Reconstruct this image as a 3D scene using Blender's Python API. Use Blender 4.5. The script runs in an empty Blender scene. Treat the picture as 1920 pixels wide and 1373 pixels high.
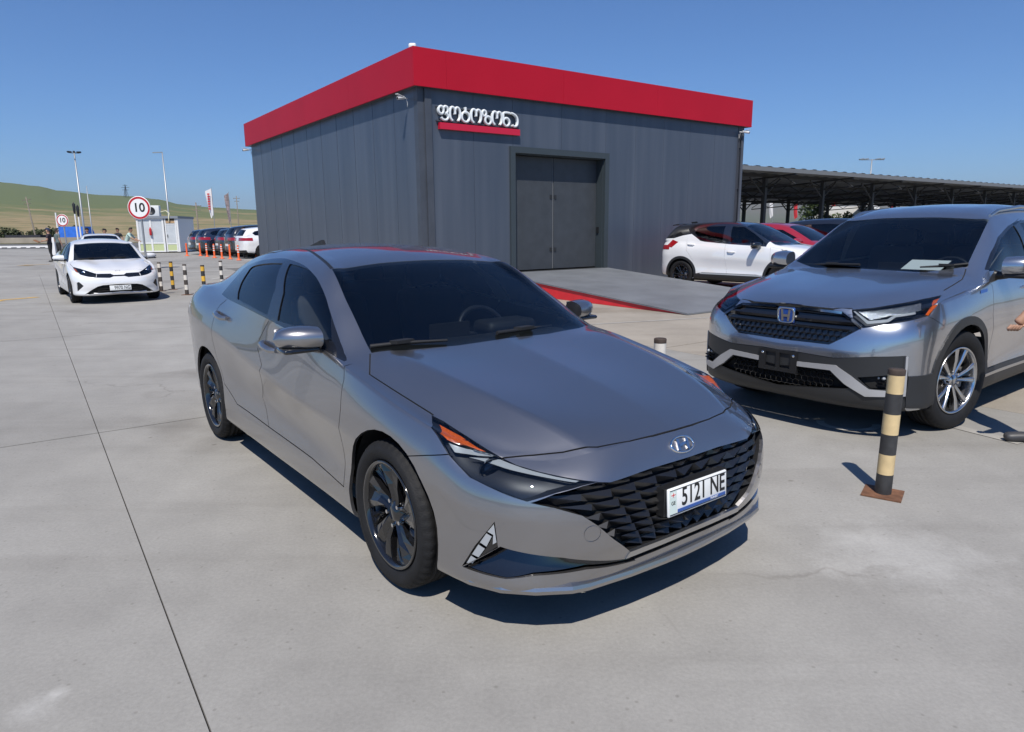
import bpy, bmesh, math, random
from mathutils import Vector, Matrix
from mathutils.bvhtree import BVHTree
R = math.radians
random.seed(7)
scene = bpy.context.scene
col = scene.collection
# ---------------------------------------------------------------- camera, sky, sun, exposure
W, H, F = 1920.0, 1373.0, 1288.7
PITCH, ROLL, CAMH = 0.1980, -0.0084, 1.492
_fw = Vector((0, math.cos(PITCH), -math.sin(PITCH)))
_up0 = Vector((0, math.sin(PITCH), math.cos(PITCH)))
_r0 = Vector((1, 0, 0))
_rt = math.cos(ROLL) * _r0 + math.sin(ROLL) * _up0
_up = -math.sin(ROLL) * _r0 + math.cos(ROLL) * _up0
cam_data = bpy.data.cameras.new('camera')
cam = bpy.data.objects.new('camera', cam_data)
col.objects.link(cam)
cam_data.sensor_fit = 'HORIZONTAL'
cam_data.sensor_width = 36.0
cam_data.lens = 36.0 * F / W
cam_data.clip_start = 0.05
cam_data.clip_end = 30000
cam.matrix_world = Matrix(((_rt.x, _up.x, -_fw.x, 0), (_rt.y, _up.y, -_fw.y, 0), (_rt.z, _up.z, -_fw.z, CAMH), (0, 0, 0, 1)))
scene.camera = cam
scene.render.resolution_x, scene.render.resolution_y = 1024, 732

SUN_EL, SUN_AZ = R(56), R(4.0)      # shadows fall along +Y, turned SUN_AZ towards +X
to_sun = Vector((-math.sin(SUN_AZ) * math.cos(SUN_EL), -math.cos(SUN_AZ) * math.cos(SUN_EL), math.sin(SUN_EL)))
world = bpy.data.worlds.new('World')
scene.world = world
world.use_nodes = True
wn = world.node_tree.nodes
wl = world.node_tree.links
sky = wn.new('ShaderNodeTexSky')
sky.sky_type = 'NISHITA'
sky.sun_disc = False
sky.sun_elevation = SUN_EL
sky.sun_rotation = math.atan2(to_sun.x, to_sun.y)
sky.altitude = 600
sky.air_density = 1.0
sky.dust_density = 0.35
sky.ozone_density = 4.0
wn['Background'].inputs['Strength'].default_value = 0.122
tint = wn.new('ShaderNodeMix')
tint.data_type = 'RGBA'
tint.blend_type = 'MULTIPLY'
tint.inputs[0].default_value = 1.0
tint.inputs[7].default_value = (.45, .675, .94, 1)
wl.new(sky.outputs['Color'], tint.inputs[6])
wl.new(tint.outputs[2], wn['Background'].inputs['Color'])
sun_data = bpy.data.lights.new('sun', 'SUN')
sun_data.energy = 5.0
sun_data.angle = R(0.53)
sun_data.color = (1.0, 0.945, 0.86)
sun = bpy.data.objects.new('sun', sun_data)
col.objects.link(sun)
sun.rotation_euler = to_sun.to_track_quat('Z', 'Y').to_euler()
vs = scene.view_settings
vs.view_transform = 'Standard'
vs.look = 'None'
vs.gamma = 1.0
vs.exposure = 0.0
vs.use_curve_mapping = False
scene.cycles.max_bounces = 8
scene.cycles.transparent_max_bounces = 16
scene.cycles.caustics_reflective = False
scene.cycles.caustics_refractive = False


def ray(px, py):
    return _fw + (px - W / 2) / F * _rt - (py - H / 2) / F * _up


def G(px, py, z=0.0):
    d = ray(px, py)
    t = (z - CAMH) / d.z
    return Vector((d.x * t, d.y * t, z))


def at_depth(px, py, Y):
    d = ray(px, py)
    t = Y / d.y
    return Vector((d.x * t, Y, CAMH + d.z * t))


# ---------------------------------------------------------------- materials
MATS = {}


def mat(name, base=(.5, .5, .5), rough=.5, metal=0.0, spec=.5, coat=0.0, coat_r=.03, noise=None, bump=None, emit=None, trans=None):
    """Principled material; noise = (scale, amount, [second colour]) varies the colour, bump = (scale, strength)"""
    if name in MATS:
        return MATS[name]
    m = bpy.data.materials.new(name)
    m.use_nodes = True
    nt = m.node_tree
    b = nt.nodes['Principled BSDF']
    b.inputs['Base Color'].default_value = (*base, 1)
    b.inputs['Roughness'].default_value = rough
    b.inputs['Metallic'].default_value = metal
    b.inputs['Specular IOR Level'].default_value = spec
    b.inputs['Coat Weight'].default_value = coat
    b.inputs['Coat Roughness'].default_value = coat_r
    if emit:
        b.inputs['Emission Color'].default_value = (*emit[0], 1)
        b.inputs['Emission Strength'].default_value = emit[1]
    tc = nt.nodes.new('ShaderNodeTexCoord')
    if noise:
        n = nt.nodes.new('ShaderNodeTexNoise')
        n.inputs['Scale'].default_value = noise[0]
        n.inputs['Detail'].default_value = 6
        nt.links.new(tc.outputs['Object'], n.inputs['Vector'])
        r = nt.nodes.new('ShaderNodeValToRGB')
        a = noise[1]
        c2 = noise[2] if len(noise) > 2 else tuple(c * (1 - a) for c in base)
        c1 = base if len(noise) > 2 else tuple(min(1, c * (1 + a)) for c in base)
        r.color_ramp.elements[0].color = (*c2, 1)
        r.color_ramp.elements[1].color = (*c1, 1)
        r.color_ramp.elements[0].position = .3
        r.color_ramp.elements[1].position = .7
        nt.links.new(n.outputs['Fac'], r.inputs['Fac'])
        nt.links.new(r.outputs['Color'], b.inputs['Base Color'])
    if bump:
        n2 = nt.nodes.new('ShaderNodeTexNoise')
        n2.inputs['Scale'].default_value = bump[0]
        n2.inputs['Detail'].default_value = 4
        nt.links.new(tc.outputs['Object'], n2.inputs['Vector'])
        bp = nt.nodes.new('ShaderNodeBump')
        bp.inputs['Strength'].default_value = bump[1]
        bp.inputs['Distance'].default_value = .01
        nt.links.new(n2.outputs['Fac'], bp.inputs['Height'])
        nt.links.new(bp.outputs['Normal'], b.inputs['Normal'])
    MATS[name] = m
    return m


def glass(name, tint, refl_rough=0.0, ior=1.5):
    if name in MATS:
        return MATS[name]
    m = bpy.data.materials.new(name)
    m.use_nodes = True
    nt = m.node_tree
    nt.nodes.remove(nt.nodes['Principled BSDF'])
    out = nt.nodes['Material Output']
    t = nt.nodes.new('ShaderNodeBsdfTransparent')
    t.inputs['Color'].default_value = (*tint, 1)
    g = nt.nodes.new('ShaderNodeBsdfGlossy')
    g.inputs['Roughness'].default_value = refl_rough
    fr = nt.nodes.new('ShaderNodeFresnel')
    fr.inputs['IOR'].default_value = ior
    mx = nt.nodes.new('ShaderNodeMixShader')
    nt.links.new(fr.outputs['Fac'], mx.inputs['Fac'])
    nt.links.new(t.outputs['BSDF'], mx.inputs[1])
    nt.links.new(g.outputs['BSDF'], mx.inputs[2])
    nt.links.new(mx.outputs['Shader'], out.inputs['Surface'])
    MATS[name] = m
    return m


def paint(name, base, metal=.0, rough=.4, flake=0.0):
    """car paint: metallic base under a clear coat, a fine flake bump in the base"""
    if name in MATS:
        return MATS[name]
    m = mat(name, base, rough, metal, .5, coat=1.0, coat_r=.015)
    m.node_tree.nodes['Principled BSDF'].inputs['Coat IOR'].default_value = 2.1
    if flake:
        nt = m.node_tree
        b = nt.nodes['Principled BSDF']
        tc = nt.nodes.new('ShaderNodeTexCoord')
        v = nt.nodes.new('ShaderNodeTexVoronoi')
        v.inputs['Scale'].default_value = 900
        nt.links.new(tc.outputs['Object'], v.inputs['Vector'])
        bp = nt.nodes.new('ShaderNodeBump')
        bp.inputs['Strength'].default_value = flake
        bp.inputs['Distance'].default_value = .00005
        nt.links.new(v.outputs['Distance'], bp.inputs['Height'])
        nt.links.new(bp.outputs['Normal'], b.inputs['Normal'])
    return m


# ---------------------------------------------------------------- mesh helpers
def tag(o, label=None, cat=None, group=None, kind=None):
    for k, v in (('label', label), ('category', cat), ('group', group), ('kind', kind)):
        if v:
            o[k] = v
    return o


def empty(name, loc=(0, 0, 0), rz=0.0, s=1.0):
    o = bpy.data.objects.new(name, None)
    col.objects.link(o)
    o.location = loc
    o.rotation_euler = (0, 0, rz)
    o.scale = (s, s, s)
    return o


class MB:
    """collects shapes, builds ONE mesh object"""

    def __init__(self):
        self.v, self.f, self.mi, self.sm = [], [], [], []
        self.smooth = False
        self.m = 0

    def add(self, vs, fs, smooth=None, m=None):
        o = len(self.v)
        self.v += [tuple(p) for p in vs]
        for f in fs:
            self.f.append(tuple(i + o for i in f))
            self.mi.append(self.m if m is None else m)
            self.sm.append(self.smooth if smooth is None else smooth)
        return self

    def box(self, x0, x1, y0, y1, z0, z1, m=None):
        vs = [(x, y, z) for z in (z0, z1) for y in (y0, y1) for x in (x0, x1)]
        return self.add(vs, [(0, 2, 3, 1), (4, 5, 7, 6), (0, 1, 5, 4), (2, 6, 7, 3), (0, 4, 6, 2), (1, 3, 7, 5)], False, m)

    def obox(self, c, ax, ay, az, m=None):
        """box from centre and three half-axis vectors"""
        c, ax, ay, az = Vector(c), Vector(ax), Vector(ay), Vector(az)
        vs = [c + sx * ax + sy * ay + sz * az for sz in (-1, 1) for sy in (-1, 1) for sx in (-1, 1)]
        return self.add(vs, [(0, 2, 3, 1), (4, 5, 7, 6), (0, 1, 5, 4), (2, 6, 7, 3), (0, 4, 6, 2), (1, 3, 7, 5)], False, m)

    def tube(self, pts, r, n=10, caps=True, m=None, smooth=True, flat=None):
        """swept tube along pts; r number or list; flat = (vector, factor) squashes the section"""
        pts = [Vector(p) for p in pts]
        if not isinstance(r, (list, tuple)):
            r = [r] * len(pts)
        rings = []
        prev = None
        for i, p in enumerate(pts):
            d = (pts[min(i + 1, len(pts) - 1)] - pts[max(i - 1, 0)]).normalized()
            if prev is None:
                a = Vector((0, 0, 1)) if abs(d.z) < .9 else Vector((1, 0, 0))
            else:
                a = prev
            u = (a - d * a.dot(d)).normalized()
            prev = u
            w = d.cross(u)
            rings.append([p + (u * math.cos(t) + w * math.sin(t)) * r[i] for t in [2 * math.pi * k / n for k in range(n)]])
        vs = [q for rg in rings for q in rg]
        fs = [(i * n + k, i * n + (k + 1) % n, (i + 1) * n + (k + 1) % n, (i + 1) * n + k) for i in range(len(pts) - 1) for k in range(n)]
        self.add(vs, fs, smooth, m)
        if caps:
            self.add(rings[0], [tuple(reversed(range(n)))], False, m)
            self.add(rings[-1], [tuple(range(n))], False, m)
        return self

    def cyl(self, p0, p1, r0, r1=None, n=16, m=None, smooth=True):
        return self.tube([p0, p1], [r0, r0 if r1 is None else r1], n, True, m, smooth)

    def lathe(self, prof, n=32, axis='y', c=(0, 0, 0), m=None, smooth=True, closed=False):
        """prof list of (r, h) turned about axis through c"""
        c = Vector(c)
        vs = []
        for r, h in prof:
            for k in range(n):
                t = 2 * math.pi * k / n
                a, b = r * math.cos(t), r * math.sin(t)
                vs.append(c + {'y': Vector((a, h, b)), 'z': Vector((a, b, h)), 'x': Vector((h, a, b))}[axis])
        L = len(prof)
        fs = []
        for i in range(L if closed else L - 1):
            j = (i + 1) % L
            for k in range(n):
                q = (i * n + k, i * n + (k + 1) % n, j * n + (k + 1) % n, j * n + k)
                fs.append(q if axis == 'y' else q[::-1])
        return self.add(vs, fs, smooth, m)

    def prism(self, poly, d, m=None, smooth=False):
        """poly = list of 3D points (planar), d = extrusion vector"""
        d = Vector(d)
        n = len(poly)
        a = [Vector(p) for p in poly]
        b = [p + d for p in a]
        nrm = sum(((a[i] - a[0]).cross(a[(i + 1) % n] - a[0]) for i in range(1, n - 1)), Vector())
        fl = nrm.dot(d) > 0
        fs = [tuple(range(n)), tuple(range(n, 2 * n))[::-1]] + [(i, i + n, (i + 1) % n + n, (i + 1) % n) for i in range(n)]
        if fl:
            fs = [f[::-1] for f in fs]
        return self.add(a + b, fs, smooth, m)

    def grid(self, rows, smooth=True, m=None, close=False):
        n = len(rows[0])
        vs = [p for r in rows for p in r]
        fs = [(i * n + k, i * n + (k + 1) % n, (i + 1) * n + (k + 1) % n, (i + 1) * n + k) for i in range(len(rows) - 1) for k in range(n if close else n - 1)]
        return self.add(vs, fs, smooth, m)

    def build(self, name, mats, parent=None, loc=None, rot=None):
        me = bpy.data.meshes.new(name)
        me.from_pydata(self.v, [], self.f)
        if not isinstance(mats, (list, tuple)):
            mats = [mats]
        for m in mats:
            me.materials.append(m)
        me.polygons.foreach_set('material_index', self.mi)
        me.polygons.foreach_set('use_smooth', self.sm)
        me.update()
        o = bpy.data.objects.new(name, me)
        col.objects.link(o)
        o.parent = parent
        if loc:
            o.location = loc
        if rot:
            o.rotation_euler = rot
        return o


def children(o):
    return [c for c in bpy.data.objects if c.parent == o]


def copy_tree(o, parent=None, kids=None):
    kids = kids or {}
    c = o.copy()
    col.objects.link(c)
    c.parent = parent
    for ch in list(o.children):
        copy_tree(ch, c)
    return c


def text_obj(name, body, size, mtl, parent=None, extrude=.002, bevel=0.0, align='CENTER', matrix=None, shear=0.0, offset=0.0, space=1.0):
    cu = bpy.data.curves.new(name, 'FONT')
    cu.body = body
    cu.size = size
    cu.extrude = extrude
    cu.bevel_depth = bevel
    cu.align_x = align
    cu.align_y = 'CENTER'
    cu.shear = shear
    cu.offset = offset
    cu.space_character = space
    tmp = bpy.data.objects.new(name, cu)
    col.objects.link(tmp)
    dg = bpy.context.evaluated_depsgraph_get()
    me = bpy.data.meshes.new_from_object(tmp.evaluated_get(dg))
    bpy.data.objects.remove(tmp)
    bpy.data.curves.remove(cu)
    me.name = name
    me.materials.clear()
    me.materials.append(mtl)
    o = bpy.data.objects.new(name, me)
    col.objects.link(o)
    o.parent = parent
    if matrix is not None:
        o.matrix_local = matrix
    return o
# ---------------------------------------------------------------- car body shells
def pchip(xs, ys):
    n = len(xs)
    h = [xs[i + 1] - xs[i] for i in range(n - 1)]
    d = [(ys[i + 1] - ys[i]) / h[i] for i in range(n - 1)]
    m = [0.0] * n
    if n == 2:
        m = [d[0], d[0]]
    else:
        for i in range(1, n - 1):
            if d[i - 1] * d[i] > 0:
                w1, w2 = 2 * h[i] + h[i - 1], h[i] + 2 * h[i - 1]
                m[i] = (w1 + w2) / (w1 / d[i - 1] + w2 / d[i])
        m[0] = ((2 * h[0] + h[1]) * d[0] - h[0] * d[1]) / (h[0] + h[1])
        m[-1] = ((2 * h[-1] + h[-2]) * d[-1] - h[-1] * d[-2]) / (h[-1] + h[-2])
        if m[0] * d[0] <= 0:
            m[0] = 0.0
        if m[-1] * d[-1] <= 0:
            m[-1] = 0.0

    def f(x):
        if x <= xs[0]:
            return ys[0] + m[0] * (x - xs[0]) * 0
        if x >= xs[-1]:
            return ys[-1]
        i = 0
        while x > xs[i + 1]:
            i += 1
        t = (x - xs[i]) / h[i]
        t2, t3 = t * t, t * t * t
        return (2 * t3 - 3 * t2 + 1) * ys[i] + (t3 - 2 * t2 + t) * h[i] * m[i] + (-2 * t3 + 3 * t2) * ys[i + 1] + (t3 - t2) * h[i] * m[i + 1]
    return f


def crom(P, sharp=()):
    """cardinal spline through 3D points with chord knots; returns function of index-parameter"""
    n = len(P)
    k = [0.0]
    for i in range(n - 1):
        k.append(k[-1] + max(1e-4, (P[i + 1] - P[i]).length))
    segs = [0] + sorted(s for s in sharp if 0 < s < n - 1) + [n - 1]
    fs = []
    for a, b in zip(segs[:-1], segs[1:]):
        fs.append((a, b, [pchip_c(k[a:b + 1], [p[c] for p in P[a:b + 1]]) for c in range(3)]))

    def f(t):
        for a, b, g in fs:
            if t <= b or b == n - 1:
                i = min(int(t), n - 2)
                u = k[i] + (t - i) * (k[i + 1] - k[i])
                return Vector((g[0](u), g[1](u), g[2](u)))
    return f


def pchip_c(xs, ys):
    """C1 cubic with finite-difference tangents (smoother than pchip, may overshoot a little)"""
    n = len(xs)
    h = [xs[i + 1] - xs[i] for i in range(n - 1)]
    d = [(ys[i + 1] - ys[i]) / h[i] for i in range(n - 1)]
    m = [0.0] * n
    if n == 2:
        m = [d[0]] * 2
    else:
        for i in range(1, n - 1):
            m[i] = (h[i] * d[i - 1] + h[i - 1] * d[i]) / (h[i - 1] + h[i])
            lim = 2.5 * min(abs(d[i - 1]), abs(d[i])) + .15 * max(abs(d[i - 1]), abs(d[i]))
            m[i] = max(-lim, min(lim, m[i]))
        m[0] = 1.5 * d[0] - .5 * m[1]
        m[-1] = 1.5 * d[-1] - .5 * m[-2]

    def f(x):
        x = max(xs[0], min(xs[-1], x))
        i = 0
        while i < n - 2 and x > xs[i + 1]:
            i += 1
        t = (x - xs[i]) / h[i]
        t2, t3 = t * t, t * t * t
        return (2 * t3 - 3 * t2 + 1) * ys[i] + (t3 - 2 * t2 + t) * h[i] * m[i] + (-2 * t3 + 3 * t2) * ys[i + 1] + (t3 - t2) * h[i] * m[i + 1]
    return f


def sparse(keys, n, default=0.0):
    """{column: value} -> list over n columns, linear between keys"""
    ks = sorted(keys)
    out = []
    for c in range(n):
        if not ks:
            out.append(default)
        elif c <= ks[0]:
            out.append(keys[ks[0]])
        elif c >= ks[-1]:
            out.append(keys[ks[-1]])
        else:
            a = max(k for k in ks if k <= c)
            b = min(k for k in ks if k >= c)
            out.append(keys[a] if a == b else keys[a] + (keys[b] - keys[a]) * (c - a) / (b - a))
    return out


NF = 5   # front columns 0..5, column 5 is the plan corner; the same at the rear


class Shell:
    """half body (y >= 0), cut into named regions, mirrored on output"""

    def __init__(self, cols, rows, lines, sharp_rows=(), sharp_lines=(), du=.03, dv=.03, pose=None, side=-1, xcowl=-.45, xdeck=-3.2, tf=None):
        n = len(cols)
        P = []
        for rw in rows:
            z = sparse(rw['z'], n)
            dx = sparse(rw.get('dx', {}), n)
            dy = sparse(rw.get('dy', {}), n)
            P.append([Vector((cols[c][0] + dx[c], max(0.0, cols[c][1] - dy[c]) if 0 < c < n - 1 else 0.0, z[c])) for c in range(n)])
        if tf:
            P = [[Vector(tf(p)) for p in r] for r in P]
            lines = [[tuple(tf(Vector(p))) for p in ln] for ln in lines]
            xcowl = tf(Vector((xcowl, .7, .9)))[0]
            xdeck = tf(Vector((xdeck, .7, .9)))[0]
        # dense columns
        us = []
        for c in range(n - 1):
            L = max((P[j][c + 1] - P[j][c]).length for j in range(len(P) - 1))
            k = max(1, round(L / du))
            us += [c + i / k for i in range(k)]
        us.append(n - 1.0)
        rc = [crom(r) for r in P]
        vs = []
        for j in range(len(P) - 1):
            L = max((P[j + 1][c] - P[j][c]).length for c in range(n))
            k = max(1, round(L / dv))
            vs += [j + i / k for i in range(k)]
        vs.append(len(P) - 1.0)
        bm = bmesh.new()
        low = []
        for u in us:
            q = [rc[j](u) for j in range(len(P))]
            if u in (0.0, n - 1.0):
                for p in q:
                    p.y = 0
            g = crom(q, sharp_rows)
            low.append([bm.verts.new(g(v)) for v in vs])
        for a in range(len(us) - 1):
            for b in range(len(vs) - 1):
                bm.faces.new((low[a][b], low[a + 1][b], low[a + 1][b + 1], low[a][b + 1]))
        # top
        i5, iR = us.index(float(NF)), us.index(float(n - 1 - NF))
        fy = [pchip([-p[0] for p in ln], [p[1] for p in ln]) for ln in lines]
        fz = [pchip([-p[0] for p in ln], [p[2] for p in ln]) for ln in lines]
        A = [low[k][0].co.copy() for k in range(len(us))]
        xc, xr = A[i5].x, A[iR].x
        ts = []
        for i in range(NF):
            L = max((Vector(lines[i][k]) - Vector((lines[i][k][0], fy[i + 1](-lines[i][k][0]) if i < NF - 1 else .85, fz[i + 1](-lines[i][k][0]) if i < NF - 1 else 1.0))).length for k in range(len(lines[i])))
            k = max(2, round(L / du))
            ts += [i + q / k for q in range(k)]
        ts.append(float(NF))
        top = []
        fu = [u for u in us if u <= NF]
        ru = [u for u in us if u >= n - 1 - NF]
        for k in range(i5, iR + 1):
            if k == i5 or k == iR:
                rw = []
                for t in ts:
                    u = t if k == i5 else n - 1 - t
                    rw.append(None)
                    p = rc[0](u)
                    if t == 0:
                        p.y = 0
                    rw[-1] = p
                top.append([bm.verts.new(p) for p in rw[:-1]] + [low[k][0]])
                continue
            xa = A[k].x
            wf = max(0.0, 1 - (xc - xa) / (xc - xcowl)) ** 1.5 if xa > xcowl else 0.0
            wr = max(0.0, 1 - (xa - xr) / (xdeck - xr)) ** 1.5 if xa < xdeck else 0.0
            q = []
            for i in range(NF):
                x = xa + (lines[i][0][0] - xc) * wf + (lines[i][-1][0] - xr) * wr
                q.append(Vector((x, fy[i](-x) if i else 0.0, fz[i](-x))))
            q.append(A[k])
            g = crom(q, sharp_lines)
            top.append([bm.verts.new(g(t)) for t in ts[:-1]] + [low[k][0]])
        for a in range(len(top) - 1):
            for b in range(len(ts) - 1):
                vv = (top[a][b], top[a][b + 1], top[a + 1][b + 1], top[a + 1][b])
                if len(set(vv)) == 4:
                    bm.faces.new(vv)
        bmesh.ops.remove_doubles(bm, verts=bm.verts, dist=.0015)
        # weld the nose and tail seams (their samples differ)
        bmesh.ops.recalc_face_normals(bm, faces=bm.faces)
        up = sum((f.normal.z * f.calc_area() for f in bm.faces if f.calc_center_median().z > 1.0), 0.0)
        if up < 0:
            bmesh.ops.reverse_faces(bm, faces=bm.faces)
        bm.normal_update()
        self.bm = bm
        self.lab = bm.faces.layers.int.new('lab')
        self.sub = bm.faces.layers.int.new('sub')
        self.names = ['']
        self.pose, self.side = pose, side
        self.bvh = BVHTree.FromBMesh(bm)
        self.frozen = None

    # ---- picking
    def pick(self, px, py):
        """photo pixel -> point on the body (half with y >= 0)"""
        X, Y, yaw, s = self.pose
        c, sn = math.cos(yaw), math.sin(yaw)

        def loc(v):
            return Vector((c * v.x + sn * v.y, (-sn * v.x + c * v.y) * self.side, v.z)) / s
        o = loc(Vector((-X, -Y, CAMH)))
        d = ray(px, py)
        d = Vector((c * d.x + sn * d.y, (-sn * d.x + c * d.y) * self.side, d.z)).normalized()
        hit, nrm, idx, dist = self.bvh.ray_cast(o, d)
        if hit is None:
            best = None
            for k in range(40, 400):
                p = o + d * (k * .03)
                r = self.bvh.find_nearest(p)
                if best is None or r[3] < best[1]:
                    best = (r[0], r[3])
            hit = best[0]
        return hit

    def picks(self, pts):
        return [self.pick(*p) for p in pts]

    @staticmethod
    def flat(p, view):
        return {'side': (p[0], p[2]), 'top': (p[0], p[1]), 'front': (p[1], p[2]), 'diag': (.7071 * p[0] - .7071 * p[1], p[2])}[view]

    def poly2(self, pts, view):
        return [self.flat(p, view) if len(p) == 3 else tuple(p) for p in pts]

    AX = {'side': (Vector((1, 0, 0)), Vector((0, 0, 1)), Vector((0, 1, 0))), 'top': (Vector((1, 0, 0)), Vector((0, 1, 0)), Vector((0, 0, 1))),
          'front': (Vector((0, 1, 0)), Vector((0, 0, 1)), Vector((1, 0, 0))), 'rear': (Vector((0, 1, 0)), Vector((0, 0, 1)), Vector((-1, 0, 0))),
          'diag': (Vector((.7071, -.7071, 0)), Vector((0, 0, 1)), Vector((.7071, .7071, 0)))}

    def cut(self, pts, view, label, layer=0, pred=None, minfacing=.05, keep=None):
        """cut outline into the shell, label the faces inside"""
        fv = 'front' if view == 'rear' else view
        pl = self.poly2(pts, fv)
        if keep is not None:
            keep[label] = list(pl)
        ax, ay, an = self.AX[view]
        bm = self.bm
        n = len(pl)

        def ok(f):
            return f.normal.dot(an) > minfacing and (pred is None or pred(f.calc_center_median()))
        mg = .08
        bx0, bx1 = min(p[0] for p in pl) - mg, max(p[0] for p in pl) + mg
        by0, by1 = min(p[1] for p in pl) - mg, max(p[1] for p in pl) + mg
        pool = set()
        for f in bm.faces:
            co = f.verts[0].co
            if bx0 < co.dot(ax) < bx1 and by0 < co.dot(ay) < by1 and ok(f):
                pool.add(f)
        for i in range(n):
            a, b = Vector(pl[i]), Vector(pl[(i + 1) % n])
            e = b - a
            L = e.length
            if L < 1e-5:
                continue
            e /= L
            no2 = Vector((-e.y, e.x))
            e3, n3 = e.x * ax + e.y * ay, no2.x * ax + no2.y * ay
            ea, na = a.dot(e), a.dot(no2)
            cand = []
            for f in pool:
                if not f.is_valid:
                    continue
                ss = [v.co.dot(e3) - ea for v in f.verts]
                tt = [v.co.dot(n3) - na for v in f.verts]
                if max(ss) > 0 and min(ss) < L and min(tt) < -1e-6 and max(tt) > 1e-6:
                    cand.append(f)
            if cand:
                ge = set(cand)
                for f in cand:
                    ge.update(f.edges)
                    ge.update(f.verts)
                r = bmesh.ops.bisect_plane(bm, geom=list(ge), dist=1e-5, plane_co=ax * a.x + ay * a.y, plane_no=n3)
                pool = {f for f in pool if f.is_valid}
                pool.update(g for g in r['geom'] if isinstance(g, bmesh.types.BMFace))
        if label not in self.names:
            self.names.append(label)
        idx = self.names.index(label)
        ly = self.lab if layer == 0 else self.sub
        for f in pool:
            if f.is_valid:
                c = f.calc_center_median()
                if inside(pl, c.dot(ax), c.dot(ay)):
                    f[ly] = idx
        bm.normal_update()

    def strip(self, pts, view, w, label='gap', layer=0, pred=None, closed=False):
        """a narrow band along a polyline"""
        pl = [Vector(p) for p in self.poly2(pts, 'front' if view == 'rear' else view)]
        n = len(pl)
        for i in range(n if closed else n - 1):
            a, b = pl[i], pl[(i + 1) % n]
            e = (b - a).normalized()
            o = Vector((-e.y, e.x)) * (w / 2)
            ex = e * (w * .45)
            self.cut([a - ex - o, b + ex - o, b + ex + o, a - ex + o], view, label, layer, pred)

    def kill(self, label):
        idx = self.names.index(label)
        fs = [f for f in self.bm.faces if f[self.lab] == idx]
        bmesh.ops.delete(self.bm, geom=fs, context='FACES')

    # ---- output
    def freeze(self):
        self.bm.normal_update()
        self.bm.verts.index_update()
        vn = {}
        for v in self.bm.verts:
            nn = v.normal.copy()
            if abs(v.co.y) < 1e-4:
                nn.y = 0
                nn.normalize()
            vn[v] = nn
        self.vn = vn
        self.frozen = True

    def faces(self, label, layer=0):
        ly = self.lab if layer == 0 else self.sub
        idx = self.names.index(label)
        return [f for f in self.bm.faces if f[ly] == idx]

    def part(self, labels, name, mats, parent, sides='both', inset=0.0, thick=0.0, layer=0, faces=None, lip=0.0, renorm=False):
        """build object(s). sides: 'both' one object with both halves, 'pair' two objects, 'vis' only the visible half.
        inset pushes the faces inward; thick adds an inner skin (material slot 1); lip folds the border inward"""
        if not self.frozen:
            self.freeze()
        if isinstance(labels, str):
            labels = [labels]
        fs = faces if faces is not None else [f for lb in labels for f in self.faces(lb, layer)]
        if not fs:
            return []
        idx = {}
        vs, ns = [], []
        polys = []
        for f in fs:
            p = []
            for v in f.verts:
                if v not in idx:
                    idx[v] = len(vs)
                    n = self.vn[v]
                    vs.append(v.co - n * (inset(v.co) if callable(inset) else inset))
                    ns.append(n)
                p.append(idx[v])
            polys.append(p)
        nv = len(vs)
        mi = [0] * len(polys)
        if thick or lip:
            ec = {}
            for p in polys:
                for a, b in zip(p, p[1:] + p[:1]):
                    ec[(a, b)] = 1
            border = [(a, b) for (a, b) in ec if (b, a) not in ec and not (abs(vs[a].y) < 1e-4 and abs(vs[b].y) < 1e-4)]
            t = thick or lip
            k0 = len(vs)
            if thick:
                vs += [vs[i] - ns[i] * t for i in range(nv)]
                ns += [-ns[i] for i in range(nv)]
                polys += [[q + k0 for q in reversed(p)] for p in polys]
                mi += [1 if len(mats) > 1 else 0] * len(mi)
            for a, b in border:
                k = len(vs)
                pa, pb = vs[a], vs[b]
                qa, qb = pa - ns[a] * t, pb - ns[b] * t
                fn = (pb - pa).cross(-ns[a])
                if fn.length < 1e-9:
                    continue
                fn = -fn.normalized()
                vs += [pa, pb, qb, qa]
                ns += [fn] * 4
                polys.append([k + 1, k, k + 3, k + 2])
                mi.append(0)
        out = []
        for sg in ({'both': (0,), 'pair': (self.side, -self.side), 'vis': (self.side,)}[sides]):
            if sg == 0:
                V = [tuple(p) for p in vs] + [(p.x, -p.y, p.z) for p in vs]
                N = [tuple(p) for p in ns] + [(p.x, -p.y, p.z) for p in ns]
                Fc = [list(p) for p in polys] + [[q + len(vs) for q in reversed(p)] for p in polys]
                M = mi + mi
            else:
                V = [(p.x, p.y * sg, p.z) for p in vs]
                N = [(p.x, p.y * sg, p.z) for p in ns]
                Fc = [list(p) if sg > 0 else list(reversed(p)) for p in polys]
                M = mi
            me = bpy.data.meshes.new(name)
            me.from_pydata(V, [], Fc)
            for m in (mats if isinstance(mats, (list, tuple)) else [mats]):
                me.materials.append(m)
            me.polygons.foreach_set('material_index', M)
            me.polygons.foreach_set('use_smooth', [True] * len(Fc))
            if not renorm:
                me.normals_split_custom_set_from_vertices(N)
            me.update()
            o = bpy.data.objects.new(name, me)
            col.objects.link(o)
            o.parent = parent
            out.append(o)
        return out


def inside(pl, x, y):
    c = False
    n = len(pl)
    j = n - 1
    for i in range(n):
        xi, yi = pl[i][0], pl[i][1]
        xj, yj = pl[j][0], pl[j][1]
        if (yi > y) != (yj > y) and x < (xj - xi) * (y - yi) / (yj - yi) + xi:
            c = not c
        j = i
    return c


def circle(cx, cz, r, n=40, a0=0, a1=360):
    return [(cx + r * math.cos(R(a0 + (a1 - a0) * k / n)), cz + r * math.sin(R(a0 + (a1 - a0) * k / n))) for k in range(n + (0 if a1 - a0 == 360 else 1))]
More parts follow.
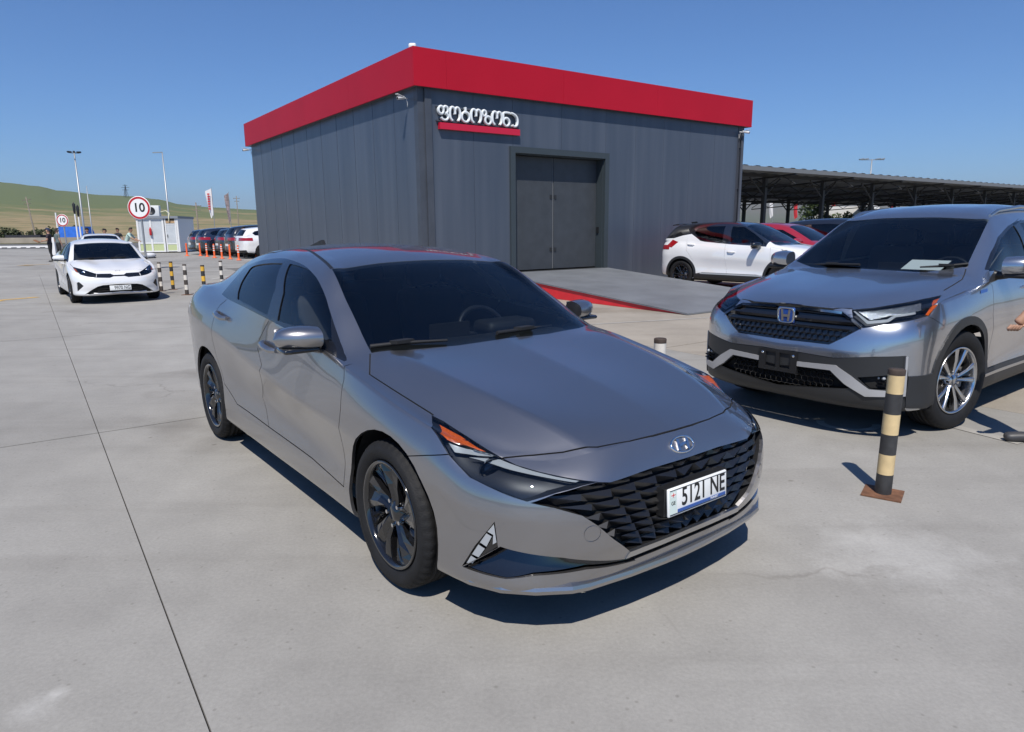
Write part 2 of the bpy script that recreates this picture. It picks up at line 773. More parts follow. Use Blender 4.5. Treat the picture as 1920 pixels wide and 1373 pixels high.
# ---------------------------------------------------------------- shared car parts
M_TYRE = mat('tyre_rubber', (.012, .012, .013), .7, spec=.3, bump=(140, .25), noise=(9, .25))
M_BLACKGLOSS = mat('gloss_black', (.008, .008, .009), .12, coat=1.0)
M_BLACKPL = mat('black_plastic', (.012, .012, .013), .45, bump=(300, .1))
M_GREYPL = mat('dark_grey_plastic', (.022, .023, .025), .5, bump=(300, .1))
M_DARK = mat('dark_liner', (.008, .008, .008), .9)
M_CHROME = mat('chrome', (.75, .75, .76), .07, 1.0)
M_SATIN = mat('satin_silver', (.55, .55, .56), .28, 1.0)
M_ALLOY = mat('alloy_silver', (.62, .62, .63), .22, 1.0)
M_ALLOYDK = mat('alloy_dark', (.10, .10, .105), .3, .8)
M_DISC = mat('brake_disc', (.35, .34, .33), .35, 1.0)
M_CALIPER = mat('caliper', (.25, .24, .23), .5, .6)
M_SEAT = mat('seat_fabric_dark', (.03, .03, .033), .85, bump=(200, .2))
M_SEATL = mat('seat_leather_light', (.34, .32, .29), .6)
M_SEATR = mat('seat_leather_red', (.4, .03, .03), .5)
M_DASH = mat('dashboard_black', (.010, .010, .011), .6, bump=(250, .15))
M_LINER = mat('headliner_grey', (.42, .42, .41), .9)
M_LINERDK = mat('headliner_dark', (.05, .05, .055), .9)
M_WS = glass('windshield_glass', (.60, .67, .72), ior=1.66)
M_SIDEGL = glass('side_glass', (.74, .80, .82), ior=1.7)
M_PRIVGL = glass('privacy_glass', (.12, .15, .17), ior=1.8)
M_LENS = glass('clear_lens', (.82, .86, .90), ior=1.6)
M_REDLENS = mat('red_lens', (.30, .008, .012), .1, coat=1.0)
M_AMBER = mat('amber_reflector', (.62, .10, .008), .25, coat=1.0, noise=(120, .25))
M_WHITELED = mat('white_light_guide', (.36, .38, .40), .3, coat=.5)
M_LAMPIN = mat('lamp_bucket', (.004, .006, .012), .45)
M_TRIM = mat('window_trim_black', (.008, .008, .009), .22, coat=.5)
M_LEDBANK = mat('lamp_facets', (.55, .58, .62), .22, .9, bump=(90, .8))
M_REFL = mat('lamp_reflector', (.7, .72, .75), .12, 1.0)
M_PLATE = mat('number_plate_white', (.78, .79, .78), .35, coat=.3)
M_INK = mat('black_ink', (.012, .012, .013), .5)
M_BLUE = mat('plate_blue', (.03, .09, .32), .4)
M_PLGREEN = mat('plate_pale_green', (.62, .72, .68), .4)
M_REDINK = mat('red_ink', (.6, .03, .03), .5)
M_RUBBER = mat('wiper_rubber', (.012, .012, .013), .6)
M_WHITEPAPER = mat('white_paper', (.8, .82, .8), .8)


def wheel_mesh(Rt, Rr, wd, style, rim_mat, n=96):
    """meshes of one wheel, axle along y, outer face towards -y, at the origin"""
    out = {}
    h = wd / 2
    t = MB()
    prof = [(Rr - .012, h * .62), (Rr + .004, h * .80), (Rr + .02, h * .93), (Rr + (Rt - Rr) * .45, h), (Rr + (Rt - Rr) * .72, h * .985), (Rt - .022, h * .93), (Rt - .008, h * .84), (Rt - .002, h * .72)]
    tread = []
    for g in (.45, .12, -.12, -.45):
        tread += [(Rt, h * (g + .07)), (Rt - .008, h * (g + .05)), (Rt - .008, h * (g - .05)), (Rt, h * (g - .07))]
    full = prof + tread + [(r, -q) for r, q in reversed(prof)]
    rows = []
    for i, (r, q) in enumerate(full):
        ring = []
        for k in range(n * 2):
            a = math.pi * k / n
            rr = r
            if Rt - .012 < r < Rt - .0005 and abs(q) > h * .6 and k % 4 == 0:
                rr = r - .005
            ring.append((rr * math.cos(a), -q, rr * math.sin(a)))
        rows.append(ring)
    t.grid(rows, True, close=True)
    # raised letters ring on the sidewall
    out['tyre'] = (t, [M_TYRE])
    # barrel + disc
    b = MB()
    b.lathe([(Rr - .004, -h * .80), (Rr - .010, -h * .7), (Rr - .03, -h * .2), (Rr - .035, h * .6), (Rr - .01, h * .8)], 48, m=0)
    b.lathe([(.0, -h * .05), (Rr * .70, -h * .05), (Rr * .70, h * .05), (0, h * .05)], 48, m=1)
    b.lathe([(0, h * .3), (Rr - .034, h * .3)], 48, m=2)
    b.obox((Rr * .55, -h * .1, Rr * .1), (.03, 0, 0), (0, .035, 0), (0, 0, .075), m=3)
    out['hub'] = (b, [M_ALLOYDK if style != 'steel' else M_BLACKPL, M_DISC, M_DARK, M_CALIPER])
    # rim: lip + spokes
    r = MB()
    yo = -h * .86
    r.lathe([(Rr + .003, -h * .70), (Rr + .004, yo - .002), (Rr - .001, yo - .007), (Rr - .010, yo - .003), (Rr - .016, yo + .012), (Rr - .018, yo + .04)], 64, m=0)

    def spoke(a0, wprof, depth, twist=0.0, ridge=.012, m=0):
        rows_ = []
        for (rad, half_a, yy) in wprof:
            ac = a0 + twist * (rad / Rr)
            pts = []
            for (fa, dy) in ((-1, depth), (-1, .004), (-.55, -.004), (0, ridge), (.55, -.004), (1, .004), (1, depth)):
                a = ac + fa * half_a
                pts.append((rad * math.cos(a), yy + dy, rad * math.sin(a)))
            rows_.append(pts)
        r.grid(rows_, False, m=m)
        r.add(rows_[-1], [tuple(range(7))], False, m)
    hub_y = yo + .028
    if style == 'pin':
        for k in range(5):
            a = R(90 + 72 * k)
            spoke(a, [(.045, R(34), hub_y), (.085, R(23), hub_y - .004), (.13, R(20), hub_y - .012), (Rr * .8, R(22.5), yo + .012), (Rr - .008, R(24), yo + .012)], .045, R(16), .014)
            spoke(a + R(37), [(Rr * .50, R(3), yo + .04), (Rr * .7, R(5), yo + .034), (Rr - .01, R(8), yo + .026)], .02, R(16), .004)
    elif style == 'double':
        for k in range(5):
            a = R(90 + 72 * k)
            for s in (-1, 1):
                spoke(a + s * R(11), [(.05, R(11), hub_y), (.09, R(7), hub_y - .006), (.15, R(4.8), hub_y - .016), (Rr - .008, R(5.2), yo + .006)], .04, s * R(4), -.002, m=0)
            spoke(a, [(.06, R(9), hub_y + .02), (Rr * .75, R(7), yo + .04), (Rr - .01, R(8), yo + .03)], .02, 0, .0, m=1)
    elif style == 'multi':
        for k in range(10):
            a = R(90 + 36 * k + (6 if k % 2 else -6))
            spoke(a, [(.045, R(16), hub_y), (.09, R(8), hub_y - .006), (.15, R(5), hub_y - .014), (Rr - .008, R(5.5), yo + .008)], .035, 0, -.002)
    r.lathe([(0, hub_y - .012), (.030, hub_y - .012), (.034, hub_y - .006), (.05, hub_y - .002), (.062, hub_y + .012), (.066, hub_y + .04)], 32, m=0)
    out['rim'] = (r, [rim_mat, M_ALLOYDK])
    nt = MB()
    nt.cyl((0, .012, 0), (0, -.012, 0), .0105, .009, 8)
    out['nuts'] = (nt, [M_CHROME])
    out['hub_y'] = hub_y
    return out


WHEELS = {}


def add_wheels(car, key, axles, yface, Rt, Rr, wd, style, rim_mat, steer=0.0, logo=None, nuts=False):
    if key not in WHEELS:
        d = wheel_mesh(Rt, Rr, wd, style, rim_mat)
        objs = {}
        hub_y = d.pop('hub_y')
        for nm, (mb, mats_) in d.items():
            o = mb.build({'hub': 'wheel', 'nuts': 'lug_nut'}.get(nm, nm), mats_)
            objs[nm] = o.data
            bpy.data.objects.remove(o)
        objs['hub_y'] = hub_y
        WHEELS[key] = objs
    ms = WHEELS[key]
    for i, ax in enumerate(axles):
        for s in (-1, 1):
            kk = 0
            o = bpy.data.objects.new('wheel', ms['hub'])
            col.objects.link(o)
            o.parent = car
            o.location = (ax, s * (yface - wd / 2), Rt)
            o.rotation_euler = (0, R(17 * i + 9), (0 if s < 0 else math.pi) + (steer if i == 0 else 0))
            for nm in ('tyre', 'rim') + ('nuts',) * (5 if nuts else 0):
                c = bpy.data.objects.new({'nuts': 'lug_nut'}.get(nm, nm), ms[nm])
                col.objects.link(c)
                c.parent = o
                if nm == 'nuts':
                    kk += 1
                    a = R(54 + 72 * kk)
                    c.location = (.056 * math.cos(a), ms['hub_y'], .056 * math.sin(a))
            if logo:
                c = bpy.data.objects.new('hub_cap', logo)
                col.objects.link(c)
                c.parent = o


def box_rounded(bmv, cx, cy, cz, sx, sy, sz, bev=.03, seg=3, fn=None):
    """rounded box appended to MB bmv; fn deforms each vertex"""
    b = bmesh.new()
    bmesh.ops.create_cube(b, size=1.0)
    for v in b.verts:
        v.co = Vector((v.co.x * sx, v.co.y * sy, v.co.z * sz))
    bmesh.ops.bevel(b, geom=b.edges[:], offset=min(bev, .49 * min(sx, sy, sz)), segments=seg, profile=.5, affect='EDGES')
    vs = []
    for v in b.verts:
        p = v.co.copy()
        if fn:
            p = Vector(fn(p))
        vs.append(p + Vector((cx, cy, cz)))
    b.verts.index_update()
    bmv.add(vs, [tuple(v.index for v in f.verts) for f in b.faces], True)
    b.free()


def seat(car, x, y, z0, m, w=.50, name='seat'):
    s = MB()
    box_rounded(s, x + .02, y, z0 + .07, .52, w, .16, .06)
    box_rounded(s, x - .30, y, z0 + .40, .15, w, .62, .06, fn=lambda p: (p.x - .28 * (p.z), p.y * (1 - .12 * max(0, p.z)), p.z))
    box_rounded(s, x - .45, y, z0 + .80, .10, .26, .17, .04)
    s.cyl((x - .44, y - .06, z0 + .66), (x - .45, y - .06, z0 + .78), .008, n=6)
    s.cyl((x - .44, y + .06, z0 + .66), (x - .45, y + .06, z0 + .78), .008, n=6)
    return s.build(name, m, car)


def steering_wheel(car, x, y, z, tilt=R(25)):
    s = MB()
    rows = []
    for k in range(28):
        a = 2 * math.pi * k / 28
        rg = []
        for j in range(8):
            b = 2 * math.pi * j / 8
            rr = .178 + .016 * math.cos(b)
            p = Vector((.016 * math.sin(b), rr * math.cos(a), rr * math.sin(a)))
            p = Matrix.Rotation(-tilt, 3, 'Y') @ p
            rg.append((x + p.x, y + p.y, z + p.z))
        rows.append(rg)
    rows.append(rows[0])
    s.grid(rows, True, close=True)
    ct = Vector((x, y, z))
    tl = Matrix.Rotation(-tilt, 3, 'Y')
    s.obox(ct, tl @ Vector((.02, 0, 0)), (0, .075, 0), tl @ Vector((0, 0, .055)))
    for d in ((0, .17, .02), (0, -.17, .02), (0, 0, -.17)):
        s.cyl(ct, ct + tl @ Vector(d), .018, .012, 6)
    return s.build('steering_wheel', M_BLACKPL, car)


def plate(car, c, w, h, nrm_pitch, text, yaw=0.0, blue=True, name='number_plate'):
    """front plate facing +x at c"""
    e = MB()
    box_rounded(e, 0, 0, 0, .012, w, h, .012, 2)
    mtx = Matrix.Translation(Vector(c)) @ Matrix.Rotation(yaw, 4, 'Z') @ Matrix.Rotation(-nrm_pitch, 4, 'Y')
    o = e.build(name, M_PLATE, car)
    o.matrix_local = mtx
    fr = MB()
    x = .0072
    for (a, b, c_, d) in ((-w / 2 + .008, w / 2 - .008, h / 2 - .010, h / 2 - .0075), (-w / 2 + .008, w / 2 - .008, -h / 2 + .0075, -h / 2 + .010)):
        fr.box(.006, x, a, b, c_, d)
    fr.build('plate_border', M_INK, o)
    face = Matrix(((0, 0, 1, .0065), (1, 0, 0, 0), (0, 1, 0, 0), (0, 0, 0, 1)))
    t = text_obj('plate_characters', text, h * (.88 if blue else .95), M_INK, o, extrude=.0008, offset=.0012)
    bb = [Vector(v) for v in t.bound_box]
    tw, th = max(v.x for v in bb) - min(v.x for v in bb), max(v.y for v in bb) - min(v.y for v in bb)
    sx = (w * .74) / tw
    sy = (h * .66) / th
    t.matrix_local = face @ Matrix.Translation(Vector((w * .085, h * (.07 if blue else .0), 0))) @ Matrix.Diagonal((sx, sy, 1, 1))
    if blue:
        b = MB()
        b.box(.0062, .0078, -w / 2 + .052, w / 2 - .012, -h / 2 + .012, -h / 2 + .024)
        b.build('blue_stripe', M_BLUE, o)
        t2 = text_obj('stripe_lettering', 'TRANSIT', .013, M_PLATE, o, extrude=.0004)
        t2.matrix_local = Matrix(((0, 0, 1, .0085), (1, 0, 0, w * .26), (0, 1, 0, -h / 2 + .018), (0, 0, 0, 1)))
        b = MB()
        b.box(.0062, .0078, -w / 2 + .006, -w / 2 + .046, -h / 2 + .012, h / 2 - .012)
        b.build('country_band', M_PLGREEN, o)
        b = MB()
        b.box(.0078, .0086, -w / 2 + .014, -w / 2 + .038, h / 2 - .034, h / 2 - .018, 0)
        b.box(.0086, .0092, -w / 2 + .014, -w / 2 + .038, h / 2 - .0275, h / 2 - .0245, 1)
        b.box(.0086, .0092, -w / 2 + .0245, -w / 2 + .0275, h / 2 - .034, h / 2 - .018, 1)
        b.build('flag', [M_PLATE, M_REDINK], o)
        t3 = text_obj('country_code', 'GE', .02, M_INK, o, extrude=.0004)
        t3.matrix_local = Matrix(((0, 0, 1, .0085), (1, 0, 0, -w / 2 + .026), (0, 1, 0, -.002), (0, 0, 0, 1)))
    return o


def mirror_part(car, c, sgn, size, body_mat, name='side_mirror', lower=None, lean=.0):
    """door mirror: c = centre of housing, sgn = side; size (depth x, width y, height z)"""
    sx, sy, sz = size
    s = MB()
    rows = []
    n = 18
    for k in range(13):
        t = k / 12                               # 0 inner .. 1 outer tip
        e = math.sqrt(max(0.0, 1 - max(0, (t - .35) / .65) ** 2.2))
        hz = sz * .5 * (.94 + .06 * min(1, t / .2)) * max(.04, e ** .8)
        df = sx * (.62 - .18 * t) * max(.05, e)
        db = sx * .38 * max(.08, e ** .6)
        y = c[1] + sgn * (-.5 + t) * sy
        xo = c[0] - .035 * t * t
        zo = c[2] + .010 * t - .012 * t * t
        ring = []
        for q in range(n):
            a = 2 * math.pi * q / n
            ca, sa = math.cos(a), math.sin(a)
            ex = .75
            u, v = math.copysign(abs(ca) ** ex, ca), math.copysign(abs(sa) ** ex, sa)
            ring.append((xo + (u * df if u > 0 else u * db), y, zo + v * hz * (1 - .18 * max(0, u))))
        rows.append(ring if sgn < 0 else ring[::-1])
    s.grid(rows, True, close=True)
    s.add(rows[0], [tuple(range(n))], False)
    s.add(rows[-1], [tuple(reversed(range(n)))], False)
    o = s.build(name, body_mat, car)
    g = MB()
    g.obox((c[0] - sx * .46, c[1], c[2] + .004), (.002, 0, 0), (0, sy * .40, 0), (0, 0, sz * .36))
    g.build('mirror_glass', M_CHROME, o)
    lo = MB()
    box_rounded(lo, c[0] - .005, c[1] - sgn * .01, c[2] - sz * .46, sx * .8, sy * .92, sz * .22, .02, 2)
    y0 = c[1] - sgn * sy * .45
    lo.tube([(c[0] - .01, y0, c[2] - sz * .42), (c[0] - .005, y0 - sgn * .05, c[2] - sz * .48), (c[0] + .02, y0 - sgn * .11, c[2] - sz * .42)], [.03, .032, .04], 8)
    lo.build('mirror_foot', lower or M_BLACKGLOSS, o)
    return o


def wiper(car, pts, name='wiper'):
    w = MB()
    w.tube(pts, [.011] + [.010] * (len(pts) - 2) + [.006], 6)
    mid = Vector(pts[len(pts) // 2])
    w.obox(mid + Vector((0, 0, .008)), (.02, .01, 0), (-.006, .05, 0), (0, 0, .008))
    return w.build(name, M_RUBBER, car)
# ---------------------------------------------------------------- sedan shell (front axle at x = 0, nose towards +x)
SED_COLS = [(.885, 0), (.88, .22), (.86, .44), (.79, .61), (.675, .745), (.51, .83),
            (.36, .868), (.2, .888), (0, .90), (-.2, .905), (-.36, .905), (-.6, .90), (-.95, .898), (-1.4, .898), (-1.9, .90), (-2.36, .905), (-2.55, .91), (-2.72, .912), (-2.9, .91), (-3.08, .90), (-3.3, .868),
            (-3.5, .80), (-3.61, .70), (-3.68, .55), (-3.715, .40), (-3.735, .2), (-3.74, 0)]
# columns: 5 corner, 6..20 side, 21 rear corner, 26 rear centre
SED_ROWS = [
    dict(z={0: .70, 1: .697, 2: .685, 3: .668, 4: .672, 5: .692, 6: .727, 7: .762, 8: .80, 9: .838, 10: .868, 11: .900, 12: .936, 13: .982, 14: 1.028, 15: 1.057, 16: 1.066, 17: 1.071, 18: 1.075, 19: 1.077, 20: 1.075, 21: 1.07, 23: 1.072, 26: 1.08},
         dx={0: -.12, 1: -.123, 2: -.125, 3: -.12, 4: -.105, 5: -.08, 6: 0, 20: 0, 21: .03, 22: .05, 23: .075, 24: .08, 26: .09},
         dy={0: 0, 1: .02, 2: .04, 3: .05, 4: .07, 5: .075, 6: .066, 7: .058, 8: .055, 10: .055, 11: .06, 13: .063, 14: .075, 15: .10, 16: .118, 17: .135, 18: .145, 19: .14, 20: .13, 21: .11, 22: .12, 23: .10, 24: .09, 25: .05, 26: 0}),
    dict(z={0: .603, 2: .597, 3: .595, 4: .60, 5: .612, 6: .655, 7: .69, 8: .725, 9: .757, 10: .782, 11: .812, 12: .85, 13: .895, 14: .94, 15: .97, 17: .985, 20: .99, 26: .985},
         dx={0: -.047, 1: -.047, 2: -.038, 3: -.03, 4: -.02, 5: -.01, 6: 0, 20: 0, 21: .01, 23: .02, 26: .03},
         dy={0: 0, 2: .004, 3: .01, 4: .02, 5: .025, 6: .022, 8: .018, 10: .026, 12: .044, 13: .048, 14: .05, 15: .052, 17: .052, 20: .045, 21: .04, 23: .03, 25: .01, 26: 0}),
    dict(z={0: .47, 3: .475, 5: .51, 6: .545, 8: .585, 10: .60, 12: .63, 13: .675, 14: .735, 15: .80, 17: .845, 19: .87, 20: .88, 26: .88}),
    dict(z={0: .37, 4: .375, 5: .39, 6: .41, 10: .44, 12: .46, 14: .50, 15: .56, 17: .60, 20: .62, 26: .62},
         dx={0: 0, 3: -.004, 5: 0, 26: 0}, dy={5: 0, 6: .006, 8: .004, 10: .022, 12: .042, 14: .044, 15: .022, 17: .006, 20: .01, 21: .01, 26: 0}),
    dict(z={0: .293, 4: .29, 5: .295, 6: .30, 10: .285, 15: .30, 19: .38, 21: .42, 26: .42},
         dx={0: -.03, 2: -.028, 3: -.02, 4: -.005, 5: 0, 20: 0, 21: .02, 26: .03}, dy={5: .0, 6: .004, 10: .012, 15: .01, 17: .01, 20: .02, 26: 0}),
    dict(z={0: .232, 3: .222, 5: .217, 6: .205, 10: .192, 13: .195, 15: .205, 19: .26, 21: .28, 26: .29},
         dx={0: -.045, 2: -.045, 3: -.02, 4: .0, 5: .01, 6: 0, 20: 0, 21: .05, 26: .08}, dy={4: .0, 5: .0, 6: .012, 10: .028, 15: .024, 20: .04, 26: 0}),
    dict(z={0: .195, 3: .185, 5: .182, 6: .175, 10: .165, 15: .175, 21: .25, 26: .26},
         dx={0: -.13, 3: -.10, 5: -.06, 6: 0, 20: 0, 21: .10, 26: .14}, dy={0: 0, 3: .02, 5: .07, 6: .12, 20: .14, 21: .1, 25: .02, 26: 0}),
]
SED_LINES = [
    [(.765, 0, .70), (.6, 0, .757), (.35, 0, .815), (0, 0, .875), (-.25, 0, .917), (-.37, 0, .94), (-.43, 0, .965), (-.6, 0, 1.052), (-.9, 0, 1.197), (-1.178, 0, 1.311), (-1.4, 0, 1.362), (-1.7, 0, 1.394), (-2.0, 0, 1.401), (-2.3, 0, 1.39), (-2.6, 0, 1.354), (-2.78, 0, 1.318), (-3.0, 0, 1.225), (-3.22, 0, 1.125), (-3.34, 0, 1.09), (-3.5, 0, 1.083), (-3.65, 0, 1.08)],
    [(.757, .2, .697), (.6, .22, .752), (.35, .25, .807), (0, .28, .865), (-.25, .30, .907), (-.38, .31, .934), (-.44, .31, .958), (-.6, .30, 1.042), (-.9, .285, 1.19), (-1.175, .27, 1.305), (-1.4, .25, 1.353), (-1.7, .24, 1.385), (-2.0, .235, 1.392), (-2.3, .235, 1.381), (-2.6, .235, 1.347), (-2.78, .24, 1.31), (-3.0, .24, 1.22), (-3.22, .25, 1.122), (-3.34, .27, 1.089), (-3.5, .25, 1.082), (-3.645, .15, 1.078)],
    [(.735, .41, .685), (.55, .475, .763), (.35, .53, .815), (0, .59, .879), (-.25, .62, .914), (-.40, .63, .926), (-.46, .59, .948), (-.7, .565, 1.067), (-1.0, .53, 1.215), (-1.165, .505, 1.287), (-1.4, .47, 1.334), (-1.7, .45, 1.364), (-2.0, .44, 1.372), (-2.3, .435, 1.362), (-2.6, .435, 1.327), (-2.78, .44, 1.29), (-3.0, .45, 1.205), (-3.22, .46, 1.115), (-3.35, .48, 1.087), (-3.5, .42, 1.08), (-3.63, .31, 1.075)],
    [(.67, .56, .668), (.52, .625, .715), (.35, .675, .757), (.1, .71, .815), (-.2, .722, .872), (-.40, .715, .909), (-.47, .703, .93), (-.8, .642, 1.105), (-1.153, .58, 1.285), (-1.4, .553, 1.325), (-1.8, .535, 1.35), (-2.2, .528, 1.346), (-2.5, .528, 1.318), (-2.78, .54, 1.262), (-3.0, .565, 1.182), (-3.22, .595, 1.103), (-3.36, .60, 1.082), (-3.6, .45, 1.072)],
    [(.57, .675, .672), (.42, .725, .712), (.2, .778, .764), (0, .793, .802), (-.3, .797, .86), (-.5, .785, .905), (-.8, .728, 1.065), (-1.153, .648, 1.245), (-1.4, .62, 1.292), (-1.8, .602, 1.317), (-2.2, .60, 1.306), (-2.5, .61, 1.262), (-2.78, .635, 1.19), (-3.0, .665, 1.122), (-3.25, .69, 1.083), (-3.56, .58, 1.071)],
]


def smooth_px(p, n=4):
    out = []
    for i in range(len(p) - 1):
        p0, p1, p2, p3 = p[max(i - 1, 0)], p[i], p[i + 1], p[min(i + 2, len(p) - 1)]
        for k in range(n):
            t = k / n
            out.append(tuple(.5 * (2 * p1[c] + (p2[c] - p0[c]) * t + (2 * p0[c] - 5 * p1[c] + 4 * p2[c] - p3[c]) * t * t + (3 * p1[c] - p0[c] - 3 * p2[c] + p3[c]) * t ** 3) for c in range(len(p1))))
    return out + [p[-1]]


def lerp_path(pts, n):
    out = []
    for a, b in zip(pts[:-1], pts[1:]):
        for k in range(n):
            t = k / n
            out.append(tuple(a[i] + (b[i] - a[i]) * t for i in range(len(a))))
    out.append(pts[-1])
    return out


def interior(car, xs, zs, hw, seat_m, liner_m, steer_y=.36, rear=True):
    """dashboard, floor tub, seats, wheel. xs = (cowl, dash end, front seat, rear seat), zs=(dash z, seat z)"""
    d = MB()
    zc = zs[0]
    prof = [(xs[0] + .06, zc - .03), (xs[0] - .10, zc + .005), (xs[1] + .12, zc + .0), (xs[1], zc - .05), (xs[1] - .02, zc - .18), (xs[1] + .14, zc - .42)]
    rows = []
    for x, z in prof:
        rows.append([(x - .10 * abs(t) ** 2, t * hw, z - .012 * abs(t) ** 3) for t in [k / 8 - 1 for k in range(17)]])
    d.grid(rows, True)
    box_rounded(d, xs[1] + .02, steer_y, zc + .015, .20, .36, .09, .04)
    d.obox((xs[1] - .03, 0, zc - .02), (.012, 0, 0), (0, .13, 0), (0, 0, .08))
    d.build('dashboard', M_DASH, car)
    f = MB()
    f.box(xs[3] - .9, xs[0], -hw, hw, .20, .24)
    f.build('cabin_floor', M_DARK, car)
    for y in (-.37, .37):
        seat(car, xs[2], y, zs[1], seat_m)
    if rear:
        s = MB()
        box_rounded(s, xs[3], 0, zs[1] + .09, .52, 1.3, .16, .06)
        box_rounded(s, xs[3] - .33, 0, zs[1] + .42, .16, 1.3, .58, .06, fn=lambda p: (p.x - .35 * p.z, p.y, p.z))
        for y in (-.4, 0, .4):
            box_rounded(s, xs[3] - .47, y, zs[1] + .76, .09, .25, .14, .04)
        s.build('rear_seat', seat_m, car)
    steering_wheel(car, xs[1] - .20, steer_y, zc - .06)


SED = {}


def hero_car():
    pose = (.177, 3.241, -.917, 1.0)
    car = empty('sedan', (pose[0], pose[1], 0), pose[2])
    tag(car, 'metallic grey four-door sedan with black wheels and a 5121 NE plate', 'car')
    P = paint('paint_grey_metallic', (.30, .292, .296), .93, .35, .01)
    S = Shell(SED_COLS, SED_ROWS, SED_LINES, sharp_rows=(2,), sharp_lines=(2,), du=.028, dv=.028, pose=pose, side=-1)
    pk = S.picks
    # arches
    for ax in (0, -2.72):
        S.cut(circle(ax, .317, .366, 36), 'side', 'arch', pred=lambda c: c.y > .55 and c.z < .8)
    S.kill('arch')
    # windows
    hi = lambda c: c.z > .84
    SED['fg'] = None
    outer = pk(smooth_px([(415.7, 551.7), (438, 525), (461, 500.6), (484, 490), (520, 484.5), (544.5, 487.3), (576.7, 502.5), (601, 534.7), (613, 566), (625, 603), (650, 676)]) + [(646, 678), (600, 651), (533, 615), (504.7, 600), (460, 577), (427, 561)])
    S.cut(outer, 'side', 'window_trim', pred=hi)
    SED['outer'] = [(p.x, p.z) for p in outer]
    S.cut(pk([(519.9, 601), (531, 550)] + smooth_px([(543.6, 495), (567, 500.6), (582, 509), (593.7, 521.4), (604, 541), (612.7, 563), (621, 595)]) + [(622, 640), (600, 634), (550, 611)]), 'side', 'front_glass', pred=hi, keep=SED)
    S.cut(pk([(530.3, 494), (516, 542), (501, 590.5), (470, 574), (445, 561)] + smooth_px([(446, 549), (451.7, 531), (463, 512), (472.5, 500.6), (490, 495.5), (510, 493.5)])), 'side', 'rear_glass', pred=hi, keep=SED)
    wc = S.pick(900, 643)
    tcn = S.pick(785, 489)
    wsb = pk([(697, 662), (760, 657)])
    wst = pk([(622, 505)])
    ws = [(wc.x, 0, 0), (wc.x, -.02, 0), (wc.x - .01, .3, 0)] + [(p.x, p.y, 0) for p in reversed(wsb)] + [(p.x, p.y, 0) for p in pk([(672, 612), (646, 557)])] + [(p.x, p.y, 0) for p in wst] + [(tcn.x, .30, 0), (tcn.x - .005, -.02, 0)]
    ws = [p for p in ws if p is not None]
    S.cut(ws, 'top', 'windshield', pred=lambda c: c.z > .86)
    S.cut([(-2.80, -.02), (-2.81, .30), (-2.86, .47), (-3.2, .55), (-3.27, .3), (-3.28, -.02)], 'top', 'rear_window')
    # lamps, grille, intakes
    low = lambda c: c.x > .05 and c.z < .85
    S.cut(pk([(809.2, 778.5), (832, 790), (873.8, 817), (942.5, 859.2), (967.5, 871.3), (1009.2, 883.8), (1061.3, 895.2), (1121.7, 903.5), (1092.5, 910.8), (1040.4, 925.4), (988.3, 941), (961.3, 932.7), (915.4, 912.9), (880, 895.2), (863.3, 877.5), (840.4, 852.5), (819.6, 817), (810, 792)]), 'diag', 'headlight', pred=low, minfacing=-.3)
    gp = pk([(1121, 904), (1144, 904.5)])
    gc = S.pick(1289, 858)
    gl = pk([(1181, 1034), (1150, 1011), (1120.6, 986), (1092, 967.5), (1040, 953), (994, 943.5), (1040, 926.5), (1092, 912)])
    gz = gl[0].z
    S.cut([(p.y, p.z) for p in gp] + [(.2, gc.z), (-.02, gc.z), (-.02, gz + .004)] + [(p.y, p.z) for p in gl], 'front', 'grille', pred=low)
    gx = gl[0].y
    S.cut([(-.02, gz + .004), (gx, gz), (gx + .012, gz - .028), (-.02, gz - .024)], 'front', 'grille_trim', pred=low)
    S.cut([(-.02, gz - .024), (gx + .012, gz - .028), (gx + .02, gz - .05), (-.02, gz - .047)], 'front', 'lower_slot', pred=low)
    S.cut(pk([(938, 1025), (957, 1031), (1057, 1046), (1188, 1046), (1192, 1051), (1100, 1068), (1000, 1080), (948, 1086), (900, 1075), (867, 1063)]), 'diag', 'bumper_insert', pred=low)
    S.cut(pk([(866, 1062), (890, 1024), (927.5, 978), (934, 1027)]), 'diag', 'corner_lamp', pred=low)
    # lamp details live on the second layer
    S.cut(pk([(824, 795), (863.3, 816), (911, 846.3), (880, 840), (838, 824.4)]), 'diag', 'amber', 1, low, -.3)
    S.cut(pk([(840.4, 830), (873.8, 840.5), (929, 855.6), (896.7, 853.5), (852, 847.3)]), 'diag', 'guide_a', 1, low, -.3)
    S.cut(pk([(879, 856.7), (938, 860.5), (980, 876.4), (1030, 890), (1086.3, 901), (1080, 904), (1019.6, 893.5), (967.5, 882.5), (925.8, 869.8)]), 'diag', 'guide_b', 1, low, -.3)
    for i, q in enumerate((((874, 1056), (882, 1043), (892, 1049), (885, 1057)), ((884, 1040), (896, 1022), (908, 1030), (896, 1046)), ((899, 1018), (911, 1001), (921, 1007), (911, 1026)), ((913, 998), (925, 984), (930, 1018), (923, 1022), (924, 1004)))):
        S.cut(pk(q), 'diag', 'led_%d' % i, 1, low)
    tc_ = S.pick(1111, 1001)
    S.strip(circle(tc_.y, tc_.z, .030, 20), 'front', .0028, 'tow_ring', pred=low, closed=True)
    # shut lines
    hood = pk([(694, 664), (693, 702), (722, 721), (750, 739), (785, 761), (812, 778)])
    S.strip(hood, 'top', .006, pred=lambda c: c.z > .6)
    fr = pk([(942, 859.5), (1000, 853.8), (1055, 848.3), (1120, 838.5), (1180, 827.5), (1225, 817)]) + [S.pick(1265, 806)]
    fr[-1].y = -.01
    S.strip(fr, 'top', .006, pred=lambda c: c.z > .6)
    S.strip(pk([(757, 855.5), (800, 854), (842, 852)]), 'side', .004)
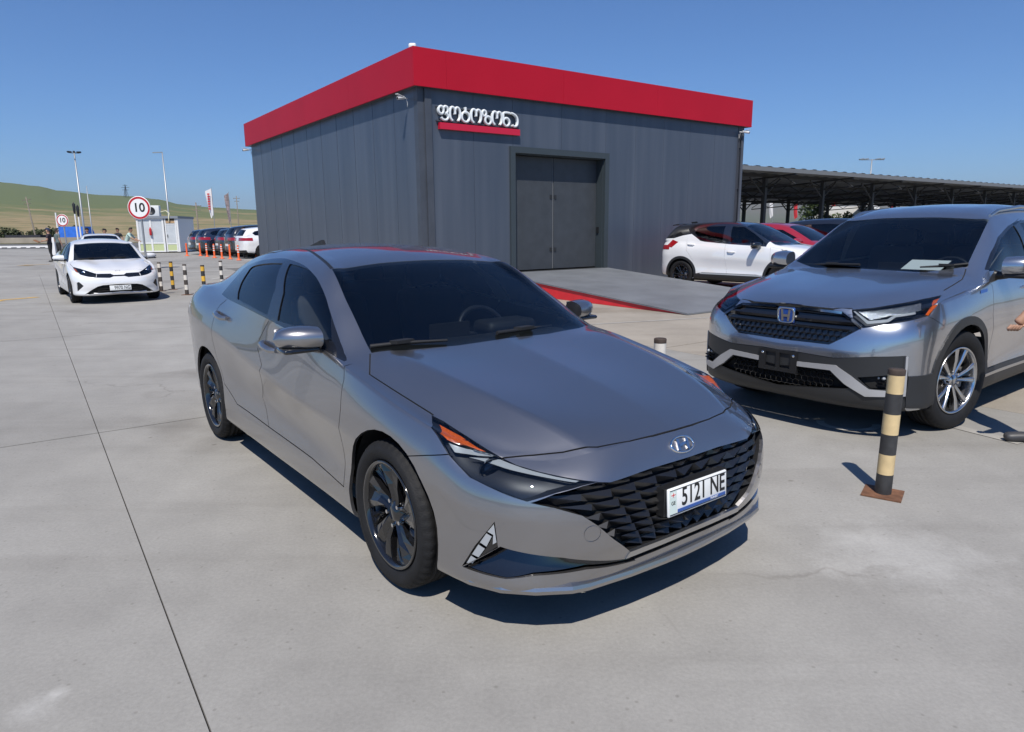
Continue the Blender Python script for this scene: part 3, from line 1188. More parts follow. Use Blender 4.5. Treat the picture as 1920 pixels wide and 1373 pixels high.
    sd = lambda c: c.y > .6
    fd = pk([(652.8, 684.6), (645, 711), (641.4, 728), (638.4, 767.7), (640, 824.4), (644.5, 913)])
    bg = pk([(503.8, 602), (493, 622), (486.4, 636.6), (483, 654), (490.7, 684.6), (492.5, 745.8), (504.5, 801)])
    rd = pk([(425, 562), (413, 572), (405.5, 584), (397.7, 610), (399, 640), (405.5, 667), (420.8, 719.6), (444.8, 758)])
    sl = [rd[-1], bg[-1], S.pick(584.6, 859), fd[-1]]
    for ln in (fd, bg, rd, sl):
        S.strip(ln, 'side', .0055, pred=sd)
    SED.update(ws=ws, hood=[(p.x, p.y) for p in hood], lines=[[(p.x, p.z) for p in l_] for l_ in (fd, bg, rd, sl)])
    # panels between the lines become doors
    S.freeze()
    S.frozen = None
    doorF = [(p.x, p.z) for p in fd] + [(p.x, p.z) for p in (S.pick(584.6, 859),)] + [(p.x, p.z) for p in reversed(bg)] + [(bg[0].x, 1.35), (fd[0].x - .8, 1.35)]
    doorR = [(p.x, p.z) for p in bg] + [(p.x, p.z) for p in reversed(rd)] + [(rd[0].x, rd[0].z + .03)]
    idx0 = 0
    for f in S.bm.faces:
        if f[S.lab] == 0:
            c = f.calc_center_median()
            if c.y > .6 and c.z < 1.08:
                for nm, pl in (('front_door', doorF), ('rear_door', doorR)):
                    if inside(pl, c.x, c.z):
                        if nm not in S.names:
                            S.names.append(nm)
                        f[S.lab] = S.names.index(nm)
    hp = [(p.x, p.y) for p in hood] + [(p.x, p.y) for p in pk([(832, 790), (873.8, 817)])] + [(p.x, p.y) for p in fr] + [(fr[-1].x, -.05), (wc.x, -.05), (wc.x - .01, .3)]
    S.names.append('hood')
    for f in S.bm.faces:
        if f[S.lab] == 0 and f.normal.z > .3:
            c = f.calc_center_median()
            if c.z > .62 and c.x > -.55 and inside(hp, c.x, c.y):
                f[S.lab] = S.names.index('hood')
    S.freeze()
    S.cut([(-3.36, .86), (-3.42, .965), (-3.9, .99), (-3.9, .85)], 'side', 'tail_lamp', pred=lambda c: c.x < -3.3)
    S.cut([(.30, .88), (.9, .86), (.9, .975), (.30, .94)], 'rear', 'tail_lamp', pred=lambda c: c.x < -3.3)
    S.strip(pk([(622, 503), (606, 488), (590, 476), (577, 469), (563, 467)]) + [(-2.2, .528, 1.346), (-2.6, .53, 1.30)], 'top', .02, 'ditch', pred=lambda c: c.z > 1.2)
    S.freeze()
    body = [f for f in S.bm.faces if f[S.lab] == 0]
    S.part(None, 'body', [P, M_LINER], car, thick=.018, faces=[f for f in body if f.calc_center_median().z > .9])
    S.part(None, 'lower_body', [P, M_DARK], car, thick=.015, faces=[f for f in body if f.calc_center_median().z <= .9])
    S.part('gap', 'shut_line', M_DARK, car, inset=.008)
    S.part('hood', 'hood', [P, M_DARK], car, thick=.006)
    doors = S.part('front_door', 'front_door', [P, M_DASH], car, 'pair', thick=.012)
    doors2 = S.part('rear_door', 'rear_door', [P, M_DASH], car, 'pair', thick=.012)
    S.part('window_trim', 'window_trim', [M_TRIM, M_LINER], car, 'pair', thick=.012)
    S.part('front_glass', 'front_side_window', M_SIDEGL, car, 'pair', inset=.006)
    S.part('rear_glass', 'rear_side_window', M_PRIVGL, car, 'pair', inset=.006)
    S.part('windshield', 'windshield', M_WS, car, inset=.002)
    S.part('rear_window', 'rear_window', M_PRIVGL, car, inset=.002)
    hl = S.part('headlight', 'headlight', M_LENS, car, 'pair')
    bk = S.part('headlight', 'lamp_bucket', M_LAMPIN, car, 'pair', inset=.030)
    am = S.part('amber', 'amber_reflector', M_AMBER, car, 'pair', inset=.004, layer=1)
    g1 = S.part('guide_a', 'light_guide', M_WHITELED, car, 'pair', inset=.004, layer=1)
    g2 = S.part('guide_b', 'light_guide', M_WHITELED, car, 'pair', inset=.004, layer=1)
    for k in range(2):
        for o in (bk[k], am[k], g1[k], g2[k]):
            o.parent = hl[k]
        pc = S.pick(934, 890)
        sg = -1 if k == 0 else 1
        pr = MB()
        dirv = Vector((.9, .42 * sg, .05)).normalized()
        c = Vector((pc.x, pc.y * sg, pc.z)) - dirv * .050 - Vector((.012, 0, .012))
        pr.tube([c - dirv * .02, c, c + dirv * .006, c + dirv * .012, c + dirv * .0155], [.048, .046, .040, .026, .004], 24, caps=False, m=0)
        pr.tube([c - dirv * .02, c + dirv * .004], [.052, .052], 24, caps=False, m=1)
        pr.build('projector_lens', [glass('projector_glass', (.35, .4, .5), ior=1.6), M_REFL], hl[k])
    cl = S.part('corner_lamp', 'corner_lamp', M_BLACKGLOSS, car, 'pair', inset=.012, lip=-.012)
    for k in range(4):
        ld = S.part('led_%d' % k, 'led_segment', M_WHITELED, car, 'pair', inset=.004, layer=1)
        for q in range(2):
            ld[q].parent = cl[q]
    S.part('bumper_insert', 'bumper_insert', M_BLACKGLOSS, car, 'pair', inset=lambda p: .003 + .50 * max(0, p.z - .232), renorm=True)
    S.part('grille_trim', 'grille_trim', M_SATIN, car, inset=-.004, lip=.012)
    S.part('lower_slot', 'lower_slot', M_DARK, car, inset=.03)
    S.part('tow_ring', 'tow_eye_cover', P, car, 'vis', inset=.003)
    S.part('tail_lamp', 'tail_lamp', M_REDLENS, car, 'pair')
    S.part('ditch', 'roof_moulding', M_BLACKPL, car, inset=.004)
    gr = S.part('grille', 'grille', M_DARK, car, inset=.05)[0]
    gf = S.faces('grille')
    ring = {}
    for f in gf:
        for e in f.edges:
            if len([g for g in e.link_faces if g[S.lab] == f[S.lab]]) < 2 and max(v.co.y for v in e.verts) > .002:
                ring[e] = f
    sr = MB()
    for e in ring:
        a, b = e.verts
        na, nb = S.vn[a], S.vn[b]
        for sg in (1, -1):
            q = [Vector((p.x, p.y * sg, p.z)) for p in (a.co, b.co, b.co - Vector((.055, 0, 0)), a.co - Vector((.055, 0, 0)))]
            sr.add(q, [(0, 1, 2, 3)], True)
    sr.build('grille_surround', M_BLACKPL, gr)
    # jewel-like fins, one by one
    gpoly = [(p.y, p.z) for p in gp] + [(.2, gc.z), (-.2, gc.z), (-gp[1].y, gp[1].z)]
    zt, zb = gc.z, gz
    gfin = mat('grille_black', (.010, .010, .011), .32, coat=.4)
    hull = [(p.y, p.z) for p in gp] + [(0, gc.z), (0, gz + .004)] + [(p.y, p.z) for p in gl]

    def sx_(y, z):
        h = S.bvh.ray_cast(Vector((2, abs(y), z)), Vector((-1, 0, 0)))
        return h[0].x if h[0] else .85
    ZR = [.6, .566, .528, .492, .456, .42, .384, .348, .314, .286]
    for j in range(len(ZR) - 1):
        za, zc_ = ZR[j], ZR[j + 1]
        for i in range(-7, 8):
            def yy(ii, z):
                fan = .52 + .48 * (z - .28) / .32
                return ii * .118 * fan * (1 + .05 * abs(ii) / 7)
            off = .5 if j % 2 else 0.0
            off = 0.0
            y0a, y1a, y0b, y1b = yy(i - .5, za), yy(i + .5, za), yy(i - .5, zc_), yy(i + .5, zc_)
            cy, cz = (y0a + y1a + y0b + y1b) / 4, (za + zc_) / 2
            if not inside(hull, abs(cy), cz):
                continue
            cn = []
            for (qy, qz) in ((y0a, za - .002), (y1a, za - .002), (y1b, zc_ + .002), (y0b, zc_ + .002)):
                t = 0.0
                while t < .95 and not inside(hull, abs(qy + (cy - qy) * t), qz + (cz - qz) * t):
                    t += .06
                cn.append((qy + (cy - qy) * t, qz + (cz - qz) * t))
            xs_ = sx_(cy, cz)
            sgn = 1 if cy >= 0 else -1
            ap = (xs_ - .010, cy - sgn * (cn[1][0] - cn[0][0]) * .30, za - (za - zc_) * .62)
            fin = MB()
            pr_ = [(sx_(q[0], q[1]) - (.03 if n_ < 2 else .048), q[0], q[1]) for n_, q in enumerate(cn)]
            fin.add(pr_ + [ap], [(0, 4, 1), (1, 4, 2), (2, 4, 3), (3, 4, 0)], False)
            fin.build('grille_fin', gfin, gr)
    pn = S.pick(1305, 923)
    plate(car, (.893, 0, .473), .36, .112, .06, '5121 NE')
    hb = MB()
    hb.box(.85, .886, -.19, .19, .42, .53)
    hb.build('plate_holder', M_BLACKPL, car)
    # badge
    ec = S.pick(1282, 832)
    ec.y = 0
    nrm = S.bvh.find_nearest(ec)[1]
    nrm = Vector((nrm.x, 0, nrm.z)).normalized()
    upv = Vector((-nrm.z, 0, nrm.x))
    bd = MB()

    def ep(a, ra, rb, h):
        return ec + Vector((0, math.cos(a) * ra, 0)) + upv * (math.sin(a) * rb) + nrm * h
    rows = []
    for ra, rb, h in ((.068, .036, -.004), (.068, .036, .006), (.060, .030, .007), (.059, .029, .001)):
        rows.append([ep(2 * math.pi * k / 40, ra, rb, h) for k in range(40)])
    bd.grid(rows, True, close=True)

    def bar(y0, v0, y1, v1, w):
        a = ec + Vector((0, y0, 0)) + upv * v0 + nrm * .004
        b = ec + Vector((0, y1, 0)) + upv * v1 + nrm * .004
        d = (b - a).normalized()
        bd.obox((a + b) / 2, (b - a) / 2, d.cross(nrm) * w, nrm * .004)
    bar(-.034, -.022, -.018, .024, .007)
    bar(.018, -.024, .034, .022, .007)
    bar(-.026, -.003, .026, .003, .0055)
    bd.build('badge', M_CHROME, car)
    # door mirrors, handles, wipers, antenna
    for sg in (-1, 1):
        mirror_part(car, (-.765, sg * .945, .978), sg, (.15, .20, .118), P)
        sail = MB()
    for pts, dd in (((506.6, 650), doors), ((417.6, 591.5), doors2)):
        h = S.pick(*pts)
        for k, sg in ((0, -1), (1, 1)):
            hm = MB()
            pth = [(h.x + .105, (h.y + .006) * sg, h.z - .010), (h.x + .07, (h.y + .030) * sg, h.z - .008), (h.x, (h.y + .036) * sg, h.z), (h.x - .07, (h.y + .030) * sg, h.z + .008), (h.x - .105, (h.y + .006) * sg, h.z + .012)]
            hm.tube(pth, [.014, .017, .018, .017, .014], 10)
            hm.build('door_handle', P, dd[k])
            cp = MB()
            cp.lathe([(.0, .0), (.03, .001), (.038, -.002)], 20, 'y', (h.x, (h.y + .002) * sg, h.z - .006))
    b1 = pk([(700, 660), (760, 653), (845, 648)])
    wiper(car, [p + Vector((-.03, 0, .022)) for p in [Vector((p.x, -p.y, p.z)) for p in b1]])
    wiper(car, [(wc.x - .05, -.02, wc.z + .03), (wc.x - .075, .18, wc.z + .028), (wc.x - .13, .42, wc.z + .02)])
    an = MB()
    an.prism([(-2.60, -.012, 1.345), (-2.60, .012, 1.345), (-2.82, .016, 1.30), (-2.82, -.016, 1.30)], (-.06, 0, .07))
    an.build('roof_antenna', M_BLACKPL, car)
    sp = MB()
    plan = [(.42, .846), (.52, .828), (.64, .772), (.73, .685), (.803, .572), (.815, .50), (.84, .30), (.85, .12), (.852, 0)]
    plan = plan + [(x, -y) for x, y in reversed(plan[:-1])]
    rw_ = [[], [], [], [], []]
    for k, (x, y) in enumerate(plan):
        cx_, cy_ = x * .93 - .0, y * .95
        t = min(1, abs(y) / .57)
        zt_ = .226 + .006 * t if abs(y) > .5 else .222 + .004 * t
        rw_[0].append((x - .10, y * .93, zt_ + .014))
        rw_[1].append((x, y, zt_))
        rw_[2].append((x + .004, y * 1.004, zt_ - .012))
        rw_[3].append((x - .004, y * .997, zt_ - .030))
        rw_[4].append((x - .12, y * .9, zt_ - .04))
    sp.grid(rw_, False)
    sp.f = [f[::-1] for f in sp.f]
    sp.build('front_splitter', P, car)
    underbody(car, -3.45, .50, .70, (0, -2.72), .39)
    add_wheels(car, 'hero', (0, -2.72), .895, .317, .229, .215, 'pin', M_BLACKGLOSS, nuts=True)
    interior(car, (-.45, -.85, -1.35, -2.25), (.90, .38), .66, M_SEAT, M_LINER)
    return car


def underbody(car, xr, xf, hw, axles, rw):
    u = MB()
    u.box(xr, xf, -hw, hw, .19, .23)
    u.build('underbody', M_DARK, car)
    for ax in axles:
        for s in (-1, 1):
            w = MB()
            rows = []
            for k in range(15):
                a = math.pi * (k / 14 * 1.16 - .08)
                rows.append([(ax + rw * math.cos(a), s * hw * .78, .32 + rw * math.sin(a)), (ax + rw * math.cos(a), s * (hw + .15), .32 + rw * math.sin(a))])
            w.grid(rows, True)
            rim_ = [r[0] for r in rows]
            w.add(rim_, [tuple(range(len(rim_)))], False)
            w.build('wheel_arch_liner', M_DARK, car)
# ---------------------------------------------------------------- SUV shell
SUV_COLS = [(.93, 0), (.925, .25), (.90, .48), (.83, .66), (.72, .79), (.55, .865),
            (.38, .89), (.2, .905), (0, .915), (-.2, .918), (-.4, .915), (-.65, .908), (-1.0, .905), (-1.4, .905), (-1.9, .905), (-2.3, .91), (-2.5, .918), (-2.66, .92), (-2.85, .918), (-3.05, .905), (-3.3, .88),
            (-3.47, .83), (-3.57, .75), (-3.63, .6), (-3.66, .42), (-3.68, .2), (-3.68, 0)]
SUV_ROWS = [
    dict(z={0: .925, 2: .915, 3: .905, 4: .905, 5: .915, 6: .955, 7: .985, 8: 1.012, 9: 1.037, 10: 1.06, 11: 1.085, 12: 1.10, 14: 1.135, 17: 1.165, 20: 1.17, 26: 1.17},
         dx={0: -.10, 2: -.11, 3: -.12, 4: -.11, 5: -.08, 6: 0, 20: 0, 21: .01, 23: .05, 26: .07},
         dy={0: 0, 1: .02, 2: .04, 3: .05, 4: .06, 5: .062, 6: .055, 10: .055, 11: .07, 14: .085, 17: .10, 20: .12, 21: .12, 22: .12, 23: .08, 24: .05, 26: 0}),
    dict(z={0: .80, 4: .81, 5: .82, 6: .86, 8: .90, 10: .93, 12: .97, 14: 1.0, 17: 1.03, 20: 1.04, 26: 1.04},
         dx={0: -.06, 3: -.04, 5: -.01, 6: 0, 20: 0, 26: .02}, dy={0: 0, 3: .01, 5: .02, 6: .016, 10: .018, 12: .024, 14: .026, 17: .03, 20: .05, 21: .05, 23: .03, 26: 0}),
    dict(z={0: .62, 5: .63, 6: .66, 8: .69, 12: .75, 17: .81, 20: .82, 26: .82}),
    dict(z={0: .47, 6: .47, 12: .47, 15: .52, 20: .58, 26: .58}, dy={5: 0, 6: .004, 10: .014, 12: .026, 14: .026, 15: .012, 20: .005, 26: 0}),
    dict(z={0: .33, 6: .34, 12: .33, 20: .40, 26: .42}, dx={0: -.005, 5: 0, 20: 0, 26: -.02}, dy={5: 0, 6: .0, 10: .006, 14: .006, 20: .02, 26: 0}),
    dict(z={0: .245, 5: .25, 6: .25, 10: .24, 15: .25, 20: .31, 26: .33}, dx={0: -.05, 3: -.04, 5: 0, 20: 0, 21: .04, 26: .06}, dy={4: 0, 5: .0, 6: .015, 10: .03, 20: .04, 26: 0}),
    dict(z={0: .21, 10: .21, 20: .28, 26: .30}, dx={0: -.17, 3: -.12, 5: -.06, 6: 0, 20: 0, 21: .1, 26: .15}, dy={0: 0, 3: .03, 5: .09, 6: .14, 20: .16, 21: .1, 25: .02, 26: 0}),
]
SUV_LINES = [
    [(.83, 0, .925), (.65, 0, .985), (.4, 0, 1.035), (0, 0, 1.097), (-.2, 0, 1.125), (-.27, 0, 1.14), (-.33, 0, 1.175), (-.7, 0, 1.385), (-1.0, 0, 1.54), (-1.15, 0, 1.605), (-1.4, 0, 1.655), (-1.8, 0, 1.68), (-2.3, 0, 1.672), (-2.8, 0, 1.64), (-3.2, 0, 1.592), (-3.33, 0, 1.56), (-3.45, 0, 1.43), (-3.54, 0, 1.28), (-3.61, 0, 1.17)],
    [(.82, .23, .922), (.65, .25, .98), (.4, .28, 1.03), (0, .31, 1.09), (-.2, .32, 1.118), (-.28, .32, 1.133), (-.34, .32, 1.167), (-.7, .30, 1.377), (-1.0, .28, 1.533), (-1.145, .27, 1.597), (-1.4, .26, 1.647), (-1.8, .255, 1.672), (-2.3, .25, 1.664), (-2.8, .25, 1.632), (-3.2, .25, 1.583), (-3.33, .25, 1.55), (-3.45, .25, 1.42), (-3.54, .24, 1.27), (-3.61, .2, 1.17)],
    [(.79, .44, .915), (.6, .49, .975), (.4, .53, 1.022), (0, .59, 1.08), (-.2, .605, 1.106), (-.3, .605, 1.122), (-.36, .60, 1.153), (-.7, .56, 1.357), (-1.0, .515, 1.51), (-1.13, .50, 1.572), (-1.4, .48, 1.628), (-1.8, .465, 1.655), (-2.3, .46, 1.648), (-2.8, .46, 1.615), (-3.15, .46, 1.57), (-3.29, .46, 1.535), (-3.42, .48, 1.40), (-3.53, .48, 1.25), (-3.59, .40, 1.17)],
    [(.71, .61, .905), (.4, .70, .982), (0, .745, 1.05), (-.22, .75, 1.092), (-.33, .74, 1.118), (-.40, .724, 1.157), (-.75, .655, 1.36), (-1.109, .585, 1.548), (-1.4, .56, 1.598), (-1.9, .548, 1.626), (-2.5, .545, 1.61), (-3.0, .552, 1.568), (-3.2, .565, 1.525), (-3.36, .62, 1.40), (-3.5, .665, 1.23), (-3.57, .6, 1.17)],
    [(.61, .73, .905), (.38, .79, .955), (0, .828, 1.013), (-.3, .832, 1.065), (-.5, .812, 1.13), (-.8, .745, 1.315), (-1.109, .66, 1.48), (-1.4, .635, 1.54), (-1.9, .622, 1.567), (-2.5, .628, 1.547), (-3.0, .652, 1.475), (-3.2, .685, 1.38), (-3.38, .735, 1.25), (-3.54, .70, 1.17)],
]


def lab_inside(S, name, pl, view, test):
    if name not in S.names:
        S.names.append(name)
    ax, ay, an = S.AX[view]
    for f in S.bm.faces:
        if f[S.lab] == 0:
            c = f.calc_center_median()
            if test(f, c) and inside(pl, c.dot(ax), c.dot(ay)):
                f[S.lab] = S.names.index(name)


def hexmesh(parent, y0, y1, z0, z1, xf, s=.03, name='grille_mesh', ok=None):
    """honeycomb bars in the plane x = xf(y, z)"""
    g = MB()
    r = s / math.sqrt(3)
    ny, nz = int((y1 - y0) / s) + 2, int((z1 - z0) / (1.5 * r)) + 2
    for j in range(nz):
        for i in range(ny):
            cy, cz = y0 + (i + .5 * (j % 2)) * s, z0 + j * 1.5 * r
            for k in (0, 1, 2):
                a0, a1 = R(30 + 60 * k), R(90 + 60 * k)
                p = [(cy + r * math.cos(a), cz + r * math.sin(a) * .8) for a in (a0, a1)]
                if ok and not all(ok(*q) for q in p):
                    continue
                a, b = (Vector((xf(*q), q[0], q[1])) for q in p)
                d = (b - a).normalized()
                g.obox((a + b) / 2, (b - a) / 2, Vector((.008, 0, 0)), d.cross(Vector((1, 0, 0))) * .0022)
    o = g.build(name, M_BLACKGLOSS, parent)
    o['kind'] = 'stuff'
    return o


def crv():
    pose = (2.735, 5.621, -2.49, 1.0)
    car = empty('suv', (pose[0], pose[1], 0), pose[2])
    tag(car, 'silver SUV with an empty front plate holder and a blue-edged H badge', 'car')
    P = paint('paint_silver', (.44, .46, .50), .93, .27, .01)
    S = Shell(SUV_COLS, SUV_ROWS, SUV_LINES, sharp_rows=(2,), du=.032, dv=.032, pose=pose, side=1, xcowl=-.35, xdeck=-3.0)
    pk = S.picks
    lowf = lambda c: c.x > .05 and c.z < 1.05
    for ax in (0, -2.66):
        S.cut(circle(ax, .37, .415, 36), 'side', 'arch', pred=lambda c: c.y > .55 and c.z < .95)
    S.kill('arch')
    S.cut([(p.y, p.z) for p in pk([(1582, 588.3), (1600, 602), (1615.4, 616), (1585, 632), (1554, 646.5), (1515, 642)])] + [(-.02, S.pick(1476.4, 638).z), (-.02, S.pick(1476.4, 573).z), (.1, S.pick(1476.4, 573).z)] + [(p.y, p.z) for p in pk([(1530, 580)])], 'front', 'grille', pred=lowf)
    S.cut(pk([(1597, 580.7), (1640, 577), (1673.6, 571.3), (1730.4, 560.8), (1766, 553.3), (1760, 569.4), (1742.5, 592), (1711.5, 600.6), (1654.7, 610), (1617, 615.7), (1599, 596)]), 'diag', 'headlight', pred=lowf)
    S.cut(pk([(1751, 562), (1762, 558), (1758, 572), (1741.5, 591), (1736, 590), (1748, 572)]), 'diag', 'amber', 1, lowf)
    S.cut(pk([(1609, 583), (1673, 576), (1729, 566), (1727, 580), (1673, 590), (1632, 598)]), 'diag', 'led_bank', 1, lowf)
    S.cut(pk([(1600, 583), (1604, 583), (1628, 601), (1664, 598), (1677, 590), (1718, 584), (1718, 588), (1680, 594), (1667, 603), (1626, 607)]), 'diag', 'guide', 1, lowf)
    # lower bumper: dark band, silver garnish, lamp recess
    ub = pk([(1490, 658.5), (1563.6, 671), (1640, 669), (1700, 667.5)])
    rt = pk([(1703, 700), (1698, 742)])
    S.cut([(-.02, S.pick(1457, 655).z)] + [(p.y, p.z) for p in ub + rt] + [(rt[-1].y, .15), (-.02, .15)], 'front', 'bumper_band', pred=lowf)
    S.cut([(p.y, p.z) for p in pk([(1493, 686), (1557, 694), (1583, 719.7), (1621, 743), (1696, 743), (1697, 734), (1629, 730), (1596, 705), (1567, 685), (1493, 677.5)])], 'front', 'garnish', pred=lowf)
    S.cut([(p.y, p.z) for p in pk([(1701.5, 669), (1697.5, 668.5), (1693, 735), (1697, 735)])], 'front', 'garnish', pred=lowf)
    S.cut([(-.02, S.pick(1457, 686).z), (pk([(1493, 686)])[0].y, pk([(1493, 686)])[0].z)] + [(p.y, p.z) for p in pk([(1555, 696), (1578, 718), (1592, 728)])] + [(-.02, S.pick(1430, 722).z)], 'front', 'lower_grille', pred=lowf)
    S.cut([(p.y, p.z) for p in pk([(1608, 708), (1690, 702), (1689, 731), (1632, 729)])], 'front', 'lamp_recess', pred=lowf)
    # windows
    wb = [S.pick(1660, 507), S.pick(1721, 510.7), S.pick(1812, 501)]
    wt = [S.pick(1854.4, 413), S.pick(1790, 409), S.pick(1725, 408)]
    S.cut([(wb[0].x, -.02)] + [(p.x, p.y) for p in wb] + [(p.x, p.y) for p in wt] + [(wt[-1].x, -.02)], 'top', 'windshield', pred=lambda c: c.z > 1.05)
    hi = lambda c: c.z > 1.05
    f0 = pk([(1846, 506), (1857, 474), (1870.5, 445), (1889.5, 424), (1911, 409)])
    dl = [(p.x, p.z) for p in f0] + [(-1.5, 1.515), (-2.0, 1.54), (-2.6, 1.515), (-3.0, 1.44), (-3.2, 1.33), (-3.05, 1.20), (-2.4, 1.165), (-1.5, 1.13), (-.9, 1.115)]
    S.cut(dl, 'side', 'window_trim', pred=hi)
    inn = lambda a: [(a[i][0], a[i][1]) for i in range(len(a))]
    g0 = [(p[0] - .035, p[1] - .012) for p in dl[:5]]
    S.cut(g0 + [(-1.36, 1.495), (-1.42, 1.15), (-.95, 1.135)], 'side', 'front_glass', pred=hi)
    S.cut([(-1.52, 1.495), (-2.0, 1.52), (-2.38, 1.505), (-2.44, 1.19), (-1.5, 1.155)], 'side', 'rear_glass', pred=hi)
    S.cut([(-2.5, 1.495), (-2.95, 1.43), (-3.1, 1.33), (-2.98, 1.225), (-2.5, 1.19)], 'side', 'quarter_glass', pred=hi)
    S.cut([(-.02, 1.22), (.55, 1.22), (.50, 1.50), (-.02, 1.53)], 'rear', 'rear_window', pred=lambda c: c.x < -3.2)
    # shut lines
    S.strip(pk([(1811, 505), (1807, 518), (1804, 524), (1785, 536), (1770, 544.7)]), 'top', .007, pred=lambda c: c.z > .8)
    S.strip([(p.x, p.y) for p in pk([(1597, 579), (1560, 579.5)])] + [(S.pick(1520, 576).x, S.pick(1520, 576).y), (S.pick(1476, 570).x, -.01)], 'top', .01, pred=lambda c: c.z > .8)
    sd = lambda c: c.y > .6
    dfr = pk([(1843, 521), (1861, 537), (1863, 560), (1862, 590), (1861, 626)])
    l1 = [(p.x, p.z) for p in dfr] + [(dfr[-1].x + .01, .40)]
    S.strip(l1, 'side', .006, pred=sd)
    S.strip([(-1.46, 1.14), (-1.47, .75), (-1.43, .40)], 'side', .006, pred=sd)
    S.strip([(-2.47, 1.16), (-2.42, .9), (-2.30, .72), (-2.12, .40)], 'side', .006, pred=sd)
    S.strip([(l1[-1][0], .40), (-2.12, .40)], 'side', .006, pred=sd)
    S.strip(pk([(1741, 594), (1770, 612)]), 'side', .004, pred=sd)
    # black cladding round the arches and along the sill
    for ax in (0, -2.66):
        S.cut([(x, z) for x, z in circle(ax, .37, .475, 30, -30, 210)], 'side', 'cladding', pred=lambda c: c.y > .6 and c.z < .95 and c.x < .62)
    S.cut([(-.40, .15), (-.40, .40), (-2.3, .40), (-2.3, .15)], 'side', 'cladding', pred=sd)
    S.strip([(-.42, .355), (-2.24, .355)], 'side', .022, 'sill_trim', pred=sd)
    S.cut(pk([(1838, 545), (1851, 541), (1851, 547), (1838, 551)]), 'side', 'hybrid_mark', 1, sd)
    S.cut(pk([(1697, 743), (1703, 706), (1735, 704), (1775, 690), (1760, 765), (1697, 765)]), 'diag', 'cladding', pred=lambda c: c.x > .2 and c.z < .55)
    S.freeze()
    S.frozen = None
    lab_inside(S, 'front_door', l1 + [(-1.43, .40), (-1.47, .75), (-1.46, 1.14), (-.9, 1.2)], 'side', lambda f, c: c.y > .6 and c.z < 1.16)
    lab_inside(S, 'rear_door', [(-1.46, 1.16), (-1.47, .75), (-1.43, .40), (-2.12, .40), (-2.30, .72), (-2.42, .9), (-2.47, 1.18)], 'side', lambda f, c: c.y > .6 and c.z < 1.19)
    hp = [(p.x, p.y) for p in pk([(1811, 505), (1804, 524), (1770, 544.7), (1730, 560.5), (1673, 571), (1597, 579.5), (1560, 579.5), (1520, 576)])] + [(S.pick(1476, 570).x, -.05), (wb[0].x, -.05), (wb[1].x, wb[1].y)]
    lab_inside(S, 'hood', hp, 'top', lambda f, c: f.normal.z > .3 and c.z > .85 and c.x > -.6)
    S.freeze()
    body = [f for f in S.bm.faces if f[S.lab] == 0]
    S.part(None, 'body', [P, M_LINER], car, thick=.018, faces=[f for f in body if f.calc_center_median().z > 1.1])
    S.part(None, 'lower_body', [P, M_DARK], car, thick=.015, faces=[f for f in body if f.calc_center_median().z <= 1.1])
    S.part('gap', 'shut_line', M_DARK, car, inset=.008)
    S.part('hood', 'hood', [P, M_DARK], car, thick=.006)
    drs = S.part('front_door', 'front_door', [P, M_DASH], car, 'pair', thick=.012)
    S.part('rear_door', 'rear_door', [P, M_DASH], car, 'pair', thick=.012)
    S.part('window_trim', 'window_trim', [M_TRIM, M_LINER], car, 'pair', thick=.012)
    S.part('front_glass', 'front_side_window', M_SIDEGL, car, 'pair', inset=.006)
    S.part('rear_glass', 'rear_side_window', M_PRIVGL, car, 'pair', inset=.006)
    S.part('quarter_glass', 'quarter_window', M_PRIVGL, car, 'pair', inset=.006)
    S.part('windshield', 'windshield', M_WS, car, inset=.002)
    S.part('rear_window', 'rear_window', M_PRIVGL, car, inset=.002)
    S.part('cladding', 'wheel_arch_cladding', [M_GREYPL, M_DARK], car, 'pair', inset=-.008, thick=.02)
    S.part('sill_trim', 'sill_trim', M_SATIN, car, 'pair', inset=-.012, lip=.01)
    S.part('bumper_band', 'bumper_band', M_GREYPL, car, inset=.003, lip=-.003)
    S.part('garnish', 'bumper_garnish', mat('garnish_silver', (.5, .5, .51), .35, .5), car, 'pair', inset=-.010, lip=.02)
    S.part('lamp_recess', 'fog_lamp', M_DARK, car, 'pair', inset=.03)
    gr = S.part('grille', 'grille', M_BLACKGLOSS, car, inset=.02)[0]
    lg = S.part('lower_grille', 'lower_grille', M_DARK, car, inset=.04)[0]

    def sx_(y, z):
        h = S.bvh.ray_cast(Vector((2, abs(y), z)), Vector((-1, 0, 0)))
        return h[0].x if h[0] else .9
    gz0, gz1 = S.pick(1476.4, 638).z, S.pick(1476.4, 573).z
    bx = MB()
    for z, hh, yy in ((gz1 - .03, .008, .46), (gz1 - .085, .022, .50), (gz1 - .135, .009, .48)):
        rows = []
        for k in range(21):
            y = -yy + 2 * yy * k / 20
            x = sx_(y, z) - .012
            rows.append([(x, y, z - hh), (x + .012, y, z - hh * .4), (x + .012, y, z + hh * .4), (x, y, z + hh)])
        bx.grid(rows, False)
    bx.build('grille_bars', M_BLACKGLOSS, gr)
    gpoly = [(p.y, p.z) for p in pk([(1582, 588.3), (1600, 602), (1615.4, 616), (1585, 632), (1554, 646.5), (1515, 642)])] + [(0, gz0), (0, gz1)]
    hexmesh(gr, -.5, .5, gz0 + .012, gz0 + .085, lambda y, z: sx_(y, z) - .012, .045, ok=lambda y, z: inside(gpoly, abs(y), z))
    lz0, lz1 = S.pick(1430, 722).z, S.pick(1457, 686).z
    hexmesh(lg, -.42, .42, lz0 + .01, lz1 - .005, lambda y, z: sx_(y, z) - .02, .045, ok=lambda y, z: lz0 < z < lz1 and abs(y) < .42 - .6 * max(0, lz1 - .05 - z) * 0)
    ch = MB()
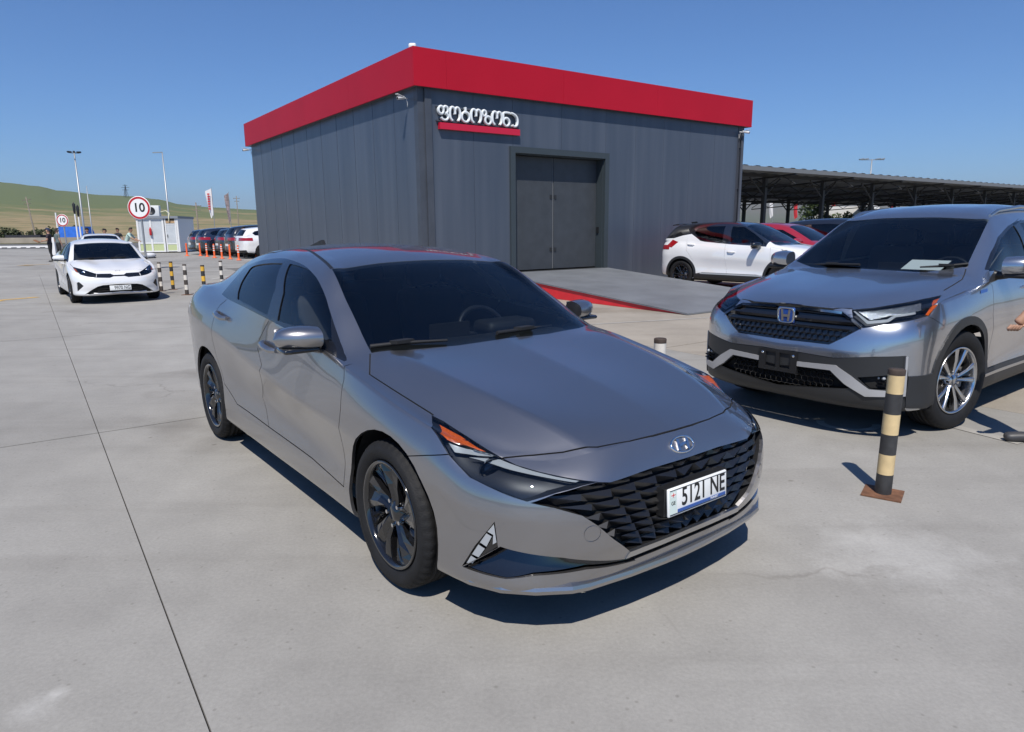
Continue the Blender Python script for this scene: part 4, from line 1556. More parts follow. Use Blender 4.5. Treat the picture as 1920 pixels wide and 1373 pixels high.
    for sg in (-1, 1):
        pts = [S.pick(1501.8, 577.5), S.pick(1540, 582), S.pick(1580, 587), S.pick(1598, 600), S.pick(1616, 615.5)]
        rows = []
        for p in pts:
            q = Vector((p.x + .006, p.y * sg, p.z))
            rows.append([q + Vector((-.03, 0, .014)), q + Vector((.004, 0, .010)), q + Vector((.006, 0, -.008)), q + Vector((-.02, 0, -.014))])
        c2 = MB()
        c2.grid(rows if sg > 0 else [r_[::-1] for r_ in rows], False)
        c2.build('chrome_bar', M_CHROME, gr)
    hl = S.part('headlight', 'headlight', M_LENS, car, 'pair')
    bk = S.part('headlight', 'lamp_bucket', M_LAMPIN, car, 'pair', inset=.05)
    for lb, nm, mt, ins in (('amber', 'amber_reflector', M_AMBER, .006), ('led_bank', 'led_bank', M_LEDBANK, .012), ('guide', 'light_guide', M_WHITELED, .006)):
        for k, o in enumerate(S.part(lb, nm, mt, car, 'pair', inset=ins, layer=1)):
            o.parent = hl[k]
    for k in range(2):
        bk[k].parent = hl[k]
    for k, o in enumerate(S.part('hybrid_mark', 'blue_badge', M_BLUE, car, 'pair', inset=-.003, layer=1)):
        o.parent = drs[k]
    # fog LEDs
    rc_ = S.pick(1655, 717)
    for sg in (1, -1):
        for k in range(3):
            m_ = MB()
            c = Vector((sx_(rc_.y, rc_.z + .02) - .02, (rc_.y + .03 - .035 * k) * sg, rc_.z + .022))
            m_.lathe([(0, .012), (.010, .010), (.013, 0), (.013, -.01)], 12, 'x', c)
            m_.build('fog_led', M_WHITELED, car)
        for dz in (-.005, -.028):
            m_ = MB()
            m_.obox((sx_(rc_.y, rc_.z) - .012, rc_.y * sg, rc_.z + dz), (.008, 0, 0), (0, .05, 0), (0, 0, .005))
            m_.build('fog_lamp_bar', M_BLACKGLOSS, car)
    # badge
    ec = Vector((sx_(0, S.pick(1475, 591).z) + .006, 0, S.pick(1475, 591).z))
    bd = MB()
    box_rounded(bd, ec.x - .004, 0, ec.z, .02, .135, .118, .03, 3)
    b0 = bd.build('badge', mat('badge_blue', (.02, .06, .25), .2, coat=1.0), car)
    rg = MB()

    def rr(w, h, x):
        out = []
        for k in range(32):
            a = 2 * math.pi * k / 32
            c, s = math.cos(a), math.sin(a)
            out.append((x, math.copysign(abs(c) ** .5, c) * w * (1 + .06 * s), ec.z + math.copysign(abs(s) ** .5, s) * h))
        return out
    x0 = ec.x + .006
    rg.grid([rr(.068, .060, x0 - .01), rr(.068, .060, x0 + .004), rr(.058, .050, x0 + .005), rr(.056, .048, x0 - .002)], True, close=True)
    for sg in (-1, 1):
        rg.prism([(x0, sg * .040, ec.z + .044), (x0, sg * .022, ec.z + .044), (x0, sg * .014, ec.z - .044), (x0, sg * .030, ec.z - .044)], (.006, 0, 0))
    rg.prism([(x0, -.02, ec.z + .006), (x0, .02, ec.z + .006), (x0, .018, ec.z - .012), (x0, -.018, ec.z - .012)], (.006, 0, 0))
    rg.build('badge_letter', M_CHROME, b0)
    # plate holder
    ph = MB()
    pc = S.pick(1457, 676)
    xh = sx_(0, pc.z) + .012
    ph.box(xh - .03, xh, -.155, .155, pc.z + .062, pc.z + .080)
    ph.box(xh - .03, xh, -.155, .155, pc.z - .078, pc.z - .052)
    for y0, y1 in ((-.155, -.10), (-.015, .015), (.10, .155)):
        ph.box(xh - .03, xh, y0, y1, pc.z - .052, pc.z + .062)
    ph.box(xh - .032, xh - .022, -.15, .15, pc.z - .06, pc.z + .07)
    ph.build('plate_holder', M_BLACKPL, car)
    for y in (-.125, .125):
        sc = MB()
        sc.lathe([(0, .004), (.008, .003), (.010, 0)], 10, 'x', (xh + .001, y, pc.z + .05))
        sc.build('holder_screw', M_CHROME, car)
    for sg in (-1, 1):
        mirror_part(car, (-.66, sg * 1.01, 1.175), sg, (.16, .24, .155), P, lower=M_BLACKPL)
        rl = MB()
        rp_ = [(x, .575, S.bvh.ray_cast(Vector((x, .575, 3)), Vector((0, 0, -1)))[0].z + dz) for x, dz in ((-1.15, .0), (-1.3, .022), (-1.8, .032), (-2.4, .032), (-2.85, .025), (-3.0, 0))]
        rl.tube([(q_[0], sg * q_[1], q_[2]) for q_ in rp_], [.012, .016, .017, .017, .015, .012], 8)
        rl.build('roof_rail', M_SATIN, car)
        hd = MB()
        for x in (-1.30, -2.25):
            hd = MB()
            z = 1.0 if x > -2 else 1.03
            y = S.bvh.find_nearest(Vector((x, .95, z)))[0].y
            hd.tube([(x + .10, sg * (y + .004), z - .004), (x + .07, sg * (y + .032), z), (x - .07, sg * (y + .032), z + .004), (x - .10, sg * (y + .004), z + .006)], [.012, .015, .015, .012], 8)
            hd.build('door_handle', P, car)
    wiper(car, [(p.x - .03, p.y * sg_, p.z + .028) for p, sg_ in [(S.pick(1812, 502), 1), (S.pick(1770, 506), 1), (S.pick(1721, 508), 1)]])
    wiper(car, [(wb[0].x - .04, -.05, wb[0].z + .035), (wb[0].x - .06, -.3, wb[0].z + .03), (wb[0].x - .12, -.6, wb[0].z + .01)])
    pp = MB()
    pp.obox((-.60, .34, 1.165), (.10, .0, -.035), (.0, .15, 0), (0.0007, 0, .002))
    pp.build('paper_sheet', M_WHITEPAPER, car)
    S.cut  # noqa
    underbody(car, -3.4, .55, .735, (0, -2.66), .425)
    add_wheels(car, 'suv', (0, -2.66), .90, .37, .247, .235, 'double', M_ALLOY, steer=R(-9), nuts=True)
    interior(car, (-.36, -.78, -1.30, -2.2), (1.11, .58), .68, mat('seat_grey', (.16, .16, .165), .8), M_LINER)
    return car


# ---------------------------------------------------------------- white sedan
def white_sedan():
    sc = .95
    pose = (-8.745, 15.216, -.919, sc)
    car = empty('sedan', (pose[0], pose[1], 0), pose[2], sc)
    tag(car, 'white sedan with a 9970 NG plate and dark mesh grille', 'car')
    P = paint('paint_white', (.80, .80, .80), 0.0, .45)
    S = Shell(SED_COLS, SED_ROWS, SED_LINES, sharp_rows=(2,), du=.045, dv=.045, pose=pose, side=-1)
    pk = S.picks
    low = lambda c: c.x > .05 and c.z < .9
    for ax in (0, -2.72):
        S.cut(circle(ax, .317, .366, 26), 'side', 'arch', pred=lambda c: c.y > .55 and c.z < .8)
    S.kill('arch')
    hi = lambda c: c.z > .84
    S.cut(SED['outer'], 'side', 'window_trim', pred=hi)
    S.cut(SED['front_glass'], 'side', 'front_glass', pred=hi)
    S.cut(SED['rear_glass'], 'side', 'rear_glass', pred=hi)
    S.cut(SED['ws'], 'top', 'windshield', pred=lambda c: c.z > .86)
    S.cut([(-2.80, -.02), (-2.81, .30), (-2.86, .47), (-3.2, .55), (-3.27, .3), (-3.28, -.02)], 'top', 'rear_window')
    S.cut(pk([(136.2, 500), (150.4, 504), (165, 508.5), (181, 513.4), (181, 521), (166.7, 519.5), (150.4, 515), (141, 508.5)]), 'diag', 'headlight', pred=low)
    S.cut(pk([(137.5, 502.5), (142, 504.5), (147, 511.5), (141, 507.5)]), 'diag', 'amber', 1, low)
    g = pk([(181, 513.4), (207, 513), (213, 515.6)])
    gb = pk([(213, 518.6), (206, 521.3), (181, 521)])
    S.cut([(p.y, p.z) for p in g] + [(-.02, g[-1].z), (-.02, gb[0].z)] + [(p.y, p.z) for p in gb], 'front', 'grille', pred=low)
    it = pk([(157.9, 553.4), (172, 544), (183, 537.6), (193, 535)])
    ib = S.pick(186, 550.7)
    S.cut([(p.y, p.z) for p in it] + [(-.02, S.pick(214, 532.9).z), (-.02, S.pick(214, 547.3).z), (ib.y, ib.z)], 'front', 'lower_intake', pred=low)
    S.cut([(p.y, p.z) for p in pk([(143.6, 530.4), (148, 529), (157, 536.5), (145, 547.3)])], 'front', 'corner_vent', pred=low)
    for ln in SED['lines']:
        S.strip(ln, 'side', .007, pred=lambda c: c.y > .6)
    S.strip(SED['hood'], 'top', .008, pred=lambda c: c.z > .6)
    hz = S.pick(200, 506.5)
    S.strip([(hz.x - .02, .62), (hz.x, .3), (hz.x + .008, -.01)], 'top', .006, pred=lambda c: c.z > .6)
    S.freeze()
    body = [f for f in S.bm.faces if f[S.lab] == 0]
    S.part(None, 'body', [P, M_LINER], car, thick=.018, faces=[f for f in body if f.calc_center_median().z > .9])
    S.part(None, 'lower_body', [P, M_DARK], car, thick=.015, faces=[f for f in body if f.calc_center_median().z <= .9])
    S.part('gap', 'shut_line', M_DARK, car, inset=.008)
    S.part('window_trim', 'window_trim', [M_TRIM, M_LINER], car, 'pair', thick=.012)
    S.part('front_glass', 'front_side_window', M_SIDEGL, car, 'pair', inset=.006)
    S.part('rear_glass', 'rear_side_window', M_PRIVGL, car, 'pair', inset=.006)
    S.part('windshield', 'windshield', M_WS, car, inset=.002)
    S.part('rear_window', 'rear_window', M_PRIVGL, car, inset=.002)
    hl = S.part('headlight', 'headlight', M_LENS, car, 'pair')
    bk = S.part('headlight', 'lamp_bucket', M_LAMPIN, car, 'pair', inset=.04)
    am = S.part('amber', 'amber_reflector', M_AMBER, car, 'pair', inset=.005, layer=1)
    pc = S.pick(156, 511.5)
    for k in range(2):
        bk[k].parent = hl[k]
        am[k].parent = hl[k]
        sg = -1 if k == 0 else 1
        pr = MB()
        d = Vector((.9, .4 * sg, 0)).normalized()
        c = Vector((pc.x, pc.y * sg, pc.z)) - d * .03
        pr.tube([c, c + d * .01, c + d * .018], [.04, .034, .006], 16, caps=False)
        pr.build('projector_lens', M_REFL, hl[k])
    S.part('grille', 'grille', M_BLACKGLOSS, car, inset=.012)
    lo = S.part('lower_intake', 'lower_intake', M_DARK, car, inset=.03)[0]
    S.part('corner_vent', 'corner_vent', M_BLACKPL, car, 'pair', inset=.02)

    def sx_(y, z):
        h = S.bvh.ray_cast(Vector((2, abs(y), z)), Vector((-1, 0, 0)))
        return h[0].x if h[0] else .85
    z0 = S.pick(214, 541).z
    for dz in (-.045, 0.0, .035):
        bb = MB()
        rows = []
        for k in range(13):
            y = -.44 + .88 * k / 12
            x = sx_(y, z0) - .02
            rows.append([(x, y, z0 + dz - .006), (x + .01, y, z0 + dz), (x, y, z0 + dz + .006)])
        bb.grid(rows, False)
        bb.build('intake_bar', M_BLACKPL, lo)
    tr = MB()
    zt = S.pick(214, 550).z
    rows = []
    for k in range(15):
        y = -.52 + 1.04 * k / 14
        x = sx_(y, zt) + .004
        rows.append([(x, y, zt - .012 + .09 * max(0, abs(y) - .36)), (x + .008, y, zt + .09 * max(0, abs(y) - .36)), (x, y, zt + .014 + .09 * max(0, abs(y) - .36))])
    tr.grid(rows, False)
    tr.build('bumper_garnish', M_SATIN, car)
    plate(car, (sx_(0, z0) + .004, 0, z0 + .01), .42, .115, .05, '9970 NG', blue=False)
    tx = text_obj('badge', 'KIA', .05, M_CHROME, car, extrude=.003)
    ez = S.pick(214, 508.5).z
    tx.matrix_local = Matrix(((0, 0, 1, sx_(0, ez) + .003), (1.5, 0, 0, 0), (0, 1, 0, ez), (0, 0, 0, 1)))
    for sg in (-1, 1):
        mirror_part(car, (-.72, sg * .975, .985), sg, (.15, .22, .125), P)
        for x, z in ((-1.25, .845), (-2.2, .90)):
            y = S.bvh.find_nearest(Vector((x, .95, z)))[0].y
            hd = MB()
            hd.tube([(x + .10, sg * (y + .004), z), (x + .06, sg * (y + .03), z), (x - .06, sg * (y + .03), z), (x - .10, sg * (y + .004), z)], [.012, .015, .015, .012], 8)
            hd.build('door_handle', P, car)
    wiper(car, [(-.44, -.62, .955), (-.46, -.35, .965), (-.44, -.02, .97)])
    wiper(car, [(-.43, .05, .97), (-.47, .3, .965), (-.50, .58, .955)])
    underbody(car, -3.45, .50, .70, (0, -2.72), .39)
    add_wheels(car, 'hero2', (0, -2.72), .895, .317, .229, .215, 'multi', M_ALLOYDK)
    interior(car, (-.45, -.85, -1.35, -2.25), (.90, .38), .66, M_SEAT, M_LINER)


# ---------------------------------------------------------------- white crossover with a black roof
def crossover():
    pose = (6.639, 15.959, -.827, 1.0)
    car = empty('crossover', (pose[0], pose[1], 0), pose[2])
    tag(car, 'white compact crossover with black roof and black wheels backed up to the wall', 'car')
    P = paint('paint_white', (.80, .80, .80), 0.0, .45)

    def tf(p):
        x = p[0] * .985 if p[0] < 0 else p[0] * .90
        if p[0] < -2.66:
            x = -2.62 + (p[0] + 2.66) * .73
        z = p[2] if p[2] < .4 else .4 + (p[2] - .4) * .945
        return (x, p[1] * .965, z)
    S = Shell(SUV_COLS, SUV_ROWS, SUV_LINES, sharp_rows=(2,), du=.045, dv=.045, pose=pose, side=-1, xcowl=-.35, xdeck=-3.0, tf=tf)
    pk = S.picks
    for ax in (0, -2.62):
        S.cut(circle(ax, .335, .385, 28), 'side', 'arch', pred=lambda c: c.y > .5 and c.z < .9)
    S.kill('arch')
    belt = pk([(1264, 447), (1280, 442), (1297, 439), (1305, 445), (1313, 451.7), (1321, 453.5), (1371.7, 458.5), (1410, 461), (1438, 463)])
    bl = [(p.x, p.z) for p in belt]
    S.cut(bl + [(-.42, bl[-1][1] + .005), (-.42, 1.75), (-3.6, 1.75), (-3.6, bl[0][1] - .02)], 'side', 'upper', pred=lambda c: c.z > .8, minfacing=-2)
    hi = lambda c: c.z > .9
    S.cut(pk([(1303, 437), (1309, 429), (1325, 425), (1361, 424), (1355, 453.5), (1321, 451), (1313, 449)]), 'side', 'rear_glass', pred=hi)
    S.cut(pk([(1370, 455.5), (1374.5, 424.5), (1397, 426), (1415, 438), (1432, 452.5), (1437, 459)]), 'side', 'front_glass', pred=hi)
    wsb = pk([(1462, 461)])[0]
    S.cut([(wsb.x + .10, -.02), (wsb.x + .07, .35), (wsb.x, wsb.y - .02), (-1.05, .565), (-1.12, .3), (-1.13, -.02)], 'top', 'windshield', pred=lambda c: c.z > .95)
    S.cut([(-.02, 1.17), (.50, 1.17), (.47, 1.40), (-.02, 1.43)], 'rear', 'rear_window', pred=lambda c: c.x < -2.9)
    S.cut(pk([(1250, 462), (1261.7, 449.5), (1272, 454), (1259.5, 464)]), 'side', 'tail_lamp', pred=lambda c: c.x < -2.7, minfacing=-.3)
    S.cut([(.45, .95), (.9, .93), (.9, 1.05), (.5, 1.02)], 'rear', 'tail_lamp', pred=lambda c: c.x < -3.0)
    sd = lambda c: c.y > .6
    for ax in (0, -2.62):
        S.cut([(x, z) for x, z in circle(ax, .335, .445, 26, -35, 215)], 'side', 'cladding', pred=lambda c: c.y > .55 and c.z < .9 and c.x < .55)
    S.cut([(-.35, .15), (-.35, .37), (-.6, .40), (-2.0, .40), (-2.3, .34), (-2.3, .15)], 'side', 'cladding', pred=sd)
    S.strip([(-.45, .375), (-2.05, .375)], 'side', .03, 'sill_trim', pred=sd)
    S.strip(pk([(1445, 464), (1444, 490), (1443, 520)]), 'side', .006, pred=sd)
    S.strip(pk([(1361, 458), (1358, 485), (1362, 515)]), 'side', .006, pred=sd)
    S.strip(pk([(1288, 447), (1287, 470), (1300, 490)]), 'side', .006, pred=sd)
    S.strip([(-.28, .80), (.0, .84), (.3, .80)], 'top', .006, pred=lambda c: c.z > .8)
    S.freeze()
    MB_ = paint('paint_black', (.008, .008, .009), 0.0, .3)
    body = [f for f in S.bm.faces if f[S.lab] == 0]
    S.part(None, 'lower_body', [P, M_DARK], car, thick=.015, faces=body)
    S.part('upper', 'roof', [MB_, M_LINERDK], car, thick=.015)
    S.part('gap', 'shut_line', M_DARK, car, inset=.008)
    S.part('front_glass', 'front_side_window', M_SIDEGL, car, 'pair', inset=.004)
    S.part('rear_glass', 'rear_side_window', M_PRIVGL, car, 'pair', inset=.004)
    S.part('windshield', 'windshield', M_WS, car, inset=.002)
    S.part('rear_window', 'rear_window', M_PRIVGL, car, inset=.002)
    S.part('tail_lamp', 'tail_lamp', M_REDLENS, car, 'pair', inset=-.006, lip=.01)
    S.part('cladding', 'wheel_arch_cladding', [M_GREYPL, M_DARK], car, 'pair', inset=-.006, thick=.02)
    S.part('sill_trim', 'sill_trim', M_WHITELED, car, 'pair', inset=-.010, lip=.008)
    for sg in (-1, 1):
        mirror_part(car, (-.60, sg * .97, 1.07), sg, (.15, .22, .14), M_BLACKGLOSS)
        for px in ((1296, 459), (1371, 473)):
            h = S.pick(*px)
            hd = MB()
            hd.tube([(h.x + .10, sg * (h.y + .004), h.z), (h.x + .06, sg * (h.y + .03), h.z + .002), (h.x - .06, sg * (h.y + .03), h.z + .006), (h.x - .10, sg * (h.y + .004), h.z + .008)], [.012, .015, .015, .012], 8)
            hd.build('door_handle', P, car)
    sp = MB()
    sp.prism([(-2.95, -.50, 1.545), (-2.95, .50, 1.545), (-3.16, .47, 1.515), (-3.16, -.47, 1.515)], (0, 0, .022))
    sp.build('rear_spoiler', MB_, car)
    an = MB()
    an.prism([(-2.72, -.012, 1.575), (-2.72, .012, 1.575), (-2.88, .014, 1.56), (-2.88, -.014, 1.56)], (-.04, 0, .045))
    an.build('roof_antenna', M_BLACKPL, car)
    underbody(car, -3.1, .5, .68, (0, -2.62), .40)
    add_wheels(car, 'cross', (0, -2.62), .87, .335, .225, .205, 'multi', M_BLACKGLOSS)
    interior(car, (-.36, -.78, -1.25, -2.1), (1.06, .50), .64, M_SEAT, M_LINERDK)
    return car


# ---------------------------------------------------------------- cars parked further off (one shell, several paints)
def far_suv_template(key, pmat, tfk=1.0, lo=False):
    car = empty('suv')

    def tf(p):
        z = p[2] if p[2] < .45 else .45 + (p[2] - .45) * tfk
        return (p[0], p[1], z)
    S = Shell(SUV_COLS, SUV_ROWS, SUV_LINES, sharp_rows=(2,), du=.10, dv=.09, pose=(0, 0, 0, 1), side=1, xcowl=-.35, xdeck=-3.0, tf=tf)
    zz = lambda z: tf((0, 0, z))[2]
    for ax in (0, -2.66):
        S.cut(circle(ax, .36, .41, 16), 'side', 'arch', pred=lambda c: c.y > .55 and c.z < .95)
    S.kill('arch')
    hi = lambda c: c.z > zz(1.05)
    S.cut([(-.55, zz(1.13)), (-.85, zz(1.30)), (-1.2, zz(1.47)), (-1.9, zz(1.52)), (-2.6, zz(1.50)), (-2.95, zz(1.44)), (-3.1, zz(1.34)), (-2.98, zz(1.22)), (-1.6, zz(1.155))], 'side', 'side_glass', pred=hi)
    S.cut([(-.30, -.02), (-.33, .4), (-.40, .69), (-1.08, .56), (-1.13, .3), (-1.14, -.02)], 'top', 'windshield', pred=hi)
    S.cut([(-.02, zz(1.20)), (.56, zz(1.20)), (.49, zz(1.50)), (-.02, zz(1.53))], 'rear', 'rear_window', pred=lambda c: c.x < -3.2)
    S.cut([(.36, .98), (.9, .93), (.9, 1.10), (.55, 1.08)], 'rear', 'tail_lamp', pred=lambda c: c.x < -3.1)
    S.cut([(-3.28, .95), (-3.25, 1.08), (-3.7, 1.1), (-3.7, .93)], 'side', 'tail_lamp', pred=lambda c: c.x < -3.1)
    S.cut([(-.02, .25), (.8, .25), (.8, .45), (-.02, .42)], 'rear', 'cladding', pred=lambda c: c.x < -3.1)
    S.cut([(-.02, .62), (.26, .62), (.26, .75), (-.02, .75)], 'rear', 'plate', pred=lambda c: c.x < -3.1)
    S.cut([(.40, .70), (.75, .74), (.72, .84), (.45, .80)], 'front', 'headlight', pred=lambda c: c.x > .3)
    S.cut([(-.02, .62), (.42, .66), (.40, .80), (-.02, .82)], 'front', 'grille', pred=lambda c: c.x > .3)
    S.freeze()
    S.part('', 'lower_body', [pmat, M_DARK], car, thick=.02)
    S.part('side_glass', 'side_windows', M_PRIVGL, car, 'pair', inset=.005)
    S.part('windshield', 'windshield', M_PRIVGL, car, inset=.003)
    S.part('rear_window', 'rear_window', M_PRIVGL, car, inset=.003)
    S.part('tail_lamp', 'tail_lamp', M_REDLENS, car, 'pair', inset=-.005)
    S.part('cladding', 'rear_bumper_trim', M_GREYPL, car, inset=-.004)
    S.part('plate', 'number_plate', M_PLATE, car, inset=-.006)
    S.part('headlight', 'headlight', M_LAMPIN, car, 'pair')
    S.part('grille', 'grille', M_BLACKPL, car)
    for sg in (-1, 1):
        mirror_part(car, (-.66, sg * 1.0, zz(1.16)), sg, (.15, .22, .15), pmat)
    underbody(car, -3.4, .55, .72, (0, -2.66), .42)
    add_wheels(car, 'far' + key, (0, -2.66), .90, .36, .235, .225, 'multi', M_ALLOYDK)
    for ch in car.children:
        pass
    return car
# ---------------------------------------------------------------- cars
hero_car()
crv()
white_sedan()
crossover()
# ---------------------------------------------------------------- the place
def ground_material(name, c1, c2, scale=.35, rough=.85, grain=.08, stain=None, patches=()):
    m = bpy.data.materials.new(name)
    m.use_nodes = True
    nt = m.node_tree
    b = nt.nodes['Principled BSDF']
    b.inputs['Roughness'].default_value = rough
    b.inputs['Specular IOR Level'].default_value = .3
    geo = nt.nodes.new('ShaderNodeNewGeometry')
    pos = geo.outputs['Position']

    def noise(s, d=6, rgh=.6):
        n = nt.nodes.new('ShaderNodeTexNoise')
        n.inputs['Scale'].default_value = s
        n.inputs['Detail'].default_value = d
        n.inputs['Roughness'].default_value = rgh
        nt.links.new(pos, n.inputs['Vector'])
        return n.outputs['Fac']

    def ramp(src, p0, p1, a, b_):
        r = nt.nodes.new('ShaderNodeValToRGB')
        r.color_ramp.elements[0].position = p0
        r.color_ramp.elements[1].position = p1
        r.color_ramp.elements[0].color = (*a, 1)
        r.color_ramp.elements[1].color = (*b_, 1)
        nt.links.new(src, r.inputs['Fac'])
        return r.outputs['Color']

    def mul(a, b_, f=1.0, mode='MULTIPLY'):
        x = nt.nodes.new('ShaderNodeMix')
        x.data_type = 'RGBA'
        x.blend_type = mode
        x.inputs[0].default_value = f
        nt.links.new(a, x.inputs[6])
        nt.links.new(b_, x.inputs[7])
        return x.outputs[2]
    base = ramp(noise(scale), .3, .7, c1, c2)
    g1 = ramp(noise(60, 4, .7), .25, .75, (1 - grain * 1.6,) * 3, (1 + grain,) * 3)
    g2 = ramp(noise(2.2, 8, .7), .3, .72, (1 - grain * 1.2,) * 3, (1 + grain * .8,) * 3)
    c = mul(mul(base, g1), g2)
    if stain:
        st = ramp(noise(stain[0], 5, .55), stain[1], stain[1] + .06, (1, 1, 1), stain[2])
        c = mul(c, st)
        sp = nt.nodes.new('ShaderNodeTexVoronoi')
        sp.inputs['Scale'].default_value = 1.6
        sp.inputs['Randomness'].default_value = 1.0
        nt.links.new(pos, sp.inputs['Vector'])
        dots = ramp(sp.outputs['Distance'], .022, .035, (.72, .70, .68), (1, 1, 1))
        c = mul(c, dots)
    if stain:      # old tyre scuffs: stretched noise
        mp = nt.nodes.new('ShaderNodeMapping')
        mp.inputs['Rotation'].default_value = (0, 0, R(35))
        mp.inputs['Scale'].default_value = (.25, 2.6, 1)
        nt.links.new(pos, mp.inputs['Vector'])
        n5 = nt.nodes.new('ShaderNodeTexNoise')
        n5.inputs['Scale'].default_value = 1.1
        n5.inputs['Detail'].default_value = 7
        nt.links.new(mp.outputs['Vector'], n5.inputs['Vector'])
        c = mul(c, ramp(n5.outputs['Fac'], .52, .72, (1, 1, 1), (.86, .855, .85)))
    if stain:      # hairline cracks, only here and there
        dn = nt.nodes.new('ShaderNodeTexNoise')
        dn.inputs['Scale'].default_value = 1.7
        dn.inputs['Detail'].default_value = 6
        nt.links.new(pos, dn.inputs['Vector'])
        va = nt.nodes.new('ShaderNodeVectorMath')
        va.operation = 'MULTIPLY_ADD'
        nt.links.new(dn.outputs['Color'], va.inputs[0])
        va.inputs[1].default_value = (.9, .9, 0)
        nt.links.new(pos, va.inputs[2])
        vo = nt.nodes.new('ShaderNodeTexVoronoi')
        vo.feature = 'DISTANCE_TO_EDGE'
        vo.inputs['Scale'].default_value = .22
        nt.links.new(va.outputs[0], vo.inputs['Vector'])
        ck = ramp(vo.outputs['Distance'], .0006, .0022, (.80, .79, .78), (1, 1, 1))
        mx = nt.nodes.new('ShaderNodeMix')
        mx.data_type = 'RGBA'
        nt.links.new(ramp(noise(.35, 3), .50, .56, (0, 0, 0), (1, 1, 1)), mx.inputs[0])
        mx.inputs[6].default_value = (1, 1, 1, 1)
        nt.links.new(ck, mx.inputs[7])
        c = mul(c, mx.outputs[2])
        v2 = nt.nodes.new('ShaderNodeTexVoronoi')
        v2.inputs['Scale'].default_value = 14
        nt.links.new(pos, v2.inputs['Vector'])
        c = mul(c, ramp(v2.outputs['Distance'], .05, .12, (.80, .79, .78), (1, 1, 1)))
    for (pc, pr) in patches:      # worn pale patches
        vd = nt.nodes.new('ShaderNodeVectorMath')
        vd.operation = 'DISTANCE'
        nt.links.new(pos, vd.inputs[0])
        vd.inputs[1].default_value = pc
        ad = nt.nodes.new('ShaderNodeMath')
        ad.operation = 'MULTIPLY_ADD'
        nt.links.new(noise(3.0, 8, .7), ad.inputs[0])
        ad.inputs[1].default_value = pr * 1.6
        nt.links.new(vd.outputs['Value'], ad.inputs[2])
        pm = ramp(ad.outputs[0], max(.01, pr * .9), pr * 1.7, (1.30, 1.31, 1.33), (1, 1, 1))
        c = mul(c, pm)
    nt.links.new(c, b.inputs['Base Color'])
    bp = nt.nodes.new('ShaderNodeBump')
    bp.inputs['Strength'].default_value = .25
    bp.inputs['Distance'].default_value = .004
    nt.links.new(noise(90, 5, .7), bp.inputs['Height'])
    nt.links.new(bp.outputs['Normal'], b.inputs['Normal'])
    return m


def sheet(name, pts, z, m, kind='structure', label=None):
    g = MB()
    g.add([(p[0], p[1], z) for p in pts], [tuple(range(len(pts)))])
    o = g.build(name, m)
    if sum((pts[i][0] * pts[(i + 1) % len(pts)][1] - pts[(i + 1) % len(pts)][0] * pts[i][1]) for i in range(len(pts))) < 0:
        o.data.flip_normals()
    tag(o, label, kind=kind)
    return o


M_CONC = ground_material('concrete', (.262, .252, .234), (.365, .353, .328), .28, .8, .085, (.5, .58, (.84, .83, .82)), [(G(60, 1330), .10), (G(110, 1300), .05), (G(1700, 1040), .7)])
M_CONCW = ground_material('concrete_warm', (.285, .255, .215), (.40, .36, .305), .3, .8, .08, (.45, .58, (.84, .82, .79)), [(G(1760, 1015), .95), (G(1880, 1090), .6), (G(1600, 1000), .5)])
M_FIELD = ground_material('dry_grass_field', (.075, .085, .03), (.16, .13, .062), .03, .95, .2)
M_ASPH = ground_material('asphalt', (.10, .10, .10), (.15, .147, .14), .1, .9, .1)
M_JOINT = mat('joint_sealant', (.13, .12, .11), .9)
sheet('ground', [(-9000, -200), (9000, -200), (9000, 16000), (-9000, 16000)], -.16, M_FIELD)
sheet('parking_lot', [(-75, -12), (60, -12), (75, 75), (-30, 95), (-64, 88)], -.014, M_CONC)
BA = .62
E1, E2 = Vector((math.cos(BA), math.sin(BA), 0)), Vector((-math.sin(BA), math.cos(BA), 0))
UJ = Vector((.571, -.821, 0)).normalized()
VJ = Vector((-UJ.y, UJ.x, 0))
if VJ.x < 0:
    VJ = -VJ
J0 = Vector((-3.13, 5.0, 0))
pv = tag(MB().add([(-14, -4, 0), (14, -4, 0), (14, 20, 0), (-14, 20, 0)], [(0, 1, 2, 3)]).build('pavement', M_JOINT, loc=(0, 0, -.0135)), kind='structure')
pv.location.z = -.0135
SLU, SLV = 5.95, 6.1
for i in range(-4, 3):
    for j in range(-3, 4):
        a = J0 + UJ * (i * SLU) + VJ * (j * SLV)
        q = [a + UJ * .010 + VJ * .003, a + UJ * (SLU - .010) + VJ * .003, a + UJ * (SLU - .010) + VJ * (SLV - .003), a + UJ * .010 + VJ * (SLV - .003)]
        cc = sum(q, Vector()) / 4
        if cc.y < -5 or cc.length > 27:
            continue
        s = MB()
        s.prism([(p.x, p.y, -.012) for p in q], (0, 0, .012))
        o = s.build('concrete_slab', M_CONC if j < 1 else M_CONCW)
        o.parent = pv
        o.location = (0, 0, .0135)
pv.data.vertices.foreach_set('co', [c for p in [(J0 + UJ * (-4 * SLU) + VJ * (-3 * SLV)), (J0 + UJ * (3 * SLU) + VJ * (-3 * SLV)), (J0 + UJ * (3 * SLU) + VJ * (4 * SLV)), (J0 + UJ * (-4 * SLU) + VJ * (4 * SLV))] for c in (p.x, p.y, 0)])
if pv.data.polygons[0].normal.z < 0:
    pv.data.flip_normals()
pv.data.update()

# painted markings
M_LINE = mat('worn_white_paint', (.62, .61, .58), .7, noise=(6, .3, (.36, .35, .32)))
M_YEL = mat('worn_yellow_paint', (.62, .36, .06), .7, noise=(8, .3, (.4, .28, .12)))


